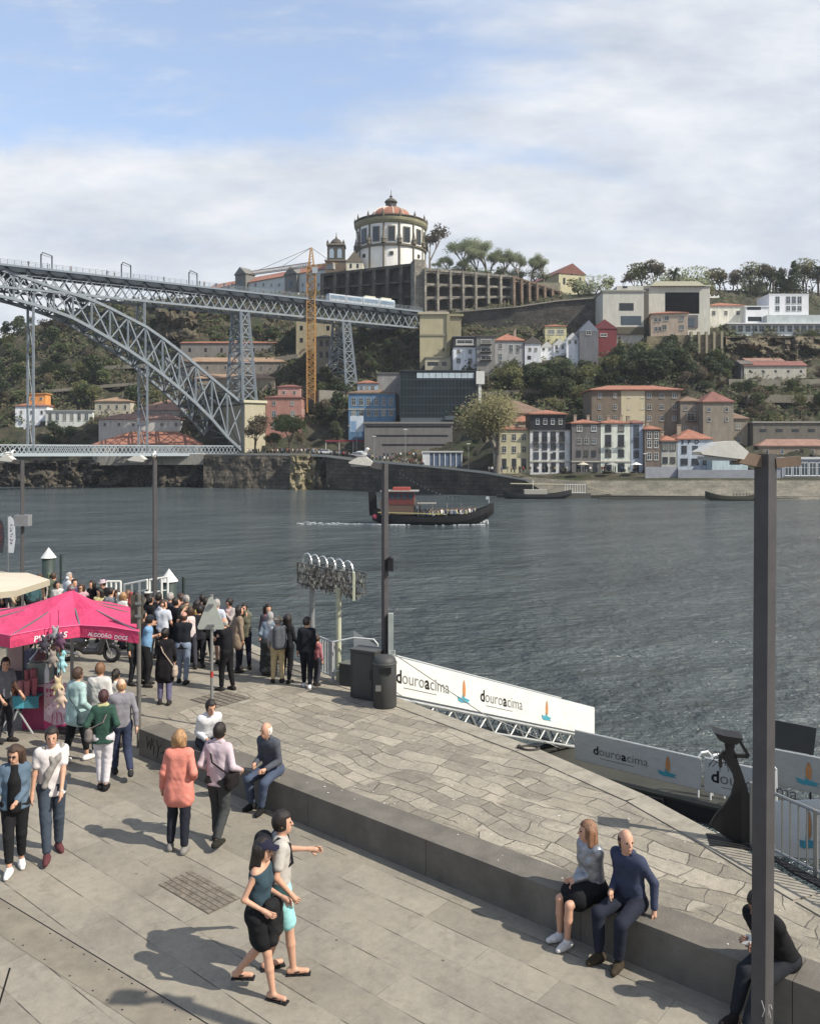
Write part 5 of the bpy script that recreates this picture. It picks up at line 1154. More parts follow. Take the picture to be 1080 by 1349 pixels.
    for sg in (1,-1):
        a,e,w=am[sg]; hd_=(w-e)/(np.linalg.norm(w-e)+1e-9); lat=np.cross(hd_,np.array([0,sg,0.001])); lat=np.cross(hd_,[0,1,0]); 
        if np.linalg.norm(lat)<.1: lat=np.array([1,0,0.])
        lat/=np.linalg.norm(lat); nrm=np.cross(lat,hd_)*sg*-1
        base=w+hd_*.085*s
        for i,(o,L) in enumerate(((-.026,.070),(-.009,.080),(.009,.074),(.026,.058))):
            p0=base-hd_*.02*s+lat*o*s; p1=base+hd_*L*.5*s+lat*o*1.15*s+nrm*.006*s; p2=p1+(hd_*.75+nrm*.55)*L*.5*s
            fm.tube([p0,p1,p2],[.0105*s,.0095*s,.0075*s],n_)
        t0=w+hd_*.025*s-lat*.02*s; t1=t0-lat*.03*s+hd_*.03*s+nrm*.01*s; fm.tube([t0,t1,t1+hd_*.032*s-lat*.006*s],[.013*s,.0115*s,.009*s],n_)
    body=sobj('person',B,skinm(skin),None,extra=fm); body.location=(X,Y,z); body.rotation_euler=(0,0,rz); tag(body,label,'person',group)
    if near:
        em=MB()
        for yy in (.031,-.031): em.ball(HP(.088,yy,.014),.0115*s,8)
        em.build('eyes',DARK,body,smooth=True); bm_=MB().bar(HP(.098,-.022,-.058),HP(.098,.022,-.058),.006*s,.008*s); bm_.build('mouth',M('7c4a44',.6,0),body)
    # ---- clothes
    def leg_gar(name,mat,frac,infl,wr,taper=1.0,upper=True):
        g=SDF(hv)
        for sg in (1,-1):
            a,k,c=lg[sg]
            g.cap(a,k,(.088*(.5+.5*wf)+infl)*s,(.056+infl)*s,.03)
            if frac>.5: e=k+(c-k)*((frac-.5)*2); g.cap(k,e,(.058+infl)*s,(.040*taper+infl)*s,.02)
            else: pass
            if upper: g.cap(T(.10,sg*.05*wf),T(0,sg*.07),(.090*wf+infl)*s,(.097+infl)*s,.05)
        if frac<=.5:
            pass
        return sobj(name,g,mat,body,wr,seed)
    if botkind=='trousers': leg_gar('trousers',cloth(bot),botlen,.017,.004)
    elif botkind=='shorts':
        g=SDF(hv)
        for sg in (1,-1):
            a,k,c=lg[sg]; e=a+(k-a)*.82; g.cap(a,e,.112*s,.092*s,.03).cap(T(.10,sg*.05),T(0,sg*.07),.105*s,.122*s,.05)
        sobj('shorts',g,cloth(bot),body,.004,seed)
    elif botkind in ('skirt','longskirt'):
        g=SDF(hv); fr=.62 if botkind=='skirt' else 0
        for sg in (1,-1):
            a,k,c=lg[sg]; g.cap(T(.12,sg*.04),T(0,sg*.07),.10*s,.122*s,.05)
            if fr: g.cap(a,a+(k-a)*fr,.115*s,.118*s,.12)
            else: g.cap(a,k,.115*s,.12*s,.15).cap(k,k+(c-k)*.85,.12*s,.13*s,.15)
        ma=(lg[1][0]+lg[-1][0])/2; mk=(lg[1][1]+lg[-1][1])/2; g.cap(ma,ma+(mk-ma)*(.62 if fr else 1.2),.115*s,.135*s,.10)
        sobj('skirt',g,cloth(bot),body,.006,seed)
    # top
    g=SDF(hv); i=.0115*toploose
    g.cap(sh[1]-yax*.03*s,sh[-1]+yax*.03*s,(.062+i)*s,(.062+i)*s,.05).cap(neck-up*.06*s,neck-up*.012*s,(.068+i)*s,.063*s,.03)
    for sg in (1,-1):
        g.cap(T(.42,sg*.075*fw),T(.20,sg*.055*wf),(.099*fw+i)*s,(.091*wf+i*1.2)*s,.06).cap(T(.20,sg*.055*wf),T(.0-toplen*.3,sg*.065),(.091*wf+i*1.2)*s,(.104+i*1.4)*s,.06)
        if toplen>.3: 
            a,k,c=lg[sg]; g.cap(a,a+(k-a)*min(1,toplen),.108*s,.120*s,.09)
        if fem: g.cap(T(.36,sg*.07,.058),T(.345,sg*.07,.068),(.05+i)*s,(.048+i)*s,.06)
        a,e,w=am[sg]
        if sleeve=='long': g.cap(a,e,(.045*fw+i)*s,(.037+i)*s,.03).cap(e,w-(w-e)*.02,(.038+i)*s,(.029+i)*s,.02)
        elif sleeve=='short': g.cap(a,a+(e-a)*.6,(.047*fw+i)*s,(.048+i)*s,.03)
        elif sleeve=='three': g.cap(a,e,(.050*fw+i)*s,(.041+i)*s,.03).cap(e,e+(w-e)*.5,(.042+i)*s,(.038+i)*s,.02)
    if toplen<=.3: 
        hz=T(-.02-toplen*.35,0); g.clip(-up,-(up@hz))
    if sleeve=='none': g.holes.append(lambda X_,Y_,Z_: np.maximum(Z_-(T(.50,0)[2]),-1))
    sobj('jacket' if toploose>1.6 else ('dress' if toplen>.5 else 'shirt'),g,cloth(top),body,.0035 if toploose<1.6 else .005,seed+3)
    # shoes
    for sg in (1,-1):
        a,k,c=lg[sg]; tdir=np.array([1,sg*.18+kneeout*.3*sg,0]); tdir/=np.linalg.norm(tdir); g=SDF(hv*.8); b0=c-np.array([0,0,.045*s])
        if shoe=='flip':
            m=MB(); hp0=b0-tdir*.075*s-np.array([0,0,.042*s]); tp=b0+tdir*.19*s-np.array([0,0,.042*s]); m.bar(hp0,tp,.085*s,.018*s); 
            sd_=np.array([-tdir[1],tdir[0],0]); p=b0+tdir*.13*s; m.tube([p-sd_*.045*s-np.array([0,0,.03*s]),p+np.array([0,0,.0*s]),p+sd_*.045*s-np.array([0,0,.03*s])],.009*s,5); m.tube([p+np.array([0,0,.002]),b0+sd_*.045*s+tdir*.02*s],.008*s,5).tube([p+np.array([0,0,.002]),b0-sd_*.045*s+tdir*.02*s],.008*s,5); m.build('sandal',DARK,body); continue
        g.cap(b0-tdir*.045*s,b0+tdir*.07*s,.047*s,.043*s,.03).cap(b0+tdir*.07*s,b0+tdir*.15*s-np.array([0,0,.008*s]),.044*s,.034*s,.03).cap(c,b0,.043*s,.045*s,.03); g.clip((0,0,1),c[2]+.03*s); g.clip((0,0,-1),-(c[2]-.083*s))
        sobj('shoe',g,cloth(shoe),body)
    # hair
    hm=hairmat(hexc(HAIRC.get(hair,hair))); g=SDF(hv*.9); rr=.013
    def facecut(lo_,fx_):
        def fn(X_,Y_,Z_):
            qx=(X_-hc[0])*Hx[0]+(Y_-hc[1])*Hx[1]+(Z_-hc[2])*Hx[2]; qz=(X_-hc[0])*Hz[0]+(Y_-hc[1])*Hz[1]+(Z_-hc[2])*Hz[2]
            return np.minimum(qx-fx_*s,lo_*s-qz)
        return fn
    if hstyle!='bald' and hstyle!='none':
        g.ell(hc+Hz*.022*s-Hx*.006*s,((.098+rr)*s,(.078+rr)*s,(.115+rr)*s),.02,RM)
        if hstyle in('long','curly'):
            w_=.055 if hstyle=='long' else .07
            for yy in (-.05,0,.05): g.cap(HP(-.055,yy,.02),HP(-.075,yy*1.2,-.19),w_*s,w_*.8*s,.03)
            for yy in (-.085,.085): g.cap(HP(-.01,yy*.85,.04),HP(-.01,yy,-.14),.03*s,.03*s,.03)
        elif hstyle=='bob':
            for yy in (-.07,-.035,.035,.07): g.cap(HP(-.035,yy,.03),HP(-.04,yy,-.08),.045*s,.04*s,.03)
        elif hstyle=='bun': g.ell(HP(-.12,0,.05),(.045*s,.045*s,.045*s),.02)
        elif hstyle=='pony': g.cap(HP(-.11,0,.03),HP(-.14,0,-.14),.032*s,.02*s,.02)
        g.holes.append(facecut(.072,.045)); 
        if hstyle in('short','bun','pony'): 
            def lowcut(X_,Y_,Z_): 
                qz=(X_-hc[0])*Hz[0]+(Y_-hc[1])*Hz[1]+(Z_-hc[2])*Hz[2]; return -.075*s-qz
            if hstyle=='short': g.holes.append(lowcut)
        sobj('hair',g,hm,body,.003,seed)
    elif hstyle=='bald':
        g.ell(hc+Hz*.0*s-Hx*.004*s,((.098+.006)*s,(.078+.008)*s,(.115+.006)*s),.02,RM); g.holes.append(facecut(.2,.02)); g.clip(Hz,Hz@(hc+Hz*.045*s)); g.clip(-Hz,-(Hz@(hc-Hz*.07*s)))
        sobj('hair',g,hm,body)
    # extras
    for e in ex:
        k=e[0]
        if k=='cap':
            g=SDF(hv*.9); g.ell(hc+Hz*.03*s,(.118*s,.098*s,.115*s),.02,RM); g.clip(-Hz,-(Hz@(hc+Hz*.045*s))); V,Q=g.mesh(); m=MB(); m.add(V.tolist(),Q.tolist()); m.prism([(0,0)]*0 or [(0,-.07*s),(.08*s,-.065*s),(.10*s,0),(.08*s,.065*s),(0,.07*s)],'z',0,.008*s)
            nb=10; base=len(m.v)-nb
            for q in range(base,len(m.v)): v=m.v[q]; m.v[q]=tuple(HP(.085,0,.05)+Hx*v[0]+Hy*v[1]+Hz*v[2])
            m.build('cap',cloth(e[1]),body,smooth=False)
        elif k=='hijab':
            g=SDF(hv); g.ell(hc+Hz*.01*s-Hx*.01*s,(.12*s,.10*s,.135*s),.03,RM).cap(HP(-.02,0,-.08),T(.50,0),.085*s,.11*s,.05); g.holes.append(facecut(.06,.05)); sobj('headscarf',g,cloth(e[1]),body)
        elif k=='glasses':
            m=MB(); 
            for yy in (.033,-.033): m.ball(HP(.098,yy,.016),.024*s,8,0,(.5,1,.75))
            m.bar(HP(.1,-.06,.022),HP(.1,.06,.022),.006*s); m.build('sunglasses',DARK,body)
        elif k=='backpack':
            g=SDF(hv); 
            for yy in (-.07,.07): g.cap(T(.50,yy,-.17),T(.10,yy,-.20),.10*s,.115*s,.06)
            o=sobj('backpack',g,cloth(e[1]),body,.004,seed)
            m=MB(); 
            for yy in (-.11,.11): m.tube([T(.46,yy,-.14),T(.575,yy,-.02),T(.50,yy,.10),T(.30,yy,.13),T(.2,yy*1.3,-.02),T(.14,yy,-.14)],.018*s,5)
            m.build('strap',cloth(e[1]),o)
        elif k=='bag':   # side, colour
            sg=e[1]; g=SDF(hv); c0=T(-.02 if len(e)<4 else e[3],sg*.23,-.02); g.cap(c0+np.array([-.09*s,0,0]),c0+np.array([.09*s,0,0]),.055*s,.055*s,.02).cap(c0+np.array([-.09*s,0,-.13*s]),c0+np.array([.09*s,0,-.13*s]),.065*s,.065*s,.12)
            o=sobj('handbag',g,cloth(e[2]),body,.002,seed); m=MB(); 
            m.tube([c0+np.array([-.08*s,0,.03*s]),T(.30,-sg*.02,-.15),T(.545,-sg*.13,-.05),T(.54,-sg*.13,.04),T(.35,0,.155),c0+np.array([.08*s,0,.03*s])],.013*s,5); m.build('strap',cloth(e[2]),o)
        elif k=='scarf':
            g=SDF(hv); 
            for a,b in (((.53,.09,.0),(.53,-.09,.0)),((.53,.09,0),(.48,.03,.11)),((.53,-.09,0),(.48,-.03,.11)),((.48,.0,.12),(.28,.03,.15))): g.cap(T(*a),T(*b),.035*s,.04*s,.03)
            sobj('scarf',g,cloth(e[1]),body,.004,seed)
        elif k=='tied':   # garment slung/tied, at torso coords
            g=SDF(hv); g.cap(T(.55,.13,.02),T(.40,.07,.10),.036*s,.04*s,.02).cap(T(.40,.07,.10),T(.22,-.06,.115),.042*s,.05*s,.03).cap(T(.55,-.10,.03),T(.36,.02,.115),.03*s,.036*s,.02).cap(T(.26,-.03,.12),T(.06,-.10,.12),.045*s,.04*s,.03).cap(T(.54,.08,-.07),T(.54,-.08,-.07),.035*s,.035*s,.04); sobj('draped_sweater',g,cloth(e[1]),body,.006,seed)
        elif k=='carry':  # jacket carried over the arm at hip
            g=SDF(hv); g.cap(T(.12,-.12,.14),T(.10,.06,.18),.06*s,.06*s,.05).cap(T(.10,-.06,.16),T(-.26,-.08,.17),.09*s,.07*s,.05).cap(T(.08,.06,.17),T(-.2,.03,.2),.07*s,.06*s,.05); sobj('carried_jacket',g,cloth(e[1]),body,.008,seed)
        elif k=='hat':
            m=MB(); n0=0; m.lathe([(.0001,.12*s),(.06*s,.115*s),(.085*s,.08*s),(.095*s,.035*s),(.15*s,.03*s),(.15*s,.022*s),(.09*s,.025*s)],14)
            m.v=[tuple(hc+Hx*v[0]+Hy*v[1]+Hz*(v[2]+.02*s)) for v in m.v]; m.build('hat',cloth(e[1]),body,smooth=True)
        elif k=='phone': 
            w=am[-1][2]; MB().box(w[0]+.02,w[0]+.03,w[1]-.04,w[1]+.04,w[2]+.0,w[2]+.16).build('phone',DARK,body)
        elif k=='paper':
            w=am[e[1]][2]; m=MB().box(-.06,.06,-.045,.045,-.006,.006); o=m.build('paper',M('b9b5aa'),body); o.location=Vector(w)+Vector((.06,0,.05)); o.rotation_euler=(.3,.5,.2)
        elif k=='inner':
            g=SDF(hv); g.cap(T(.50,0,.05),T(.34,0,.100),.065*s,.085*s,.03).cap(T(.34,0,.100),T(-.02,0,.088),.085*s,.098*s,.03); sobj('inner_shirt',g,cloth(e[1]),body,.002,seed)
        elif k=='collar':
            g=SDF(hv); g.cap(T(.555,.055),T(.555,-.055),.052*s,.052*s,.03); sobj('collar',g,cloth(e[1]),body)
        elif k=='watch':
            a,el,w=am[e[1]]; MB().ball(w,.036*s,8,0,(1,1,.5)).build('watch',STEEL,body)
    return body
# ---------------------------------------------------------------- tiny low detail people for the far quay, boat and bridge
def small_person(seed,top,bot,skin='a87c62',hair='2a211c',sit=False):
    g=SDF(.055); hz=.92 if not sit else .1
    if sit: g.cap((0,.1,.1),(.4,.1,.1),.09,.07,.05).cap((0,-.1,.1),(.4,-.1,.1),.09,.07,.05).cap((.4,.1,.1),(.42,.1,-.3),.06).cap((.4,-.1,.1),(.42,-.1,-.3),.06)
    else: st=.1+.05*(seed%3); g.cap((0,.09,hz),(st*.5,.1,.06),.1,.06,.04).cap((0,-.09,hz),(-st*.5,-.1,.06),.1,.06,.04)
    g.cap((0,.07,hz+.05),(0,.08,hz+.42),.12,.12,.06).cap((0,-.07,hz+.05),(0,-.08,hz+.42),.12,.12,.06).cap((0,.2,hz+.5),(.05,.26,hz+.02 if seed%2 else hz+.2),.06,.05,.04).cap((0,-.2,hz+.5),(.1,-.25,hz+.1),.06,.05,.04)
    g.cap((0,0,hz+.5),(0,0,hz+.6),.07,.06,.03).ell((0,0,hz+.7),(.1,.09,.13),.03)
    V,Q=g.mesh(); mb=MB(); V=V.tolist(); mb.add(V,Q.tolist()); mb.m=[]
    for f in mb.f:
        c=[sum(mb.v[i][k] for i in f)/4 for k in range(3)]; z=c[2]-hz
        mb.m.append(1 if z<.02 and (z<-.0 or True) else (0 if z<.52 else (3 if (c[0]<.03 or z>.78) and z>.6 else 2)))
    return mb.build('person',[cloth(top),cloth(bot),skinm(skin),M(hexc(hair),.7,0)],None,smooth=True)
SP=[small_person(i,t,b) for i,(t,b) in enumerate([('23252b','1d1e22'),('b9bcc0','2c3140'),('8f2f2c','23242a'),('3b5578','22252b'),('c9c6bd','6e6455'),('5b5a55','2a3350'),('24302c','8a8272'),('a58f56','25262b')])]
SS=[small_person(i,t,b,sit=True) for i,(t,b) in enumerate([('2a2c33','1d1e22'),('c2c4c6','2c3140'),('a3a08f','23242a'),('4b6488','22252b'),('bdb27a','3c3a35')])]
spu=set(); CN=['navy','white','red','blue','cream','grey','black','mustard']; CS=['dark','white','pale grey','blue','yellow']
def small(protos,i,loc,rz,where,group,sc=1.0):
    pr=protos[i]; nm=(CN if protos is SP else CS)[i]; lab=f'distant person in {nm} top {where}'
    if id(pr) not in spu: spu.add(id(pr)); o=pr
    else: o=pr.copy(); COL.objects.link(o)
    o.location=loc; o.rotation_euler=(0,0,rz); o.scale=(sc,)*3; tag(o,lab,'person',group); return o
rp=random.Random(33)
def crowd_line(n,x0,x1,yf,Df,where,group,jit=4):
    for k in range(n):
        px=x0+(x1-x0)*(k+rp.random())/n; y=yf(px); D=Df(px)+rp.uniform(0,jit); zq=P(px,y,Df(px)).z
        small(SP,rp.randrange(8),(P(px,y,D).x,D,zq),rp.uniform(0,6.3),where,group,rp.uniform(.93,1.05))
crowd_line(46,325,425,lambda x:598.3,lambda x: 241-(x-325)*.1,'in the crowd at the foot of the stone pier','people crowding the far quay by the stone pier',7)
crowd_line(26,425,505,lambda x: 600+(x-425)*.1,lambda x:229-(x-425)*.12,'on the sloping far quay','people walking on the sloping far quay',6)
crowd_line(16,505,560,lambda x: 609+(x-505)*.1,lambda x:217-(x-505)*.15,'on the far quay left of the kiosk','people by the kiosk on the far quay',5)
crowd_line(38,640,840,lambda x: 623,lambda x:203-(x-640)*.01,'outside the far waterfront town houses','people outside the waterfront town houses',2)
crowd_line(16,505,590,lambda x: 603,lambda x:232,'in front of the concrete car park','people in front of the car park',2)
O_,u_,n_,sof_,q_,zt_=BR
for k,px in enumerate([37,62,93,140,150,215,262,268,300,345,372,380,392,401,415,424]):
    p=O_+q_(sof_(px),zt_,-.7); small(SP,k%8,p,rp.uniform(0,6.3),'leaning along the upper deck railing of the bridge','people on the upper deck of the bridge')
# ---------------------------------------------------------------- near quay
rl_=random.Random(3)
WZ=-4.25
EDGE=[(16,-6),(8.5,4),(5.3,10.85),(4.57,12.6),(3.93,13.96),(2.37,16.3),(-.27,19.5),(-2.36,21.9),(-4.3,24.4),(-9.6,31.5),(-19,40),(-45,60)]
poly=EDGE+[(-45,-6)]
mb=MB(); n=len(poly)
mb.add([(x,y,0) for x,y in poly],[tuple(range(n))]); o=mb.build('promenade_pavement',MP); tag(o,kind='structure')
mb=MB()
for a,b in zip(EDGE[:-1],EDGE[1:]): mb.add([(a[0],a[1],-.003),(b[0],b[1],-.003),(b[0]*1.0,b[1],WZ-3),(a[0],a[1],WZ-3)],[(0,1,2,3)])
tag(mb.build('quay_edge_wall',rock(hexc('3f3b34'),hexc('57513f'),hexc('6e664f'),.6,.2,joint=.5)),kind='structure')
# rough flagstones between bench wall and water
WA=Vector((-5.16,15.9,0)); wd=Vector((.762,-.647,0)).normalized(); wn=Vector((-wd.y,wd.x,0))
pl=[(WA+wn*.5+wd*.2).to_tuple()[:2],(-5.6,17.6),(-4.0,20.6),(-2.2,21.75),(-.27,19.5),(2.37,16.3),(3.93,13.96),(4.57,12.6),(5.3,10.85),(8.5,4),(9,3),((WA+wd*17+wn*.5).x,(WA+wd*17+wn*.5).y)]
pl=[(x*1.0,y) for x,y in pl]; cx=sum(p[0] for p in pl)/len(pl)
o=MB().add([(x,y,.004) for x,y in pl],[tuple(range(len(pl)))[::-1]]).build('flagstone_slope',MF); tag(o,kind='structure')
# kerb stones at the quay edge, lighter
mb=MB()
for a,b in zip(EDGE[1:9],EDGE[2:10]):
    a=Vector((*a,0)); b=Vector((*b,0)); d=(b-a); L=d.length; d.normalize(); nn=Vector((-d.y,d.x,0)); 
    if nn.dot(Vector((-1,-1,0)))<0: nn=-nn
    k=max(1,int(L/1.1)); 
    for i in range(k):
        p=a+d*(L*i/k+.012); q=a+d*(L*(i+1)/k-.012); mb.add([p-nn*.02+Vector((0,0,-.25)),q-nn*.02+Vector((0,0,-.25)),q+nn*.42+Vector((0,0,-.25)),p+nn*.42+Vector((0,0,-.25)),p-nn*.02+Vector((0,0,.022)),q-nn*.02+Vector((0,0,.022)),q+nn*.42+Vector((0,0,.022)),p+nn*.42+Vector((0,0,.022))],[(4,5,6,7),(0,1,5,4),(1,2,6,5),(2,3,7,6),(3,0,4,7)])
tag(mb.build('quay_kerb',M('8d8677',.85,.22,3,.3,40)),kind='structure')
# bench wall
def obox(mb,o,d,nn,l0,l1,w0,w1,z0,z1,mi=0):
    vs=[o+d*l+nn*w+Vector((0,0,z)) for z in (z0,z1) for l,w in ((l0,w0),(l1,w0),(l1,w1),(l0,w1))]; return mb.add(vs,[(0,3,2,1),(4,5,6,7),(0,1,5,4),(1,2,6,5),(2,3,7,6),(3,0,4,7)],mi)
bw=thing('bench_wall','long low grey stone bench wall crossing the promenade diagonally','bench',WA,0); mb=MB(); cp=MB(); L=0; zero=Vector((0,0,0))
k=0
while L<17:
    l=2.35; obox(mb,zero,wd,wn,L+.004,L+l-.004,.0,.5,-.1,.5); L+=l
mb.build('block',M('67625a',.88,.28,2.2,.4,30,streak=.35,spec=.2),bw)
# graffito strokes on end face
g=MB(); gp=lambda a,z: wd*a+wn*(-.004)+Vector((0,0,z))
for st in ([(.28,.42),(.3,.2),(.36,.36),(.4,.2),(.44,.42)],[(.5,.4),(.46,.3),(.52,.28),(.5,.12)],[(.6,.42),(.66,.28),(.62,.08),(.68,.3),(.78,.38)],[(.72,.2),(.86,.26)]): g.tube([gp(a,z) for a,z in st],.008,4)
g.build('graffiti',M('24242a'),bw)
# channel strip lower left
ca=G(0,1185); cb=G(270,1349); cd=(cb-ca).normalized(); cn=Vector((-cd.y,cd.x,0)); 
if cn.y>0: cn=-cn
ch=MB(); sl=MB()
ch.add([ca-cd*8+Vector((0,0,.004)),cb+cd*8+Vector((0,0,.004)),cb+cd*8+cn*.42+Vector((0,0,.004)),ca-cd*8+cn*.42+Vector((0,0,.004))],[(0,3,2,1)])
o=ch.build('drain_channel',M('7b7364',.85,.22,2.5,.3,40)); tag(o,kind='structure')
for i in range(64):
    for w in (.05,.37): p=ca-cd*3+cd*(i*.235)+cn*w+Vector((0,0,.006)); sl.lathe([(.0001,.001),(.011,.0),(.013,-.004)],8,tuple(p+cd*rl_.uniform(-.03,.03))) if rl_.random()<.85 else None
sl.add([ca-cd*8+cn*-.015+Vector((0,0,.0055)),cb+cd*8+cn*-.015+Vector((0,0,.0055)),cb+cd*8+cn*.0+Vector((0,0,.0055)),ca-cd*8+cn*.0+Vector((0,0,.0055))],[(0,3,2,1)]); sl.build('drain_hole',DARK,o)
def cover(name,lab,px,py,w,h,col,n1,n2):
    c=G(px,py); t=thing(name,lab,'drain cover',c,WDIR); MB().box(-w/2,w/2,-h/2,h/2,0,.007).build('frame',M(col,.7,.1,5),t); m=MB()
    for i in range(n1):
        for j in range(n2): x=-w/2+w*(i+.5)/n1; y=-h/2+h*(j+.5)/n2; off=(w/n1/2 if j%2 else 0)*.6; m.box(x-w/n1*.43+off*0,x+w/n1*.43,y-h/n2*.4,y+h/n2*.4,.007,.012)
    m.build('paver_inlay',M('70675a',.85,.35,9,.4,50),t)
cover('inlaid_cover','small brick patterned patch set in the paving left of the walking couple',262,1175,1.1,.5,'585144',10,6)
cover('manhole_cover','dark rectangular service cover beyond the triangular sign pole',291,921,1.0,1.0,'2f2e2d',6,6)
# litter
rl_=random.Random(3); m=MB()
for _ in range(260):
    l=rl_.uniform(1,14); w=rl_.uniform(.1,4.2); p=WA+wd*l+wn*w; 
    if p.y<6 or (p.x-EDGE[4][0])*.0>1: continue
    z=.505 if w<.5 else .012; r=rl_.uniform(.006,.02)
    if w>.5 and w<.6: continue
    q=max(0,(p.x*.64+p.y*.77)); 
    if q>14.4: continue
    m.ball((p.x,p.y,z),r,5,0,(1,rl_.uniform(.5,1),.25))
tag(m.build('bird_droppings',M('c9c5ba')),'white specks of droppings over the flagstones and wall','droppings',kind='stuff')
# ---------------------------------------------------------------- lamps and gulls
def gull(loc,rz,lab):
    t=SDF(.012); t.ell((0,0,.13),(.17,.07,.075),.03).cap((.12,0,.16),(.17,0,.23),.04,.035,.03).ell((.19,0,.245),(.05,.038,.04),.02).cap((-.12,0,.13),(-.27,0,.12),.03,.012,.03)
    b=sobj('seagull',t,M('cfcfca',.7,.05),None); tag(b,lab,'gull'); b.location=loc; b.rotation_euler=(0,0,R(rz))
    w=SDF(.012); 
    for s in (1,-1): w.cap((.06,s*.055,.15),(-.2,s*.03,.15),.045,.018,.02)
    sobj('wings',w,M('858a8e',.7,.05),b); MB().tube([(.23,0,.24),(.285,0,.232)],[.012,.004],5).build('beak',M('c98f2e'),b); MB().tube([(.02,.025,.07),(.02,.025,0)],.007,4).tube([(.02,-.025,.07),(.02,-.025,0)],.007,4).build('legs',M('c9a08a'),b)
def lamp(lab,px,py,ptop,D,w,headdir=-1,near=False,box=None):
    X=(px-540)/F*D; Ht=CAMZ-(ptop-HY)/F*D; t=thing('street_lamp',lab,'street lamp',(X,D,0),0,None if near else 'square section street lamps along the quay')
    L=M('4c4a4b',.55,.25,5,.15,40,coord='obj',metal=.2,streak=.5); Dk=M('26262a',.6,.15)
    k_=w/1.366/2; pq=[(math.cos(R(a_))*k_*1.414,math.sin(R(a_))*k_*1.414) for a_ in (-98,-8,82,172)]; MB().prism(pq,'z',0,Ht).build('post',L,t)
    MB().box(-w*.9,w*.9,-w*.9,w*.9,0,.02).build('base_plate',L,t)
    s=.70 if near else 1.1
    ar=MB(); ar.bar((-.02,0,Ht-.09*s),(-.36*s,-.05,Ht-.02),.09*s,.13*s); 
    if near: ar.bar((.07,0,Ht-.07),(.26,.0,Ht-.05),.06,.075)
    ar.build('bracket',M('6d5a49',.6,.2,8,coord='obj') if near else L,t)
    hd=MB(); x0=-.25*s; ln=.52*s
    pr=[(x0,.02),(x0-ln*.28,.14),(x0-ln*.62,.125),(x0-ln,.02),(x0-ln*.95,-.01),(x0-ln*.1,-.06)]
    hd.prism([(a,b*s+Ht-.0) for a,b in pr],'y',-.17*s,.13*s); h=hd.build('lamp_head',M('b9b7ae',.55,.12,12,coord='obj'),t)
    MB().box(x0-ln*.9,x0-ln*.2,-.12*s,.08*s,Ht-.075*s,Ht-.03*s).build('glass_lens',M('8c9295',.2,.05),h)
    return t,Ht
t,Ht=lamp('tall dark square lamp post in the right foreground, in front of the bench wall',1010,0,598,6.4,.158,near=True)
t.rotation_euler=(0,R(.35),0); t.location.x-=.045
lp,H2=lamp('tall grey lamp post standing behind the dark litter bins',507,0,610,19.6,.16)
MB().box(.08,.2,-.13,.0,0,2.0).build('cable_duct',M('8f9692',.5,.1),lp); MB().box(.07,.2,-.16,0,3.0,3.3).box(.1,.14,-.3,-.1,3.3,3.36).build('camera_box',DARK,lp)
lp,H3=lamp('lamp post rising from the middle of the crowd by the white dock railing',204,0,606,27.5,.155)
lp,H4=lamp('lamp post with a sensor box near the feather flags, far left',29.5,0,606,30.5,.155); MB().box(-.2,.3,-.22,.12,3.1,3.5).build('sensor_box',M('77787a',.5,.1),lp)
gull(((475-540)/F*19.6,19.6,H2+.08),-30,'seagull perched on the head of the middle lamp')
gull(((203-540)/F*27.5,27.5,H3+.02),100,'seagull perched on top of the lamp in the crowd')
gull(((11-540)/F*30.5,30.5,H4+.10),60,'seagull perched on the lamp head at far left')
# ---------------------------------------------------------------- sign poles
c=G(183,985); t=thing('sign_pole','grey sign pole with square dark sign back at the end of the bench wall','sign',c)
MB().tube([(0,0,0),(0,0,3.0)],.042,10).build('pole',M('6d6a64',.5,.15,6,metal=.4,coord='obj'),t); MB().box(-.16,.08,-.01,.01,2.42,2.98).build('sign_plate',M('4d463a',.6,.1),t); MB().box(-.06,.06,-.06,-.0,2.55,2.6).box(-.06,.06,-.06,0,2.8,2.85).build('clamp',STEEL,t)
c=G(279,958); t=thing('triangular_sign','back of a white triangular road sign on a thin pole with red band','sign',c)
MB().tube([(0,0,0),(0,0,2.78)],.032,10).build('pole',M('8d8d8a',.4,.1,6,metal=.5,coord='obj'),t); MB().tube([(0,0,1.05),(0,0,1.17)],.0345,10).build('red_band',M('a02a22',.5),t)
tri=[(-.27,2.06),(.25,2.06),(.27,2.11),(.03,2.72),(-.01,2.74),(-.05,2.72),(-.29,2.11)]; MB().prism(tri,'y',-.03-.02,-.03).build('sign_plate',M('9fa49a',.5,.1,5,coord='obj'),t)
MB().box(-.07,.07,-.1,-.05,2.12,2.17).box(-.05,.05,-.1,-.05,2.55,2.6).build('clamp',STEEL,t)
# ---------------------------------------------------------------- padlock gantry
c=Vector((-2.55,21.2,0)); t=thing('padlock_gantry','tall frame hung with padlocks and topped by wire hoops, by the quay railing','gantry',c)
YG=M('a3a58a',.6,.2,4,coord='obj',streak=.4)
p1=P(411,770,22.3)-c; p2=P(446,775,21.0)-c
MB().tube([(p1.x,p1.y,-.3),(p1.x,p1.y,p1.z)],.075,10).build('post',M('8f9190',.45,.15,3,metal=.4),t); MB().tube([(p2.x,p2.y,-.3),(p2.x,p2.y,p2.z)],.07,10).build('post',YG,t)
a=P(392,747,22.8)-c; b=P(466,762,20.6)-c; ax=(b-a); ax.z=0; Lg=ax.length; ax.normalize(); z0=a.z-.42; z1=a.z+.12; ay=Vector((-ax.y,ax.x,0)); a.z=0
fr=MB()
for z in (z0,(z0+z1)/2,z1):
    for w in (0,.35): fr.bar(a+ay*w+Vector((0,0,z)),a+ax*Lg+ay*w+Vector((0,0,z)),.035)
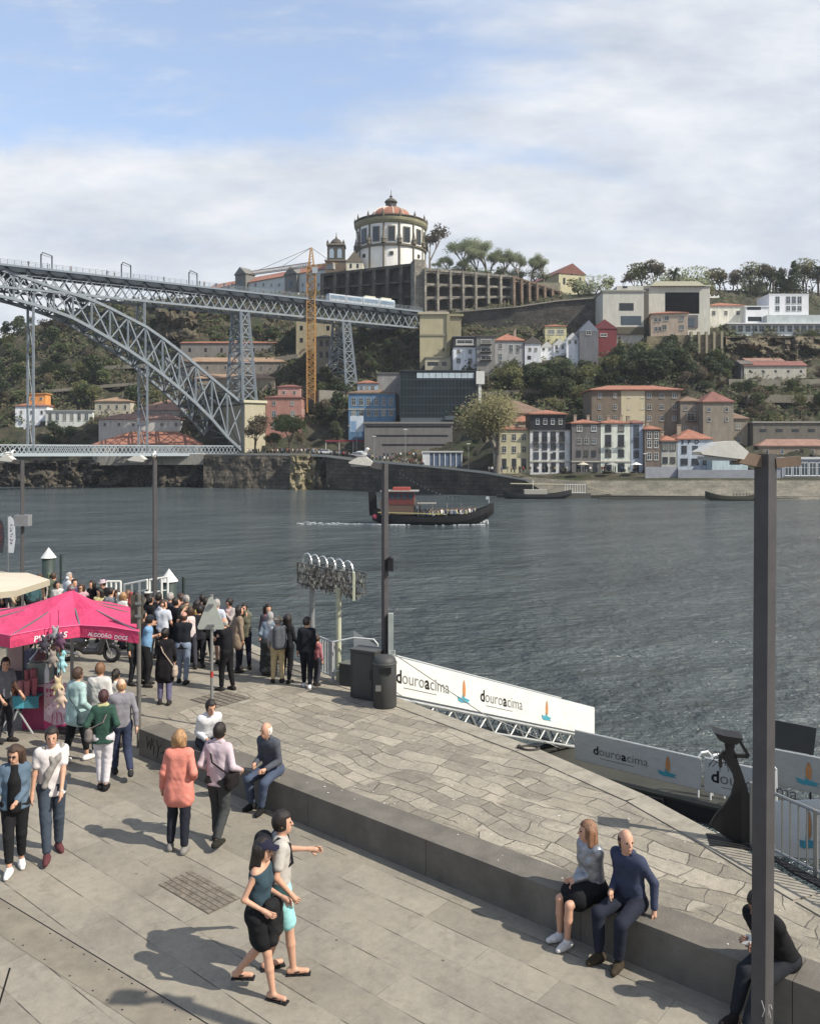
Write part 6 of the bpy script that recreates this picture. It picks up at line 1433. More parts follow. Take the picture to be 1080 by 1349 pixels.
for i in range(7):
    for w in (0,.35): fr.bar(a+ax*Lg*i/6+ay*w+Vector((0,0,z0)),a+ax*Lg*i/6+ay*w+Vector((0,0,z1)),.03)
    fr.bar(a+ax*Lg*i/6+Vector((0,0,z0)),a+ax*Lg*i/6+ay*.35+Vector((0,0,z0)),.03)
fr.build('frame',M('5a5c5a',.5,.2,6,metal=.3),t); lk=[MB() for _ in range(3)]; rk=random.Random(2)
for _ in range(750):
    l=rk.uniform(0,Lg); w=rk.choice((-.03,.32,rk.uniform(0,.3))); z=rk.uniform(z0-.08,z1); s_=rk.uniform(.02,.045); p=a+ax*l+ay*w+Vector((0,0,z)); m=lk[rk.choice((0,0,1,1,2))]
    m.bar(p,p+Vector((rk.uniform(-.02,.02),0,-s_*1.5)),s_*1.5,s_*.7); m.tube([p+Vector((-s_*.5,0,0)),p+Vector((-s_*.4,0,s_)),p+Vector((s_*.4,0,s_)),p+Vector((s_*.5,0,0))],s_*.15,4)
for m,cc in zip(lk,('4d4b47','8b8880','c4c0b2')): tag(m.build('padlocks',M(cc,.4,.1,metal=.5),t),kind='stuff')
hp=MB()
for i in range(6):
    o0=a+ax*(.16+Lg*.145*i)+ay*.16; hp.tube([o0+ax*(.13*(1-math.cos(th)))*1.9-ax*.16+Vector((0,0,z1+.27*math.sin(th))) for th in np.linspace(0,math.pi,9)],.017,5)
hp.build('hoop',M('c6c8c8',.3,.05,metal=.6),t); MB().box((a+ax*Lg).x-.02,(a+ax*Lg).x+.03,(a+ax*Lg).y-.1,(a+ax*Lg).y+.1,z0-.1,z1+.05).build('side_panel',M('a6ab92',.5),t)
# ---------------------------------------------------------------- railings
def railing(lab,pts,h,bars,mat,r=.018,top=.025,name='railing'):
    t=thing(name,lab,'railing',pts[0]); o=Vector(pts[0]); m=MB(); v=MB(); d=Vector(pts[-1])-o; L=d.length
    m.tube([Vector(p)-o+Vector((0,0,h)) for p in pts],top,6); m.tube([Vector(p)-o+Vector((0,0,.13)) for p in pts],top*.8,6)
    n=bars
    for i in range(n+1): p=d*i/n; v.tube([p+Vector((0,0,.13)),p+Vector((0,0,h))],r,5)
    m.build('rail',mat,t); v.build('baluster',mat,t); 
    for p in pts: MB().tube([Vector(p)-o,Vector(p)-o+Vector((0,0,h+.02))],top*1.3,6).build('post',mat,t)
    return t
WR=M('b4b7b6',.45,.1,5,metal=.2,coord='obj')
railing('white barred railing under the padlock gantry',[(-2.75,22.2,0),(-1.95,21.0,0)],1.0,11,WR)
c=Vector((-1.9,20.9,0)); t=thing('gangway_gate','bent tube handrails beside the small dark cabinet','handrail',c)
for dx,hh in ((0,1.05),(.35,.55)): MB().tube([(dx,0,0),(dx,0,hh)],.02,6).build('post',WR,t)
MB().tube([(0,-.1,1.05),(.5,-.1,1.15),(1.0,-.15,1.12),(1.1,-.15,1.0),(1.12,-.15,.3)],.022,6).tube([(0,-.1,.3),(.5,-.1,.42),(.95,-.15,.4)],.018,6).build('rail',WR,t)
r1=G(990,1117); r2=G(1082,1164); rd=(r2-r1).normalized()
t=railing('grey barred railing behind the right foreground lamp post',[r1,r1+rd*1.05,r1+rd*2.2,r1+rd*3.4],.93,26,M('8a8a86',.4,.1,metal=.5,coord='obj'),.013)
# ---------------------------------------------------------------- bins
c=G(478,922); BX=M('3a3b3a',.6,.1,4,coord='obj')
t=thing('utility_cabinet','tall dark metal cabinet left of the round litter bin','cabinet',c,R(-28)); w=.5
MB().box(-.33,.33,-.02,.42,.03,1.12).build('body',BX,t); MB().box(-.35,.35,-.04,.44,1.12,1.16).build('lid',M('474847',.5,.1),t); MB().box(-.25,.25,-.028,-.02,.1,1.05).box(.18,.22,-.05,-.028,.5,.7).build('door',M('414241',.5,.1),t)
c=G(507,931); t=thing('litter_bin','dark cylindrical litter bin with slanted mouth in front of the lamp post','litter bin',c)
MB().lathe([(.24,0),(.265,.04),(.265,1.02),(.24,1.1),(.15,1.16),(.0001,1.18)],24).build('body',BX,t,smooth=True); MB().box(-.12,.15,-.29,-.2,.82,.95).build('mouth',M('0d0d0e'),t); MB().lathe([(.272,.98),(.278,1.0),(.272,1.02)],24).build('rim',M('4a4b4a',.4),t)
MB().box(-.2,-.08,-.275,-.235,.42,.55).build('ashtray',STEEL,t); MB().tube([(.1,.1,1.1),(.1,.1,1.25),(.22,.1,1.25),(.22,.1,1.1)],.015,5).build('handle',WR,t)
c=G(455,905); t=thing('small_cabinet','small low dark cabinet between gantry and tall cabinet','cabinet',c,R(-28)); MB().box(-.17,.2,-.02,.32,0,.55).build('body',BX,t); MB().box(-.19,.22,-.04,.34,.55,.575).build('lid',M('56584f',.5,.1),t)
# ---------------------------------------------------------------- gangway, banners, pontoon
BAN=M('cfcec6',.7,.04,1.3,.12,3,coord='obj'); BTX=M('3a3a3c'); BBK=M('141416'); BOR=M('c9802f'); BTL=M('3496a8'); BGR=M('2f6b4a')
def logo(mb0,mb1,p,xd,zd,nn,s):
    e=nn*.006
    pts=[(0,.2),(.11,.3),(.14,.62),(.06,.98),(-.05,1.0),(-.12,.62),(-.1,.3)]; mb0.add([p+xd*a*s+zd*b*s+e for a,b in pts],[tuple(range(7))])
    pts=[(-.55,.22),(-.15,.16),(-.12,.38),(.02,.2),(.5,.14),(.3,.04),(.5,-.04),(.1,-.02),(-.2,-.05),(-.45,.0)]; mb1.add([p+xd*a*s+zd*b*s+e for a,b in pts],[tuple(range(10))])
    mb1.tube([p+xd*.0*s+e,p+xd*.02*s+zd*1.05*s+e],.008*s,4)
def banner(lab,A,B,h,texts,name='banner',mat=BAN,thick=.02,tsz=.5):
    # A,B bottom ends (Vectors); plane contains z
    d=(B-A); xd=d.normalized(); zd=Vector((0,0,1)); nn=Vector((xd.y,-xd.x,0)).normalized()
    if nn.y>0: nn=-nn
    t=thing(name,lab,'banner',A); m=MB(); L=d.length; off=-nn*thick
    vs=[Vector((0,0,0)),d,d+zd*h,zd*h]; m.add(vs+[v+off for v in vs],[(0,1,2,3),(7,6,5,4),(0,4,5,1),(1,5,6,2),(2,6,7,3),(3,7,4,0)]); m.build('sheet',mat,t)
    fr=MB(); fr.tube([off*1.5+zd*h,d+zd*h+off*1.5],.022,6).tube([off*1.5,d+off*1.5],.022,6)
    for i in range(int(L/1.6)+2): q=d*min(1,i*1.6/L); fr.tube([q+off*2,q+off*2+zd*(h+.02)],.02,6)
    fr.build('frame',WR,t); tm=MB(); tb=MB(); lo=MB(); lt_=MB()
    for (f,kind) in texts:
        p=d*f+nn*.006
        if kind=='t':
            s=h*tsz; x=p+zd*h*.34
            for ch,b in (('d',1),('ouro',0),('a',1),('cima',0)): w=put_text(tb if b else tm,ch,x,xd,zd,s,0,.025 if b else 0); x=x+xd*(w+s*.06)
            tm.add([p+xd*a_*s+zd*(h*.22+b_) for a_,b_ in ((.6,0),(3.6,0),(3.6,.018),(.6,.018))],[(0,1,2,3)])
        else: logo(lo,lt_,p+zd*h*.2,xd,zd,nn,h*.62)
    if tm.v: tm.build('lettering',M('6b6b6b') if True else BTX,t); tb.build('bold_lettering',BBK,t)
    if lo.v: lo.build('logo_sail',BOR,t); lt_.build('logo_wave',BTL if kind!='g' else BGR,t)
    return t,xd,nn
A=P(520,915,20.6); B=P(783,969,28.0); hh=.92
t,xd,nn=banner('long white gangway banner sloping down to the pontoon, with two orange sail logos',A,B,hh,[(.005,'t'),(.28,'l'),(.355,'t'),(.70,'l')])
bk=MB(); kx=xd; obj0=MB(); C0=P(452,882,21.6)
m=MB(); a0=P(466,880,21.3); m.add([a0-A,(A-A),Vector((0,0,hh)),a0-A+Vector((0,0,.95))],[(0,1,2,3)]); m.v=[tuple(v) for v in m.v]; m.build('sheet',BAN,t)
g=thing('gangway','sloping steel truss gangway under the long white banner','gangway',A)
m=MB(); s2=nn*-1.3; dd=B-A
m.add([Vector((0,0,-.06)),dd+Vector((0,0,-.06)),dd+s2+Vector((0,0,-.06)),s2+Vector((0,0,-.06)),Vector((0,0,-.12)),dd+Vector((0,0,-.12)),dd+s2+Vector((0,0,-.12)),s2+Vector((0,0,-.12))],[(0,1,2,3),(7,6,5,4),(0,4,5,1),(1,5,6,2),(2,6,7,3),(3,7,4,0)]); m.build('deck',M('6e6f6c',.6,.15),g)
m=MB(); N=13
for o in (Vector((0,0,0)),s2):
    m.tube([o+Vector((0,0,-.1)),dd+o+Vector((0,0,-.1))],.05,6); m.tube([o+Vector((0,0,-.55)),dd+o+Vector((0,0,-.5))],.045,6)
    for i in range(N): m.tube([o+dd*i/N+Vector((0,0,-.1)),o+dd*(i+.5)/N+Vector((0,0,-.53))],.028,5).tube([o+dd*(i+.5)/N+Vector((0,0,-.53)),o+dd*(i+1)/N+Vector((0,0,-.1))],.028,5)
for i in range(N+1): m.tube([dd*i/N+Vector((0,0,-.53)),dd*i/N+s2+Vector((0,0,-.53))],.03,5)
m.build('truss',M('a4a6a3',.45,.12,metal=.3,coord='obj'),g); m=MB(); m.tube([s2+Vector((0,0,1)),dd+s2+Vector((0,0,1))],.025,6)
for i in range(9): m.tube([s2+dd*i/8,s2+dd*i/8+Vector((0,0,1))],.02,5)
m.build('handrail',WR,g)
# pontoon following the quay
pa=Vector((3.6,26.1,-3.75)); pb=Vector((17.4,16.15,-3.75)); pd=(pb-pa).normalized(); pn=Vector((-pd.y,pd.x,0))
if pn.y<0: pn=-pn
po=thing('pontoon','dark floating landing pontoon moored below the quay','pontoon',pa); m=MB(); Lp=(pb-pa).length
obox(m,zero,pd,pn,0,Lp,-.3,1.5,-.75,-.08); m.build('hull',M('1c1e1f',.7,.2),po); m=MB(); obox(m,zero,pd,pn,-.05,Lp,-.35,1.55,-.08,0); m.build('deck',M('35362f',.8,.2,1),po)
m=MB(); 
for i in range(8): m=MB(); obox(m,zero,pd,pn,i*2.0,i*2.0+.5,-.45,-.3,-.5,-.1); m.build('fender',DARK,po)
z3=-3.42
def onp(px,z): # point on pontoon front line at pixel px
    k=(px-540)/F; o=pa-pn*.1; s=(k*o.y-o.x)/(pd.x-k*pd.y); q=o+pd*s; return Vector((q.x,q.y,z))
banner('grey banner with green orange sail logo on the pontoon, left of two',onp(757,z3),onp(922,z3-.05),.86,[(.16,'t'),(.76,'l')],tsz=.4,mat=M('b4b4ae',.7,.05,2,.15,4,coord='obj'))
banner('grey banner partly hidden by the dark statue',onp(928,z3-.05),onp(1020,z3-.05),.9,[(.1,'t')],mat=M('b6b6b0',.7,.05,2,.15,4,coord='obj'))
banner('greyish banner with orange sail behind the right railing',onp(1000,z3+.1)+pn*1.2,onp(1130,z3+.1)+pn*1.2,.95,[(.42,'l')],mat=M('a6a69f',.7,.08,2,.15,4,coord='obj'))
banner('bright white gangway banner behind the grey barred railing at right edge',P(1018,1128,14.3),P(1120,1135,12.4),.92,[(.5,'l')])
for px in (918,934,1003): 
    q=onp(px,z3-.3)+pn*.1; t=thing('hoop_rail','white bent tube handrail on the pontoon '+{918:'between the two grey banners',934:'just right of the banner gap',1003:'behind the right lamp post'}[px],'handrail',q)
    MB().tube([(0,0,0),(0,0,1.1),(.08,0,1.22),(.3,.1,1.22),(.4,.1,1.1),(.42,.1,0)],.03,6).build('rail',M('cfd0cf',.4),t)
q=onp(1030,-3.7)+pn*1.6; t=thing('dark_panel','dark rectangular notice panel on posts beyond the statue','panel',q); MB().bar((-.9,.25,1.75),(.45,-.2,1.6),.05,.75).build('panel',M('35383a',.4,.1),t); MB().tube([(-.8,.22,0),(-.8,.22,1.5)],.03).tube([(.35,-.15,0),(.35,-.15,1.4)],.03).build('post',DARK,t)
# net and rope heap
c=G(1040,1150); mtn=MB(); rr_=random.Random(8); c=Vector((c.x+.5,c.y-.35,0))
t=thing('mesh_mat','dark rubber mesh ramp mat lying under the right railing','mat',r1+rd*.3+Vector((0,0,0)))
for i in range(26): p=rd*(i*.115); mtn.bar(p+Vector((.0,-.1,.04)),p+Vector((.12,-.62,.05)),.06,.03)
for j in range(4): mtn.bar(Vector((.03*j,-.12-.15*j,.06)),rd*2.9+Vector((.03*j,-.12-.15*j,.06)),.03,.02)
mtn.build('slats',M('222326',.8,.2,8),t)
c=G(698,988); t=thing('mooring_ring','rusty mooring ring and rope coil lying at the quay edge','mooring ring',c)
m=MB(); m.tube([(.17*math.cos(a),.12*math.sin(a),.03) for a in np.linspace(0,6.2832,17)],.03,6,cap=False); m.build('ring',M('2f2a26',.7,.2),t); MB().ball((-.2,.02,.04),.06,6).build('eye_bolt',M('2f2a26',.7,.2),t)
t=thing('mooring_cable','thin steel cable from the lamp base down along the banner','cable',P(512,857,19.6)); o0=P(512,857,19.6); e=P(735,985,25)-o0; MB().tube([Vector((0,0,0)),e*.5+Vector((0,0,-.25)),e],.012,4).build('cable',M('8a8a88',.4),t)
c=G(838,1012); 
# ---------------------------------------------------------------- statue
c=G(972,1112); s=(CAMZ-(964-HY)/F*c.y)/(1112-964)
pt=lambda x,y:((x-972)*c.y/F,(1112-y)*s)
out=[(941,964),(953,967),(973,968),(975.5,970),(971,976),(986,994),(985,997),(971,998),(972,1003),(978,1020),(984,1040),(990,1060),(991,1100),(988,1110),(974,1111),(960,1106),(947,1098),(936,1090),(944,1075),(955,1062),(963,1048),(967,1030),(965,1020),(958,1008),(953,1001),(951,1012),(948,1012),(949,996),(956,989),(955,975),(946,971)]
hole=[(967,975),(969.5,976.5),(980,993),(968,992.5),(966.5,988),(968,983)]
t=thing('steel_statue','black cut steel silhouette of a woman balancing a basket on her head at quay edge','statue',c,R(-12))
m=MB()
# split outline: body without the arm + arm pieces, all in one mesh
body_=[(955,975),(966.5,975.5),(968,983),(966.5,988),(969,992),(972,1003),(978,1020),(984,1040),(990,1060),(991,1100),(988,1110),(974,1111),(960,1106),(947,1098),(936,1090),(944,1075),(955,1062),(963,1048),(967,1030),(965,1020),(958,1008),(952,1000),(956,989)]
m.prism([pt(*p) for p in body_],'y',-.025,.025)
m.build('figure',M('121214',.55,.1,coord='obj'),t); b=MB()
b.prism([pt(*p) for p in [(940,963),(953,966.5),(976,968.5),(973,973),(968,977),(953,976),(946,972)]],'y',-.16,.16); b.build('basket',M('121214',.55,.1,coord='obj'),t)
arm=MB(); f3=lambda x,y:(pt(x,y)[0],0,pt(x,y)[1])
arm.bar(f3(971,971),f3(985,995),.05,.045).bar(f3(985,995.5),f3(967,996),.05,.05); arm.build('raised_arm',M('121214',.55,.1,coord='obj'),t)
arm=MB(); arm.bar(f3(955,992),f3(950,1001),.05,.05).bar(f3(950,1000),f3(950,1012),.045,.045); arm.build('lowered_arm',M('121214',.55,.1,coord='obj'),t)
tw=MB(); rr_=random.Random(4)
for i in range(16):
    a=(948+rr_.uniform(-2,10),998+rr_.uniform(0,14)); bq=(a[0]+rr_.uniform(-18,6),a[1]+rr_.uniform(-10,16)); tw.tube([f3(*a),f3((a[0]+bq[0])/2,(a[1]+bq[1])/2-4),f3(*bq)],.006,4)
tw.build('wire_net',M('3a3a3a'),t)
m=MB().box(-.42,.25,-.2,.2,0,.03); m.build('base_plate',M('121214'),t)
# ---------------------------------------------------------------- pink parasol
PK=M('c8285f',.8,.12,1.2,.5,2.2,coord='obj'); PKL=M('d3487a',.75,.06)
ctr=Vector((-7.0,17.3,0)); t=thing('pink_parasol','large bright pink market parasol with lettered valance over the sweet stall','parasol',ctr)
rim=[Vector((-7.52,15.7,2.32)),Vector((-6.5,16.45,2.36)),Vector((-5.24,16.15,2.30)),Vector((-5.85,17.7,2.36)),Vector((-6.3,18.7,2.3)),Vector((-7.4,19.2,2.36)),Vector((-8.7,18.7,2.3)),Vector((-9.3,17.4,2.36)),Vector((-9.0,16.5,2.3))]
rim=[p-ctr for p in rim]; apex=Vector((0,0,2.92)); m=MB(); K=7
for i,a in enumerate(rim):
    b=rim[(i+1)%len(rim)]
    rows=[]
    for k in range(K+1):
        f=k/K; row=[]
        for j in range(7):
            g_=j/6; p=apex.lerp(a.lerp(b,g_),f); p.z-=.10*math.sin(math.pi*f)*1.0+.05*f*math.sin(math.pi*g_)*-1*.6; row.append(p)
        rows.append(row)
    for k in range(K):
        for j in range(6): m.add([rows[k][j],rows[k][j+1],rows[k+1][j+1],rows[k+1][j]],[(0,3,2,1)])
m.build('canopy',PK,t,smooth=False); v=MB(); sm=MB()
for i,a in enumerate(rim):
    b=rim[(i+1)%len(rim)]; nn2=Vector(((b-a).y,-(b-a).x,0)).normalized()
    if nn2.dot(a)<0: nn2=-nn2
    mid=a.lerp(b,.5)+Vector((0,0,.03))
    dn=Vector((0,0,-.24))+nn2*.0; v.add([a,mid,b,b+dn,mid+dn,a+dn],[(0,1,4,5),(1,2,3,4)]); sm.tube([a,mid,b],.014,4)
v.build('valance',PK,t); sm.build('hem',PKL,t); tx=MB(); 
def vtext(i,s,f,size):
    a=rim[i]; b=rim[i+1]; d=(b-a).normalized(); nn2=Vector((d.y,-d.x,0)).normalized(); 
    if nn2.y>0: nn2=-nn2
    put_text(tx,s,a+(b-a)*f+nn2*.012+Vector((0,0,-.19)),d,Vector((0,0,1)),size,0,.02,.15)
vtext(0,'PIPOCAS',.33,.155); vtext(1,'ALGODÃO  DOCE',.14,.105); tx.build('lettering',M('d9d2d4'),t)
MB().tube([(0,0,0),(0,0,2.95)],.035,8).ball((0,0,2.95),.06,8).build('pole',STEEL,t); rb=MB()
for p in rim: rb.bar(Vector((0,0,2.75)),p+Vector((0,0,-.02)),.03,.03)
rb.build('rib',STEEL,t); MB().lathe([(.3,0),(.3,.08),(.05,.12)],12).build('base',BLACK,t)
# cream parasol
ctr=Vector((-12.35,22.6,0)); t=thing('cream_parasol','flat cream parasol behind the pink one at the left edge','parasol',ctr); m=MB(); R0=2.4; ap=Vector((0,0,2.5)); rm=[Vector((R0*math.cos(a+.35),R0*math.sin(a+.35),2.2)) for a in np.linspace(0,2*math.pi,9)[:-1]]
for i in range(8): m.add([ap,rm[i],rm[(i+1)%8]],[(0,1,2)])
m.build('canopy',M('b9ad98',.8,.06,2),t); v=MB()
for i in range(8): a,b=rm[i],rm[(i+1)%8]; v.add([a,b,b-Vector((0,0,.16)),a-Vector((0,0,.16))],[(0,3,2,1)])
v.build('valance',M('a39882',.8,.06),t); MB().tube([(0,0,0),(0,0,2.5)],.035,8).build('pole',STEEL,t)
# ---------------------------------------------------------------- sweet stall
c=G(68,962); t=thing('sweet_cart','pink and magenta candy floss cart with printed front panel under the pink parasol','cart',c)
PKP=M('c7a3ad',.6,.06,5,coord='obj'); MG=M('8c2350',.6,.1)
fp=[Vector((-.16,0,.02)),Vector((.42,-.06,.1)),Vector((.30,-.02,.98)),Vector((-.16,0,.95))]; bk_=[p+Vector((0,.05,0)) for p in fp]
MB().add(fp+bk_,[(0,1,2,3),(7,6,5,4),(0,4,5,1),(1,5,6,2),(2,6,7,3),(3,7,4,0)]).build('front_panel',PKP,t)
dq=MB(); dw=MB(); rr_=random.Random(12)
q=lambda u_,v_: fp[0].lerp(fp[1],u_).lerp(fp[3].lerp(fp[2],u_),v_)+Vector((0,-.006,0))
dq.add([q(.0,0),q(1,0),q(1,.17),q(.8,.07),q(.4,.06),q(0,.2)],[(0,1,2,3,4,5)])
for k in range(26): u_,v_=rr_.uniform(.08,.92),rr_.uniform(.2,.95); dq.tube([q(u_,v_),q(u_+.03,v_+.015)],.008,4)
for k in range(3): 
    dq.tube([q(.3+.2*k,.1),q(.36+.16*k,.35)],.007,4)
for cxy in ((.25,.42),(.75,.42),(.5,.52)): dw.add([q(cxy[0]+.16*math.cos(a),cxy[1]+.13*math.sin(a)) for a in np.linspace(0,6.28,12)[:-1]],[tuple(range(11))])

for k in range(16): u_,v_=rr_.uniform(.12,.85),rr_.choice((.74,.86)); dq.tube([q(u_,v_-.03),q(u_+rr_.uniform(-.03,.05),v_+.035),q(u_+.05,v_-.01)],.009,4)
dq.build('panel_print',M('b82a62'),t); dw.build('panel_cloud',M('d9bcc6'),t)
MB().box(-.62,-.17,.02,.75,0,.9).build('cabinet',MG,t); MB().box(-.63,-.16,.0,.77,.9,.94).build('counter',M('9b8a8e'),t)
MB().prism([(-.6,.94),(-.2,.94),(-.23,1.35),(-.57,1.35)],'y',.1,.6).build('glass_box',M('7d8a86',.15,.2,4,spec=.6),t); MB().lathe([(.2,1.35),(.21,1.4),(.1,1.52),(.03,1.6)],14,(-.4,.35,0)).build('steel_bowl',STEEL,t)

for a_,b_,z_ in ((-.6,.02,.9),(-.1,.02,.9),(.1,.75,0)): MB().tube([(a_,b_,z_),(a_,b_,2.2)],.018,6).build('post',M('3a3f3b',.5),t)
MB().lathe([(.045,0),(.045,.25),(.02,.33),(.02,.4)],10,(-.1,-.0,.98)).build('bottle',M('c4c9cc',.3),t)
def toy(lab,c,cols,seed):
    r_=random.Random(seed); t=thing('soft_toys',lab,'toys',c)
    for i,cc in enumerate(cols):
        g=SDF(.02); o=Vector((r_.uniform(-.1,.1),r_.uniform(-.05,.05),-.11*i)); g.ell(tuple(o),(.075,.06,.085),.03).ell(tuple(o+Vector((0,0,.11))),(.055,.05,.055),.03)
        for s_ in (1,-1): g.cap(tuple(o+Vector((s_*.04,0,.14))),tuple(o+Vector((s_*.05,0,.19))),.02,.02,.01).cap(tuple(o+Vector((s_*.05,0,.03))),tuple(o+Vector((s_*.11,-.02,-.03))),.028,.02,.02).cap(tuple(o+Vector((s_*.03,0,-.05))),tuple(o+Vector((s_*.06,-.03,-.13))),.03,.025,.02)
        sobj('plush_toy',g,cloth(cc),t)
    MB().tube([(0,0,.2),(0,0,.5)],.006,4).build('string',DARK,t)
toy('bunch of coloured plush toys hanging from the pink parasol corner',P(77,838,16.0),['8f8f93','5d3a55','6a4a3a','6fb3b5','8a7d73','7fb8bd'],1); toy('brown and cream plush toys hanging left of the coloured bunch',P(66,842,16.0),['4a3230','3f3a45','574a40'],2)
toy('small cream and brown plush toys on the candy cart panel',P(80,905,15.1),['b8a070','8d8173','b59a83'],3)
c=G(24,968); t=thing('folding_table','folding table with turquoise cloth and crossed white legs','table',c); zt=.78
MB().box(-.5,.4,0,.55,zt-.03,zt).build('table_top',M('3f6f78',.6),t); MB().box(-.27,.12,-.012,0,zt-.24,zt+.004).build('cloth',M('3da3b5',.7,.06),t); MB().box(.12,.42,-.008,0,zt-.24,zt+.003).build('cloth',M('2d7684',.7,.06),t)
lg=MB(); lg.bar((-.42,.02,0),(.05,.02,zt-.03),.025).build('leg',WR,t); MB().bar((.28,.05,0),(-.2,.05,zt-.03),.025).build('leg',WR,t); MB().bar((-.24,.03,0),(.1,.03,zt-.03),.03).build('leg',WR,t)
tr=thing('popcorn_tray','tray heaped with glazed orange sweets on the turquoise table','tray',c+Vector((-.28,.2,zt))); MB().box(-.2,.2,-.16,.16,0,.03).build('tray',M('8c5a48'),tr); m=MB(); rr_=random.Random(3)
for _ in range(60): m.ball((rr_.uniform(-.18,.18),rr_.uniform(-.14,.14),.05+rr_.uniform(0,.12)),rr_.uniform(.025,.04),6)
tag(m.build('sweets',M('c98d5c',.5,.3,25,coord='obj'),tr,smooth=True),kind='stuff')
for i,(x,y,hh_) in enumerate(((.02,.08,.3),(.16,.05,.32),(.02,.35,.46),(.16,.32,.48),(.28,.1,.36))):
    q=thing('paper_cup',['front left tall pink cup on the turquoise table','front middle tall pink cup on the turquoise table','rear left stack of pink cups on the turquoise table','rear right stack of pink cups on the turquoise table','right dark pink cup beside the cart'][i],'cup',c+Vector((x,y,zt)),0,'pink cups on the stall table'); MB().lathe([(.045,0),(.065,hh_),(.058,hh_),(.04,.02)],12).build('cup',M(['b87a80','a8606a','a45a60','9c5660','9a4a58'][i],.6),q)
MB_=MB(); c2=G(8,960); t=thing('stall_back_counter','dark stall counter with boxes and hanging cloth behind the turquoise table','counter',Vector((-9.1,18.6,0)))
MB().box(-.6,.95,0,.7,0,.85).build('counter',M('2b2c33',.8,.1),t); MB().box(.05,.4,.2,.5,.85,1.4).build('display_box',M('9b7f78',.6,.1),t); MB().box(.42,.56,.2,.4,.85,1.3).build('display_box',M('4a4a66',.5),t); MB().lathe([(.22,.85),(.25,1.1),(.24,1.12)],14,(.75,.35,0)).build('pan',STEEL,t)
fr=MB(); 
for z in (1.55,1.75,1.3): fr.bar((-.4,.9,z),(1.3,.9,z),.04,.03)
for x in (-.3,.35,.9): fr.bar((x,.9,0),(x,.9,1.8),.03)
fr.build('rack',M('55605a',.5),t)
# ---------------------------------------------------------------- scooter
def scooter(c,rz,lab):
    t=thing('motor_scooter',lab,'scooter',c,R(rz)); BD=M('2a282c',.25,.1,spec=.6); 
    for i,x in enumerate((.68,-.62)):
        w=MB(); w.tube([(x+.2*math.cos(a),0,.26+.2*math.sin(a)) for a in np.linspace(0,2*math.pi,25)],.06,8,cap=False); wo=w.build('wheel',M('161617',.8),t,smooth=True); rm=MB(); rm.tube([(x+.15*math.cos(a),0,.26+.15*math.sin(a)) for a in np.linspace(0,2*math.pi,21)],.014,6,cap=False)
        for k in range(10): a=2*math.pi*k/10; rm.bar((x,0,.26),(x+.15*math.cos(a),0,.26+.15*math.sin(a)),.02,.014)
        rm.lathe([(.03,-.05),(.03,.05)],8,(x,0,.26)); rm.build('rim',M('b5b5b5',.35,metal=.5),wo)
    b=SDF(.02); b.cap((-.75,0,.66),(-.1,0,.55),.13,.12,.08).cap((-.7,0,.5),(-.2,0,.4),.13,.12,.08).cap((-.1,0,.3),(.35,0,.3),.1,.09,.06).cap((.35,0,.32),(.52,0,.78),.12,.1,.06).cap((.52,0,.8),(.68,0,.62),.1,.08,.05).cap((.66,0,.5),(.8,0,.45),.07,.05,.04)
    sobj('fairing',b,BD,t); s=SDF(.02); s.cap((-.72,0,.8),(-.35,0,.8),.085,.09,.05).cap((-.35,0,.78),(0,0,.7),.09,.08,.05); sobj('seat',s,M('111112',.7),t)
    MB().tube([(.5,0,.85),(.46,0,1.0)],.03,8).tube([(.44,-.32,1.04),(.48,-.1,1.0),(.48,.1,1.0),(.44,.32,1.04)],.018,6).build('handlebar',BLACK,t)
    for y in (-.3,.3): MB().tube([(.45,y*.8,1.02),(.5,y,1.18)],.008,4).ball((.5,y,1.2),.055,8,0,(.4,1,.7)).build('mirror',BLACK,t)
    MB().prism([(.5,.9),(.58,.92),(.5,1.32),(.47,1.32)],'y',-.14,.14).build('windscreen',M('4a5054',.2,spec=.6),t); MB().ball((.68,0,.74),.07,8,0,(.6,1.2,.7)).build('headlight',M('c3c6c8',.2),t); MB().tube([(-.2,-.17,.25),(-.65,-.18,.32)],[.04,.055],8).build('exhaust',STEEL,t); MB().tube([(.66,-.07,.3),(.52,-.07,.75)],.02,6).tube([(.66,.07,.3),(.52,.07,.75)],.02,6).build('fork',STEEL,t)
scooter(G(116,872),-6,'dark motor scooter parked behind the stall, front wheel to the right')
scooter(G(62,858),170,'dark motor scooter behind the hanging toys, mostly under the parasol')
# ---------------------------------------------------------------- left dock
def pile(lab,px,ptop,D,h):
    p=P(px,ptop,D); t=thing('mooring_pile',lab,'mooring pile',(p.x,D,WZ)); z=p.z-WZ; MB().tube([(0,0,-1),(0,0,z-.5)],.3,16).build('shaft',M('2c3a36',.6,.15),t,smooth=True); MB().lathe([(.36,z-.5),(.0001,z)],16).build('cap',M('c9c9c4',.6),t); MB().tube([(.55,.1,-1),(.55,.1,z-.35)],.06,8).build('guide_post',M('23302c'),t)
pile('dark green mooring pile with white cone cap near the feather flags',64,721,40,0); pile('dark green mooring pile with white cone cap beside the white dock railing',222.5,749,33,0)
def dockrail(lab,x0,y0,x1,y1,D0,D1,drop):
    a=P(x0,y0,D0); b=P(x1,y1,D1); t=thing('dock_railing',lab,'railing',a,0,None); m=MB(); d=b-a; dz=Vector((0,0,-drop)); 
    m.tube([zero,d],.045,6).tube([dz*.5,d+dz*.5],.03,6).tube([dz,d+dz],.045,6)
    for i in range(4): m.tube([d*i/3,d*i/3+dz],.045,6)
    m.build('rail',M('cdcdc6',.5),t)
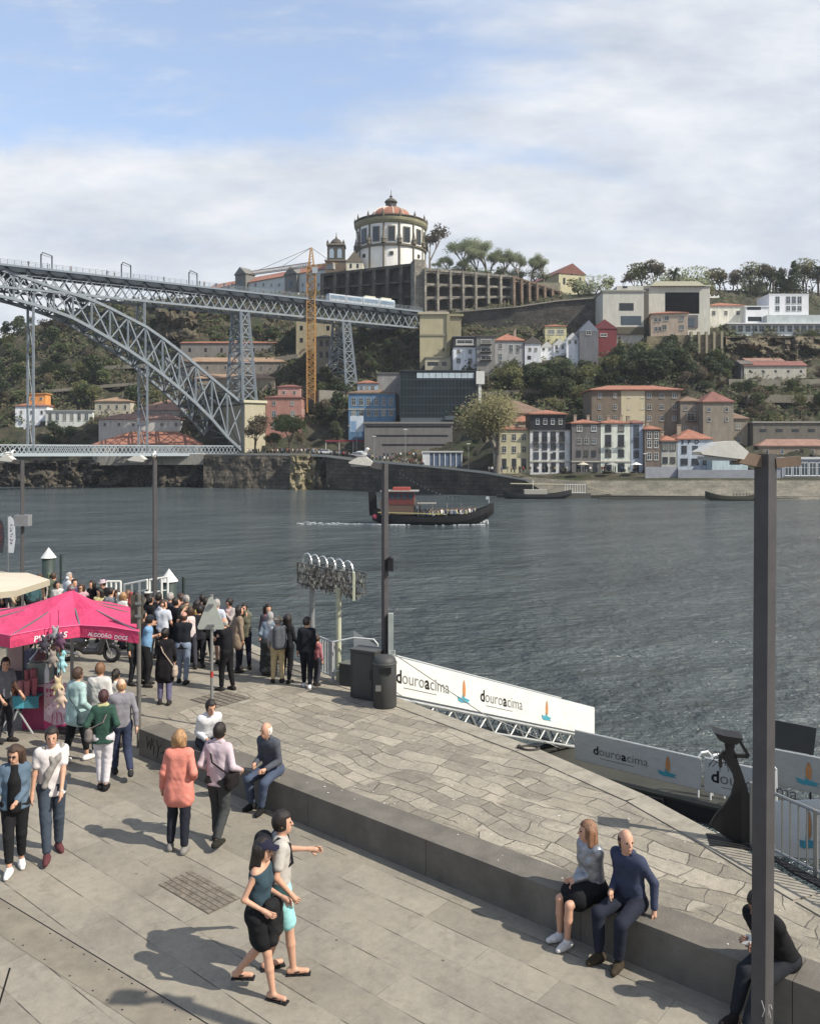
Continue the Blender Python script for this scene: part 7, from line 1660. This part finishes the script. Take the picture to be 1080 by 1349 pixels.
dockrail('white tubular dock railing left section behind the crowd',140,766,159,766,33,33,.75); dockrail('white tubular dock railing middle section behind the crowd',164,770,194,764,32.5,32,.75); dockrail('white tubular dock railing right section ending at the mooring pile',197,764,221,760,32,32,1.0)
t=thing('floating_dock','grey floating dock behind the crowd','dock',(-12,36,WZ)); MB().box(-14,3.2,-2.5,3,-.2,.7).build('deck',M('6f6d63',.8,.2,1),t)
def hull(L,B,hd,bow,stern,n=18):
    V=[];Fs=[]; m=7
    for i in range(n+1):
        t=i/n; x=-L/2+L*t; u=2*t-1; b=B/2*(1-abs(u)**2.6)**.7 if abs(u)<1 else 0; b=max(b,.03); sheer=hd+ (bow*max(0,u)**2.4)+(stern*max(0,-u)**2.6); kz=-.5+ (bow*.8+.5)*max(0,(u-.55)/.45)**1.6+(stern*.5+.4)*max(0,(-u-.6)/.4)**1.6
        for j in range(m):
            a=j/(m-1); y=b*math.sin(math.pi/2*min(1,a*1.35)); z=kz+(sheer-kz)*(a**1.5); V.append((x,y,z))
        for j in range(m): V.append((x,-V[-1-2*0-(0)][1] if False else -V[i*2*m+j][1],V[i*2*m+j][2]))
    for i in range(n):
        for s in (0,m):
            for j in range(m-1):
                a=i*2*m+s+j; b_=(i+1)*2*m+s+j; Fs.append((a,b_,b_+1,a+1) if s else (a,a+1,b_+1,b_))
        a=i*2*m; b_=(i+1)*2*m; Fs.append((a+m-2,b_+m-2,b_+2*m-2,a+2*m-2)); Fs.append((a,b_,b_+m,a+m))
    return V,Fs
def boat(name,lab,c,rz,L,B,hd,bow,stern,mat,cat='boat'):
    t=thing(name,lab,cat,c,R(rz)); V,Fs=hull(L,B,hd,bow,stern); MB().add(V,Fs).build('hull',mat,t); return t
# rabelo
c=P(570,691,118); c.z=WZ; t=boat('river_boat','black wooden river boat with red cabin and seated passengers crossing midstream',c,-3,17.2,4.2,1.15,1.9,1.2,M('151517',.6,.2,1))
RC=M('662f2b',.6,.12,1); MB().box(-7.3,-2.5,-1.5,1.5,1.4,3.4).build('cabin',M('5d4b3f',.7,.1),t); MB().box(-7.0,-2.6,-1.55,1.55,2.8,4.6).build('upper_cabin',RC,t); MB().box(-7.3,-2.0,-1.9,1.9,4.6,4.75).build('cabin_roof',M('8a8782'),t); MB().box(-5.6,-3.2,-.8,.8,4.75,5.2).build('life_raft',M('a04238'),t)
for i in range(5): x=-6.5+i*.85; MB().box(x-.3,x+.3,-1.6,-1.55,3.6,4.35).build('window',[GLASSB],t)
m=MB(); 
for s_ in (-1,1): m.bar((-7.6,s_*1.95,1.75),(1.5,s_*2.0,1.55),.12,.12)
m.build('gunwale_rail',M('a39a5e',.6),t); m=MB(); 
for x in (-2,0,2,4): 
    for s_ in (-1,1): m.tube([(x,s_*1.7,1.2),(x,s_*1.7,2.9)],.03,4)
m.box(-2.2,.5,-1.75,1.75,2.9,2.96); m.build('awning_frame',M('77736a',.6),t)
MB().bar((-8.4,0,1.2),(-8.6,0,4.6),.5,1.1).build('stern_post',M('151517'),t); MB().tube([(7.9,0,3.0),(7.9,0,3.9)],.04,4).box(7.5,7.9,-.01,.01,3.5,3.9).build('pennant',M('b5b9bd'),t); MB().ball((-8.1,-1.15,1.1),.35,8,0,(1,.3,1)).build('fender',M('a0344a'),t)
cc=c
for k in range(30):
    x=-1.6+.26*k; y=(-1.2,0.2,1.1)[k%3]; p=cc+Vector((x*math.cos(R(-3))-y*math.sin(R(-3)),x*math.sin(R(-3))+y*math.cos(R(-3)),1.15+.012*k)); small(SS,k%5,p,rp.uniform(-1,1),'seated in the black river boat','passengers seated in the river boat')
for k,(x,y) in enumerate(((-2.2,-1.2),(-1.8,.4),(-4,-1.0))): p=cc+Vector((x,y,1.3)); small(SP,(1,4,1)[k],p,0,'standing beside the red boat cabin','people standing in the river boat')
m=MB(); rr_=random.Random(6)
for _ in range(70): 
    x=rr_.choice((rr_.uniform(-8.6,-4),rr_.uniform(3.5,7.2),rr_.uniform(-8,7))); f=1-abs(x)/9; y=-2.1*f**.5-rr_.uniform(0,.5); m.ball((c.x+x,c.y+y,WZ+.03),rr_.uniform(.04,.2),5,0,(2,1,.4))
for _ in range(60): m.ball((c.x+rr_.uniform(6.6,7.8),c.y+rr_.uniform(-.8,.6),WZ+rr_.uniform(0,.5)),rr_.uniform(.08,.2),5)
for _ in range(120): x=rr_.uniform(0,1)**1.4*11; m.ball((c.x-8.4-x,c.y+rr_.gauss(0,.3+x*.10)+x*.05,WZ+.01),rr_.uniform(.03,.12),5,0,(2.5,1,.3))
tag(m.build('wake_foam',M('b9c0c2',.7)),'white foam along the river boat and in its wake','foam',kind='stuff')
# boats on the far bank
t=boat('moored_rabelo','empty slender wooden boat moored at the far embankment behind the lamp arm',Vector((P(975,655,177.5).x,177.5,WZ)),0,15,3,.8,1.6,1.2,M('3a3a2c',.7,.15,1)); m=MB()
for i in range(8): x=-2+i*.7; m.tube([(x,-1.2,.9),(x,-1.2,1.6),(x+.4,-1.2,1.1)],.07,5)
m.build('tyre_fenders',DARK,t)
t=boat('tour_boat','dark low tour boat moored at the far landing stage',Vector((P(707,652,185).x,184,WZ)),0,15,3.2,1.0,1.0,.6,M('1c1e20',.6,.1,1)); MB().box(-3,2,-1,1,1,2.0).build('cabin',M('9a978c',.6),t); MB().tube([(-1,0,2),(-1,0,4)],.05,5).build('mast',WHITEP,t)
t=thing('landing_stage','pale landing stage with white barred gate on the far bank','landing stage',(P(755,650,187).x,186.5,WZ)); MB().box(-2.3,3.5,-1.6,3,-.2,1.1).build('platform',M('4b4a44',.8),t); m=MB()
for i in range(9): x=-2.2+i*.55; m.bar((x,-1.5,1.1),(x,-1.5,3.1),.08)
m.bar((-2.3,-1.5,3.1),(2.4,-1.5,3.1),.1).bar((-2.3,-1.5,1.3),(2.4,-1.5,1.3),.1).build('gate',WHITEP,t); MB().bar((-14,1,3.2),(-2,1,3.0),1.4,.18).bar((3,1,2.6),(9,1.5,1.0),1.2,.15).build('ramp',M('a89f86'),t)
t=thing('floating_boom','long low mooring boom along the far embankment','boom',(P(880,657,181).x,181,WZ)); MB().box(-15,28,-.6,.6,-.1,.35).build('float',M('3c3b35',.8,.2),t)
# left boats with tourists
t=boat('tour_boat','blue and white tour boat full of passengers in orange life vests at left dock',Vector((-17.8,39.5,WZ)),-24,15,3.6,1.0,.5,.3,M('b9bcbc',.5,.08,1)); MB().box(-6,6.4,-1.83,1.83,.65,.95).build('blue_stripe',M('2b6aa3',.5),t); MB().box(-6.2,3,-1.4,1.4,1.0,1.5).build('bench',M('8a8d8c'),t); m=MB(); m.tube([(-6,-1.7,1.9),(6.5,-1.7,1.9)],.04,5).tube([(-6,1.7,1.9),(6.5,1.7,1.9)],.04,5)
for i in range(8): m.tube([(-6+i*1.75,1.7,1),(-6+i*1.75,1.7,1.9)],.03,5).tube([(-6+i*1.75,-1.7,1),(-6+i*1.75,-1.7,1.9)],.03,5)
m.build('rail',WHITEP,t)
LV=cloth('c2502a'); 
sv=[small_person(60+i,tc,'23252b',sit=True) for i,tc in enumerate(('c2522c','b8452a','8c2f2a'))]
for k in range(16):
    o=sv[k%3] if k<3 else sv[k%3].copy()
    if k>=3: COL.objects.link(o)
    a=R(-24); x=-5.6+.75*(k//2)+.2*(k%2); y=-.7 if k%2 else .75; o.location=Vector((-17.8,39.5,WZ+1.5))+Vector((x*math.cos(a)-y*math.sin(a),x*math.sin(a)+y*math.cos(a),0)); o.rotation_euler=(0,0,rp.uniform(-2,2)); tag(o,'small person in '+('orange','red orange','dark red')[k%3]+' life vest seated in the tour boat at left dock','person','passengers in life vests on the tour boat')
t=thing('dock_kiosk','white roofed floating ticket kiosk at the left edge below the feather flags','kiosk',(-17.6,36.5,WZ)); MB().box(-3.5,1.6,-1.2,1.2,0,2.6).build('cabin',M('5d5f60',.6,.1),t); MB().box(-4,2.0,-1.5,1.5,2.6,2.95).build('roof',M('c2c3bf',.5),t)
for i in range(4): MB().box(-3+i*1.1,-2.2+i*1.1,-1.24,-1.2,1.2,2.2).build('window',[GLASS],t)
def flag(lab,px,y0,y1,D,col,tc,word):
    b=P(px,y1,D); h=(y1-y0)*D/F; t=thing('feather_flag',lab,'flag',b); m=MB(); pl_=[(.0,.1),(.22,.05*h),(.30,.4*h),(.28,.75*h),(.2,.93*h),(.08,h),(0,.97*h)]; m.prism(pl_,'y',-.01,.01); m.build('flag_cloth',M(col,.7,.08),t); MB().tube([(0,0,-2.2),(-.02,0,h)],.025,6).build('pole',STEEL,t)
    m=MB(); rz_=random.Random(word)
    for i in range(7):
        z_=h*.28+i*.13
        for k in range(3): m.tube([(.07+rz_.uniform(0,.13),-.014,z_+rz_.uniform(0,.09)),(.07+rz_.uniform(0,.13),-.014,z_+rz_.uniform(0,.09))],.010,4); m.build('lettering',M(tc),t)
flag('white feather flag with dark red lettering at left dock',11,680,731,36,'b3b8bd','6b2a38','a'); flag('dark feather flag with red lettering, left edge of photo',-3,683,731,36.5,'34343c','9c3a40','b')

# ---------------------------------------------------------------- scuffs, rod, far quay furniture
m=MB(); o_=Vector((2.675,6.4,0)); 
for a,b in (((-.05,1.62),(-.03,1.55)),((-.03,1.55),(-.045,1.5)),((.0,1.6),(-.005,1.52)),((.0,1.56),(.012,1.5)),((.01,1.6),(.02,1.57))): m.tube([(a[0],-.121+(a[0])*-.3,a[1]),(b[0],-.121+b[0]*-.3,b[1])],.003,4)
MBp=[o for o in bpy.data.objects if o.name.startswith('street_lamp') and 'right foreground' in o.get('label','')][0]; m.build('chalk_marks',M('a9a7a2'),MBp)
p0=P(13,1276,7.8); t=thing('thin_rod','thin dark rod leaning into the picture at the lower left corner','rod',P(-20,1400,7.8)); q0=P(-20,1400,7.8); MB().tube([(0,0,0),P(-3,1330,7.8)-q0,p0-q0],.009,6).build('rod',BLACK,t)
def car(lab,px,py,D,col,rz=0,kind='car'):
    t=thing('parked_car',lab,kind,P(px,py,D),R(rz)); c=M(col,.25,.05,spec=.6); pr=[(-2.1,.35),(2.1,.35),(2.1,.75),(1.9,.9),(1.0,.98),(.5,1.42),(-1.2,1.45),(-1.9,1.0),(-2.1,.9)] if kind=='car' else [(-2.4,.35),(2.4,.35),(2.4,1.0),(1.9,1.2),(1.5,1.95),(-2.4,2.0)]
    MB().prism(pr,'y',-.85,.85).build('body',c,t); MB().prism([(.95,1.0),(.48,1.36),(-1.15,1.38),(-1.6,1.02)],'y',-.865,.865).build('window',GLASS,t)
    for x in (-1.35,1.35):
        for y in (-.8,.8): MB().tube([(x,y-.1,.33),(x,y+.1,.33)],.33,12).build('wheel',M('141414',.8),t)
for i,(px,py,D,cl,nm) in enumerate([(430,598.5,233,'b9bcc0','silver car parked near the red awnings on far quay'),(446,599.5,231,'2b2d33','dark car parked near the red awnings on far quay'),(420,598,238,'8c8f93','grey car parked by the trees on far quay'),(1045,632,199,'a9acb0','first silver car parked before the white pavilion'),(1060,632,199,'23252a','dark car parked before the white pavilion'),(1074,632,199,'b5b5b5','white car parked before the white pavilion')]): car(nm,px,py,D,cl,8*i)
t=thing('market_awning','red market awning with white bollards on the far quay below the blue house','awning',P(452,592,240)); MB().box(-5,8.5,-1.5,1.5,2.2,2.7).build('canopy',M('7c2430',.7,.2,1),t)
for x in (-4.8,-1,3,8.2): MB().tube([(x,-1.3,-1.2),(x,-1.3,2.2)],.07,5).build('post',WHITEP,t)
t=thing('billboard','white and blue billboard on a post in front of the blue house','billboard',P(470,585,238)); MB().box(-1.9,1.9,-.1,.1,3.6,8.0).build('panel',M('b3bec8',.5,.2,.5),t); MB().box(-1.7,-.2,-.13,-.1,3.8,6.6).build('print',M('6f8fb0',.5),t); MB().tube([(0,0,-2),(0,0,3.6)],.12,6).build('post',STEEL,t)
for i,(px,py,yt,D,nm) in enumerate([(493,604,575,228,'tall thin lamp post on far quay left of the car park wall'),(534,613,566,221,'tall thin lamp post on far quay left of the kiosk'),(617,618,585,212,'thin lamp post on far quay right of the kiosk'),(725,623,597,204,'thin lamp post before the black attic town house'),(850,623,598,203,'thin lamp post before the narrow brown town house')]):
    b=P(px,py,D); h=(py-yt)*D/F; t=thing('lamp_post',nm,'lamp post',b); MB().tube([(0,0,-.5),(0,0,h)],[.09,.06],6).build('post',M('8c8f90',.5),t); MB().box(-.5,.5,-.15,.15,h,h+.18).build('lamp_head',WHITEP,t)
for i,(px,nm) in enumerate([(838,'white cafe parasol on far quay before the pale green house'),(806,'grey cafe parasol on far quay before the pale green house'),(768,'cream cafe parasol on far quay before the dark grey house')]):
    b=P(px,624,202); t=thing('cafe_parasol',nm,'parasol',b); MB().lathe([(1.5,2.2),(.05,2.8)],10).build('canopy',M(['d0d0cc','8d8d8a','b5ad98'][i]),t); MB().tube([(0,0,0),(0,0,2.8)],.04,5).build('pole',STEEL,t)
a_=P(522,620,212); b_=P(630,660,176); t=thing('bunting_line','sagging line of small white pennants in front of the far quay wall','bunting',a_); d_=b_-a_; pts=[d_*f+Vector((0,0,-1.6*math.sin(math.pi*f))) for f in np.linspace(0,1,22)]; MB().tube(pts,.03,4).build('line',DARK,t)
for i in range(1,21): MB().add([pts[i],pts[i]+d_*.017,pts[i]+d_*.008+Vector((0,0,-.35))],[(0,1,2)]).build('pennant',M('b5b8ba'),t)
# ---------------------------------------------------------------- people on the near quay
def PH(px,yh,h):  # by head pixel
    D=(CAMZ-h)*F/(yh-HY); return (px-540)/F*D,D
def PF(px,yf): g_=G(px,yf); return g_.x,g_.y
N_=dict(near=True)
WK=((.22,.09,.085),(-.24,-.09,.12)); WK2=((-.26,.09,.13),(.2,-.09,.085))
person('woman with wavy brown hair in denim jacket and black trousers, walking at left edge',*PF(20,1146),1.70,-70,True,True,hair='brown',hstyle='curly',top='4d6478',toploose=1.6,toplen=.1,bot='1b1b1e',shoe='cfcdc8',feet=((-.10,.07,.085),(.16,-.06,.085)),hands=((.22,.05,.12),(.10,-.28,-.02)),head=(-20,-12),ex=[('glasses',),('inner','18181a')],botlen=.86)
person('young man in pale T-shirt with sweater slung over his shoulders, jeans and maroon sneakers',*PF(68,1126),1.80,-62,False,True,hair='dark',hstyle='short',top='c4bcba',sleeve='short',toplen=.25,bot='36414f',shoe='5c2a30',feet=((-.12,.1,.085),(.26,-.08,.10)),hands=((.24,.10,.0),(.06,-.25,-.06)),head=(-8,-6),ex=[('tied','827c76'),('watch',1)])
person('woman in pale mint sweater and black cropped trousers seen from behind by the cart',*PF(101,1004),1.72,62,True,True,hair='brown',hstyle='short',top='8fb0ad',sleeve='long',toplen=.35,toploose=1.8,fat=1.2,bot='17171a',botlen=.82,shoe='d0cdc4',feet=((-.2,.09,.1),(.16,-.09,.085)),hands=((.22,.2,.15),(.14,-.2,.05)),ex=[('bag',-1,'34474a',.0)])
person('man in white hooded sweatshirt with short fair hair, back turned behind mint sweater woman',*PH(131,876,1.72),1.72,82,False,True,hair='lbrown',top='b9b6b0',toploose=1.8,toplen=.15,bot='3a3f4a',shoe='8d8a86')
person('girl with dark ponytail in white top beside the white hooded man',*PH(152,884,1.5),1.5,80,True,True,hair='dark',hstyle='pony',top='bdb9b4',sleeve='short',bot='55504d')
person('woman with dark red hair in bottle green sweater and white trousers carrying a shoulder bag',*PF(136,1040),1.66,100,True,True,hair='red',hstyle='short',top='24493c',toplen=.22,toploose=1.3,bot='bfb9bd',botlen=.9,shoe='1a1a1c',feet=((.02,.05,.085),(-.06,-.05,.085)),hands=((.12,.22,.2),(.12,-.2,.2)),ex=[('collar','a8a66a'),('bag',1,'6d6460',.14)])
person('balding blond man in checked shirt and jeans striding behind green sweater woman',*PF(160,1024),1.72,118,False,True,hair='blond',hstyle='bald',top='77747c',bot='2c3650',shoe='2c2c2c',feet=((.2,.08,.085),(-.34,-.1,.2)),hands=('fwd','back'),skin='c29a80')
person('woman with short blond hair in bright coral jacket and navy trousers, back to the camera',*PF(236,1120),1.70,92,True,True,hair='blond',hstyle='bob',top='d0705a',toplen=.42,toploose=1.7,bot='20232e',shoe='77736e',feet=((.0,.13,.085),(-.12,-.10,.085)),hands=((.06,.26,-.02),(.10,-.20,.1)))
person('man in pink shirt and grey trousers with black shoulder bag beside coral jacket woman',*PF(288,1111),1.73,72,False,True,hair='grey' if False else 'dark',hstyle='short',top='b8a3ac',fat=1.12,toplen=.12,bot='3a3c3c',shoe='26241f',feet=((.10,.1,.085),(-.26,-.12,.16)),hands=((.1,.2,.1),(.16,-.26,.12)),ex=[('bag',-1,'1c1618',.10),('collar','b8a3ac')])
def onwall(px,back=.24):
    k=(px-540)/F; o=WA+wn*back; s=(k*o.y-o.x)/(wd.x-k*wd.y); p=o+wd*s; return p.x,p.y
sit=lambda f0=.46,f1=.44: ((f0,.11,.09),(f1,-.11,.09))
NF=math.degrees(math.atan2(-wn.y,-wn.x))
person('dark haired man in white shirt sitting on the bench wall behind the pink shirted man',*onwall(272,.30),1.75,NF+70,False,True,hipz=.585,hair='dark',top='c2c3c6',toplen=.1,bot='2c2f38',feet=((.42,.1,.09),(.40,-.1,.09)),hands=('lap','lap'),lean=22,head=(8,-14),shoe='222222',ex=[('collar','c2c3c6')])
person('old white haired man in dark blue shirt and jeans sitting alone on the bench wall',*onwall(360,.2),1.72,NF+10,False,True,hipz=.585,hair='white',hstyle='bald',top='474b55',toplen=.15,toploose=1.4,bot='3d4a62',feet=((.40,.08,.09),(.34,-.16,.09)),hands=((.36,.16,.14),(.30,-.12,.16)),lean=14,head=(-14,-6),shoe='1c1c1c',kneeout=.2,ex=[('collar','474b55')])
person('red haired woman in shiny silver jacket and dark skirt sitting on the bench wall',*onwall(780,.2),1.68,NF-22,True,True,hipz=.585,hair='7a563c',hstyle='long',top='silver',toploose=1.7,toplen=.05,bot='17171b',botkind='skirt',feet=((.44,.07,.09),(.42,-.09,.09)),hands=((.22,-.02,.14),(.24,-.04,.10)),lean=4,head=(-28,0),shoe='c4c0bc')
person('bald man in navy shirt and dark trousers sitting beside silver jacket woman',*onwall(832,.22),1.78,NF-8,False,True,hipz=.60,hair='brown',hstyle='bald',top='343c55',toplen=.12,bot='1f2432',feet=((.40,.10,.09),(.44,-.12,.09)),hands=((-.02,.27,-.0),(.20,-.12,.14)),lean=8,side=0,head=(62,0),shoe='3a3020',kneeout=.15,ex=[('collar','343c55'),('watch',1)])
person('hunched man in black jacket holding paper on wall behind foreground lamp post',*onwall(1028,.22),1.76,NF-20,False,True,hipz=.60,hair='dark',hstyle='short',top='141416',toploose=1.9,toplen=.15,fat=1.1,bot='20242b',feet=((.62,.08,.09),(.56,-.1,.10)),hands=((.36,-.02,.22),(.38,-.04,.20)),lean=32,head=(0,-30),shoe='211c1a',skin='7a5644',ex=[('paper',-1)])
person('man with dark hair in pale T-shirt and turquoise shorts with black backpack',*PF(368,1281),1.75,14,False,True,hair='dark',hstyle='short',top='a9a39a',sleeve='short',toplen=.25,toploose=1.5,bot='7cc4c4',botkind='shorts',shoe='flip',feet=((-.12,.08,.10),(.14,-.08,.085)),hands=((.36,.28,.24),(.10,-.22,.02)),head=(-4,0),ex=[('backpack','1d1c24')])
person('woman in navy cap, teal vest top and short black skirt carrying a dark jacket',*PF(343,1309),1.62,-12,True,True,hair='dark',hstyle='long',top='2c4450',sleeve='none',bot='191a1c',botkind='skirt',shoe='flip',feet=((-.30,.07,.18),(.18,-.08,.085)),hands=((.28,.0,.18),(.12,-.2,.12)),head=(6,-8),ex=[('cap','1f2036'),('carry','1c1c1e')])
# crowd, described one by one
GC='people standing in the crowd along the quay'
CR=[
('man in light blue polo shirt and navy cap with folded arms, left side of crowd',193,812,1.72,0,0,dict(top='5f93bd',sleeve='short',toplen=.2,fat=1.2,bot='18181b',hands=('fold','fold'),ex=[('cap','1f2636')])),
('woman in long black coat and lilac leggings with a beige bag, back turned',217,830,1.70,100,1,dict(top='18161b',toploose=1.6,toplen=.8,bot='5a5678',ex=[('bag',-1,'a08d7a',-.1)],hair='dark',hstyle='bun')),
('man in white T-shirt with dark strap standing behind the black coated woman',214,792,1.75,80,0,dict(top='b5bac6',sleeve='short',bot='2a2c36',hair='brown')),
('bald man in black sweater and blue jeans, back turned, near the crowd centre',241,808,1.76,85,0,dict(top='1b1e26',toplen=.15,fat=1.15,bot='6d7d94',hstyle='bald',hair='brown',skin='b07c68')),
('man in black T-shirt with dark hair behind the bald man in jeans',231,789,1.78,60,0,dict(top='17171a',sleeve='short',bot='2a2b30')),
('woman in pale pink top right behind the bald man in jeans',251,802,1.6,110,1,dict(top='c2b0ac',bot='3a3a44',hair='brown',hstyle='bob')),
('woman with long black hair in bright yellow jacket in the crowd',258,792,1.65,30,1,dict(top='b8952a',toploose=1.5,bot='26262c',hstyle='long')),
('person in long black coat left of the triangular sign',272,789,1.72,120,0,dict(top='17181c',toploose=1.7,toplen=.6,bot='1d1d22')),
('grey haired man in white shirt and dark shorts behind the triangular sign',286,791,1.76,70,0,dict(top='aeb6c6',sleeve='short',bot='2a2a30',botkind='shorts',hair='grey')),
('bald man all in black walking with folded arms right of the triangular sign',299,815,1.74,160,0,dict(top='15151a',fat=1.15,bot='17171a',hstyle='bald',hair='grey',hands=('fold','fold'),feet=((.1,.08),(-.12,-.08)))),
('woman with dark hair in tan raincoat behind the bald man in black',312,800,1.70,30,1,dict(top='85715a',toploose=1.7,toplen=.5,bot='1d1f2a',hstyle='long')),
('woman with light scarf and dark hair behind the tan raincoat',302,790,1.68,-120,1,dict(top='9b8f8c',bot='23252c',hstyle='bun',ex=[('scarf','b08d8a')])),
('woman in sunglasses and khaki jacket facing the stairs',322,796,1.72,-80,1,dict(top='5f5e4c',toploose=1.5,toplen=.15,bot='22263a',hstyle='bun',hands=('face','fwd'),ex=[('glasses',)],near=True)),
('woman with dark hair and pink scarf behind the headscarfed woman',352,797,1.72,-60,1,dict(top='3a3540',bot='202024',hstyle='curly',ex=[('scarf','a05a62')])),
('woman in pale headscarf, blue grey top and long dark skirt',354,808,1.62,70,1,dict(top='6c7c8c',toploose=1.6,bot='3a3c3b',botkind='longskirt',ex=[('hijab','8f8d8c')],hstyle='none',fat=1.15)),
('man with tan sun hat, grey backpack straps and cream trousers',366,813,1.66,100,0,dict(top='8d9096',bot='b09c6c',ex=[('hat','9a8468'),('backpack','4a4e54')],hair='grey')),
('woman with curly dark hair and black vest beside the cream trousers man',378,811,1.68,70,1,dict(top='1e1f24',bot='1a1b20',hstyle='curly')),
('person in black tracksuit standing alone at the railing, back turned',404,815,1.70,85,0,dict(top='1b1e26',bot='171a24',shoe='c2c2c2',toploose=1.3)),
('child in red and white top at the white railing',418,838,1.22,60,1,dict(top='a85a62',bot='3a3a44',hair='brown',hstyle='short')),
('man in white cap and khaki shirt near the lamp in the crowd',190,779,1.75,20,0,dict(top='77705a',bot='333',ex=[('cap','b5b5b0')]) ),
('person in dark jacket right of the white capped man',198,786,1.72,60,0,dict(top='1c1c20',bot='26262a',toploose=1.4)),
('woman with long brown hair and pale jacket at the parasol corner',170,779,1.62,130,1,dict(top='aca3a0',toploose=1.5,bot='2c2c33',hair='lbrown',hstyle='long')),
('tall man with black camera strap behind the black coated woman',207,783,1.78,40,0,dict(top='2a2c33',bot='2a2c33',hair='dark')),
('man in dark blue shirt near the crowd centre back',222,783,1.74,50,0,dict(top='232b3d',bot='2b2b30',hair='grey')),
('woman in maroon jacket deep in the crowd',236,784,1.66,20,1,dict(top='4c2a33',bot='232328',hstyle='bob',hair='brown')),
('man with grey hair in olive jacket deep in the crowd',247,786,1.74,140,0,dict(top='4e4c3a',bot='232328',hair='grey')),
('person with backpack in black between crowd centre and yellow jacket',265,785,1.7,80,0,dict(top='202126',bot='22242a',ex=[('backpack','2d3038')])),
('woman in white blouse near the parasol edge with blond hair',161,782,1.62,60,1,dict(top='c4c1bb',bot='45454d',hair='blond',hstyle='bob')),
('man in black with pale pink hat behind the pink parasol',137,764,1.76,-100,0,dict(top='1a191c',bot='26262a',ex=[('hat','b09aa0')])),
('woman in yellow tee and open black jacket behind the pink parasol',132,776,1.62,-80,1,dict(top='b8a868',bot='222226',hstyle='long')),
('dark haired woman in black behind the right slope of the pink parasol',121,766,1.7,-110,1,dict(top='1c1b1f',bot='222226',hstyle='long')),
('woman in sunglasses and pink top above the pink parasol peak',107,770,1.62,-80,1,dict(top='b58a95',sleeve='short',bot='33333b',hair='brown',hstyle='curly',ex=[('glasses',)])),
('man in purple jacket above the pink parasol',98,764,1.72,-60,0,dict(top='4e3a66',bot='28282e')),
('tall man in white shirt above the pink parasol peak',88,756,1.8,60,0,dict(top='b7bcc4',bot='26262c',hair='grey')),
('woman in white top with dark hair left of the pink parasol peak',77,766,1.64,-100,1,dict(top='beb9b4',bot='2c2c33',hstyle='bob')),
('woman with raised arm in green cardigan beyond the parasol',70,756,1.68,80,1,dict(top='55604a',bot='3a3a40',hands=('face','hang'),hair='brown')),
('brown haired woman in brown jacket beyond the cream parasol',52,757,1.66,-60,1,dict(top='5a4a3d',bot='33333b',hstyle='long',hair='brown')),
('man in navy sweater beyond the cream parasol',37,757,1.72,20,0,dict(top='222b45',bot='22242a',fat=1.15)),
('person in beige top beyond the cream parasol near the left lamp',20,760,1.68,-30,1,dict(top='a89674',bot='4d4a44',hair='brown',hstyle='bun')),
('person in blue shirt at far left beyond the cream parasol',11,756,1.7,-60,0,dict(top='4470a0',bot='2c2c33')),
('person in white top at the left edge beyond the cream parasol',1,757,1.7,30,0,dict(top='bdbab6',bot='2c2c33')),
('person in dark green coat standing under the pink parasol right corner',176,812,1.7,-20,0,dict(top='24302c',bot='22242a',toploose=1.5)),
('person in black at the parasol corner talking to the polo shirt man',184,806,1.7,10,0,dict(top='17171c',bot='1a1a1e')),
('seller in grey T-shirt working behind the stall at left edge',4,868,1.66,-20,0,dict(top='6e6f76',sleeve='short',bot='2a2a30',hands=('fwd','fwd'),near=True)),
('man with bare head in teal jacket in front of the left boat',44,760,1.7,120,0,dict(top='2d5258',bot='2a2a30')),
('woman in pink coat behind the tall white shirted man',94,771,1.6,100,1,dict(top='a8707c',bot='2a2a30',hstyle='long',hair='lbrown')),
('man in striped grey shirt deep behind the parasol right slope',146,776,1.72,50,0,dict(top='85888c',bot='2a2a30')),
('woman in cream jacket between pink hat man and parasol corner',153,778,1.64,-50,1,dict(top='b7ac92',bot='33333a',hstyle='long',hair='brown')),
('man in red jacket deep behind the white blouse woman',178,781,1.72,90,0,dict(top='8f3430',bot='2a2a30')),
('person in black hooded coat between black coat and sign',262,800,1.62,90,0,dict(top='1f2026',bot='23242a',toploose=1.6,toplen=.3)),
]
for lab,px,yh,h,fa,fm,kw in CR:
    if kw.get('bot')=='333': kw['bot']='33333a'
    q_=random.Random(sum(map(ord,lab)))
    if 'hands' not in kw: kw['hands']=(q_.choice(('hang','fwd','fold','phone','pocket','hipp','face')),q_.choice(('hang','fwd','pocket','hang','phone')))
    kw.setdefault('head',(q_.uniform(-55,55),q_.uniform(-14,6))); kw.setdefault('lean',q_.uniform(-3,6)); kw.setdefault('twist',q_.uniform(-14,14)); kw.setdefault('feet',((q_.uniform(-.05,.14),.1+q_.uniform(-.02,.05)),(q_.uniform(-.12,.05),-.1-q_.uniform(-.02,.04))))
    x,y=PH(px,yh,h); person(lab,x,y,h,fa,bool(fm),group=GC,**kw)
# ---------------------------------------------------------------- thin river haze
hz=MB().box(-420,420,-40,620,-9.9,175).build('haze',bpy.data.materials.new('haze_air')); tag(hz,'thin pale haze over the river and far hillside','haze',kind='stuff')
hm_=hz.data.materials[0]; hm_.use_nodes=True; nt=hm_.node_tree; nt.nodes.clear(); vo_=nt.nodes.new('ShaderNodeVolumePrincipled'); vo_.inputs['Color'].default_value=(.80,.86,.95,1); vo_.inputs['Density'].default_value=.00014; vo_.inputs['Anisotropy'].default_value=.2
nt.links.new(vo_.outputs[0],nt.nodes.new('ShaderNodeOutputMaterial').inputs['Volume'])
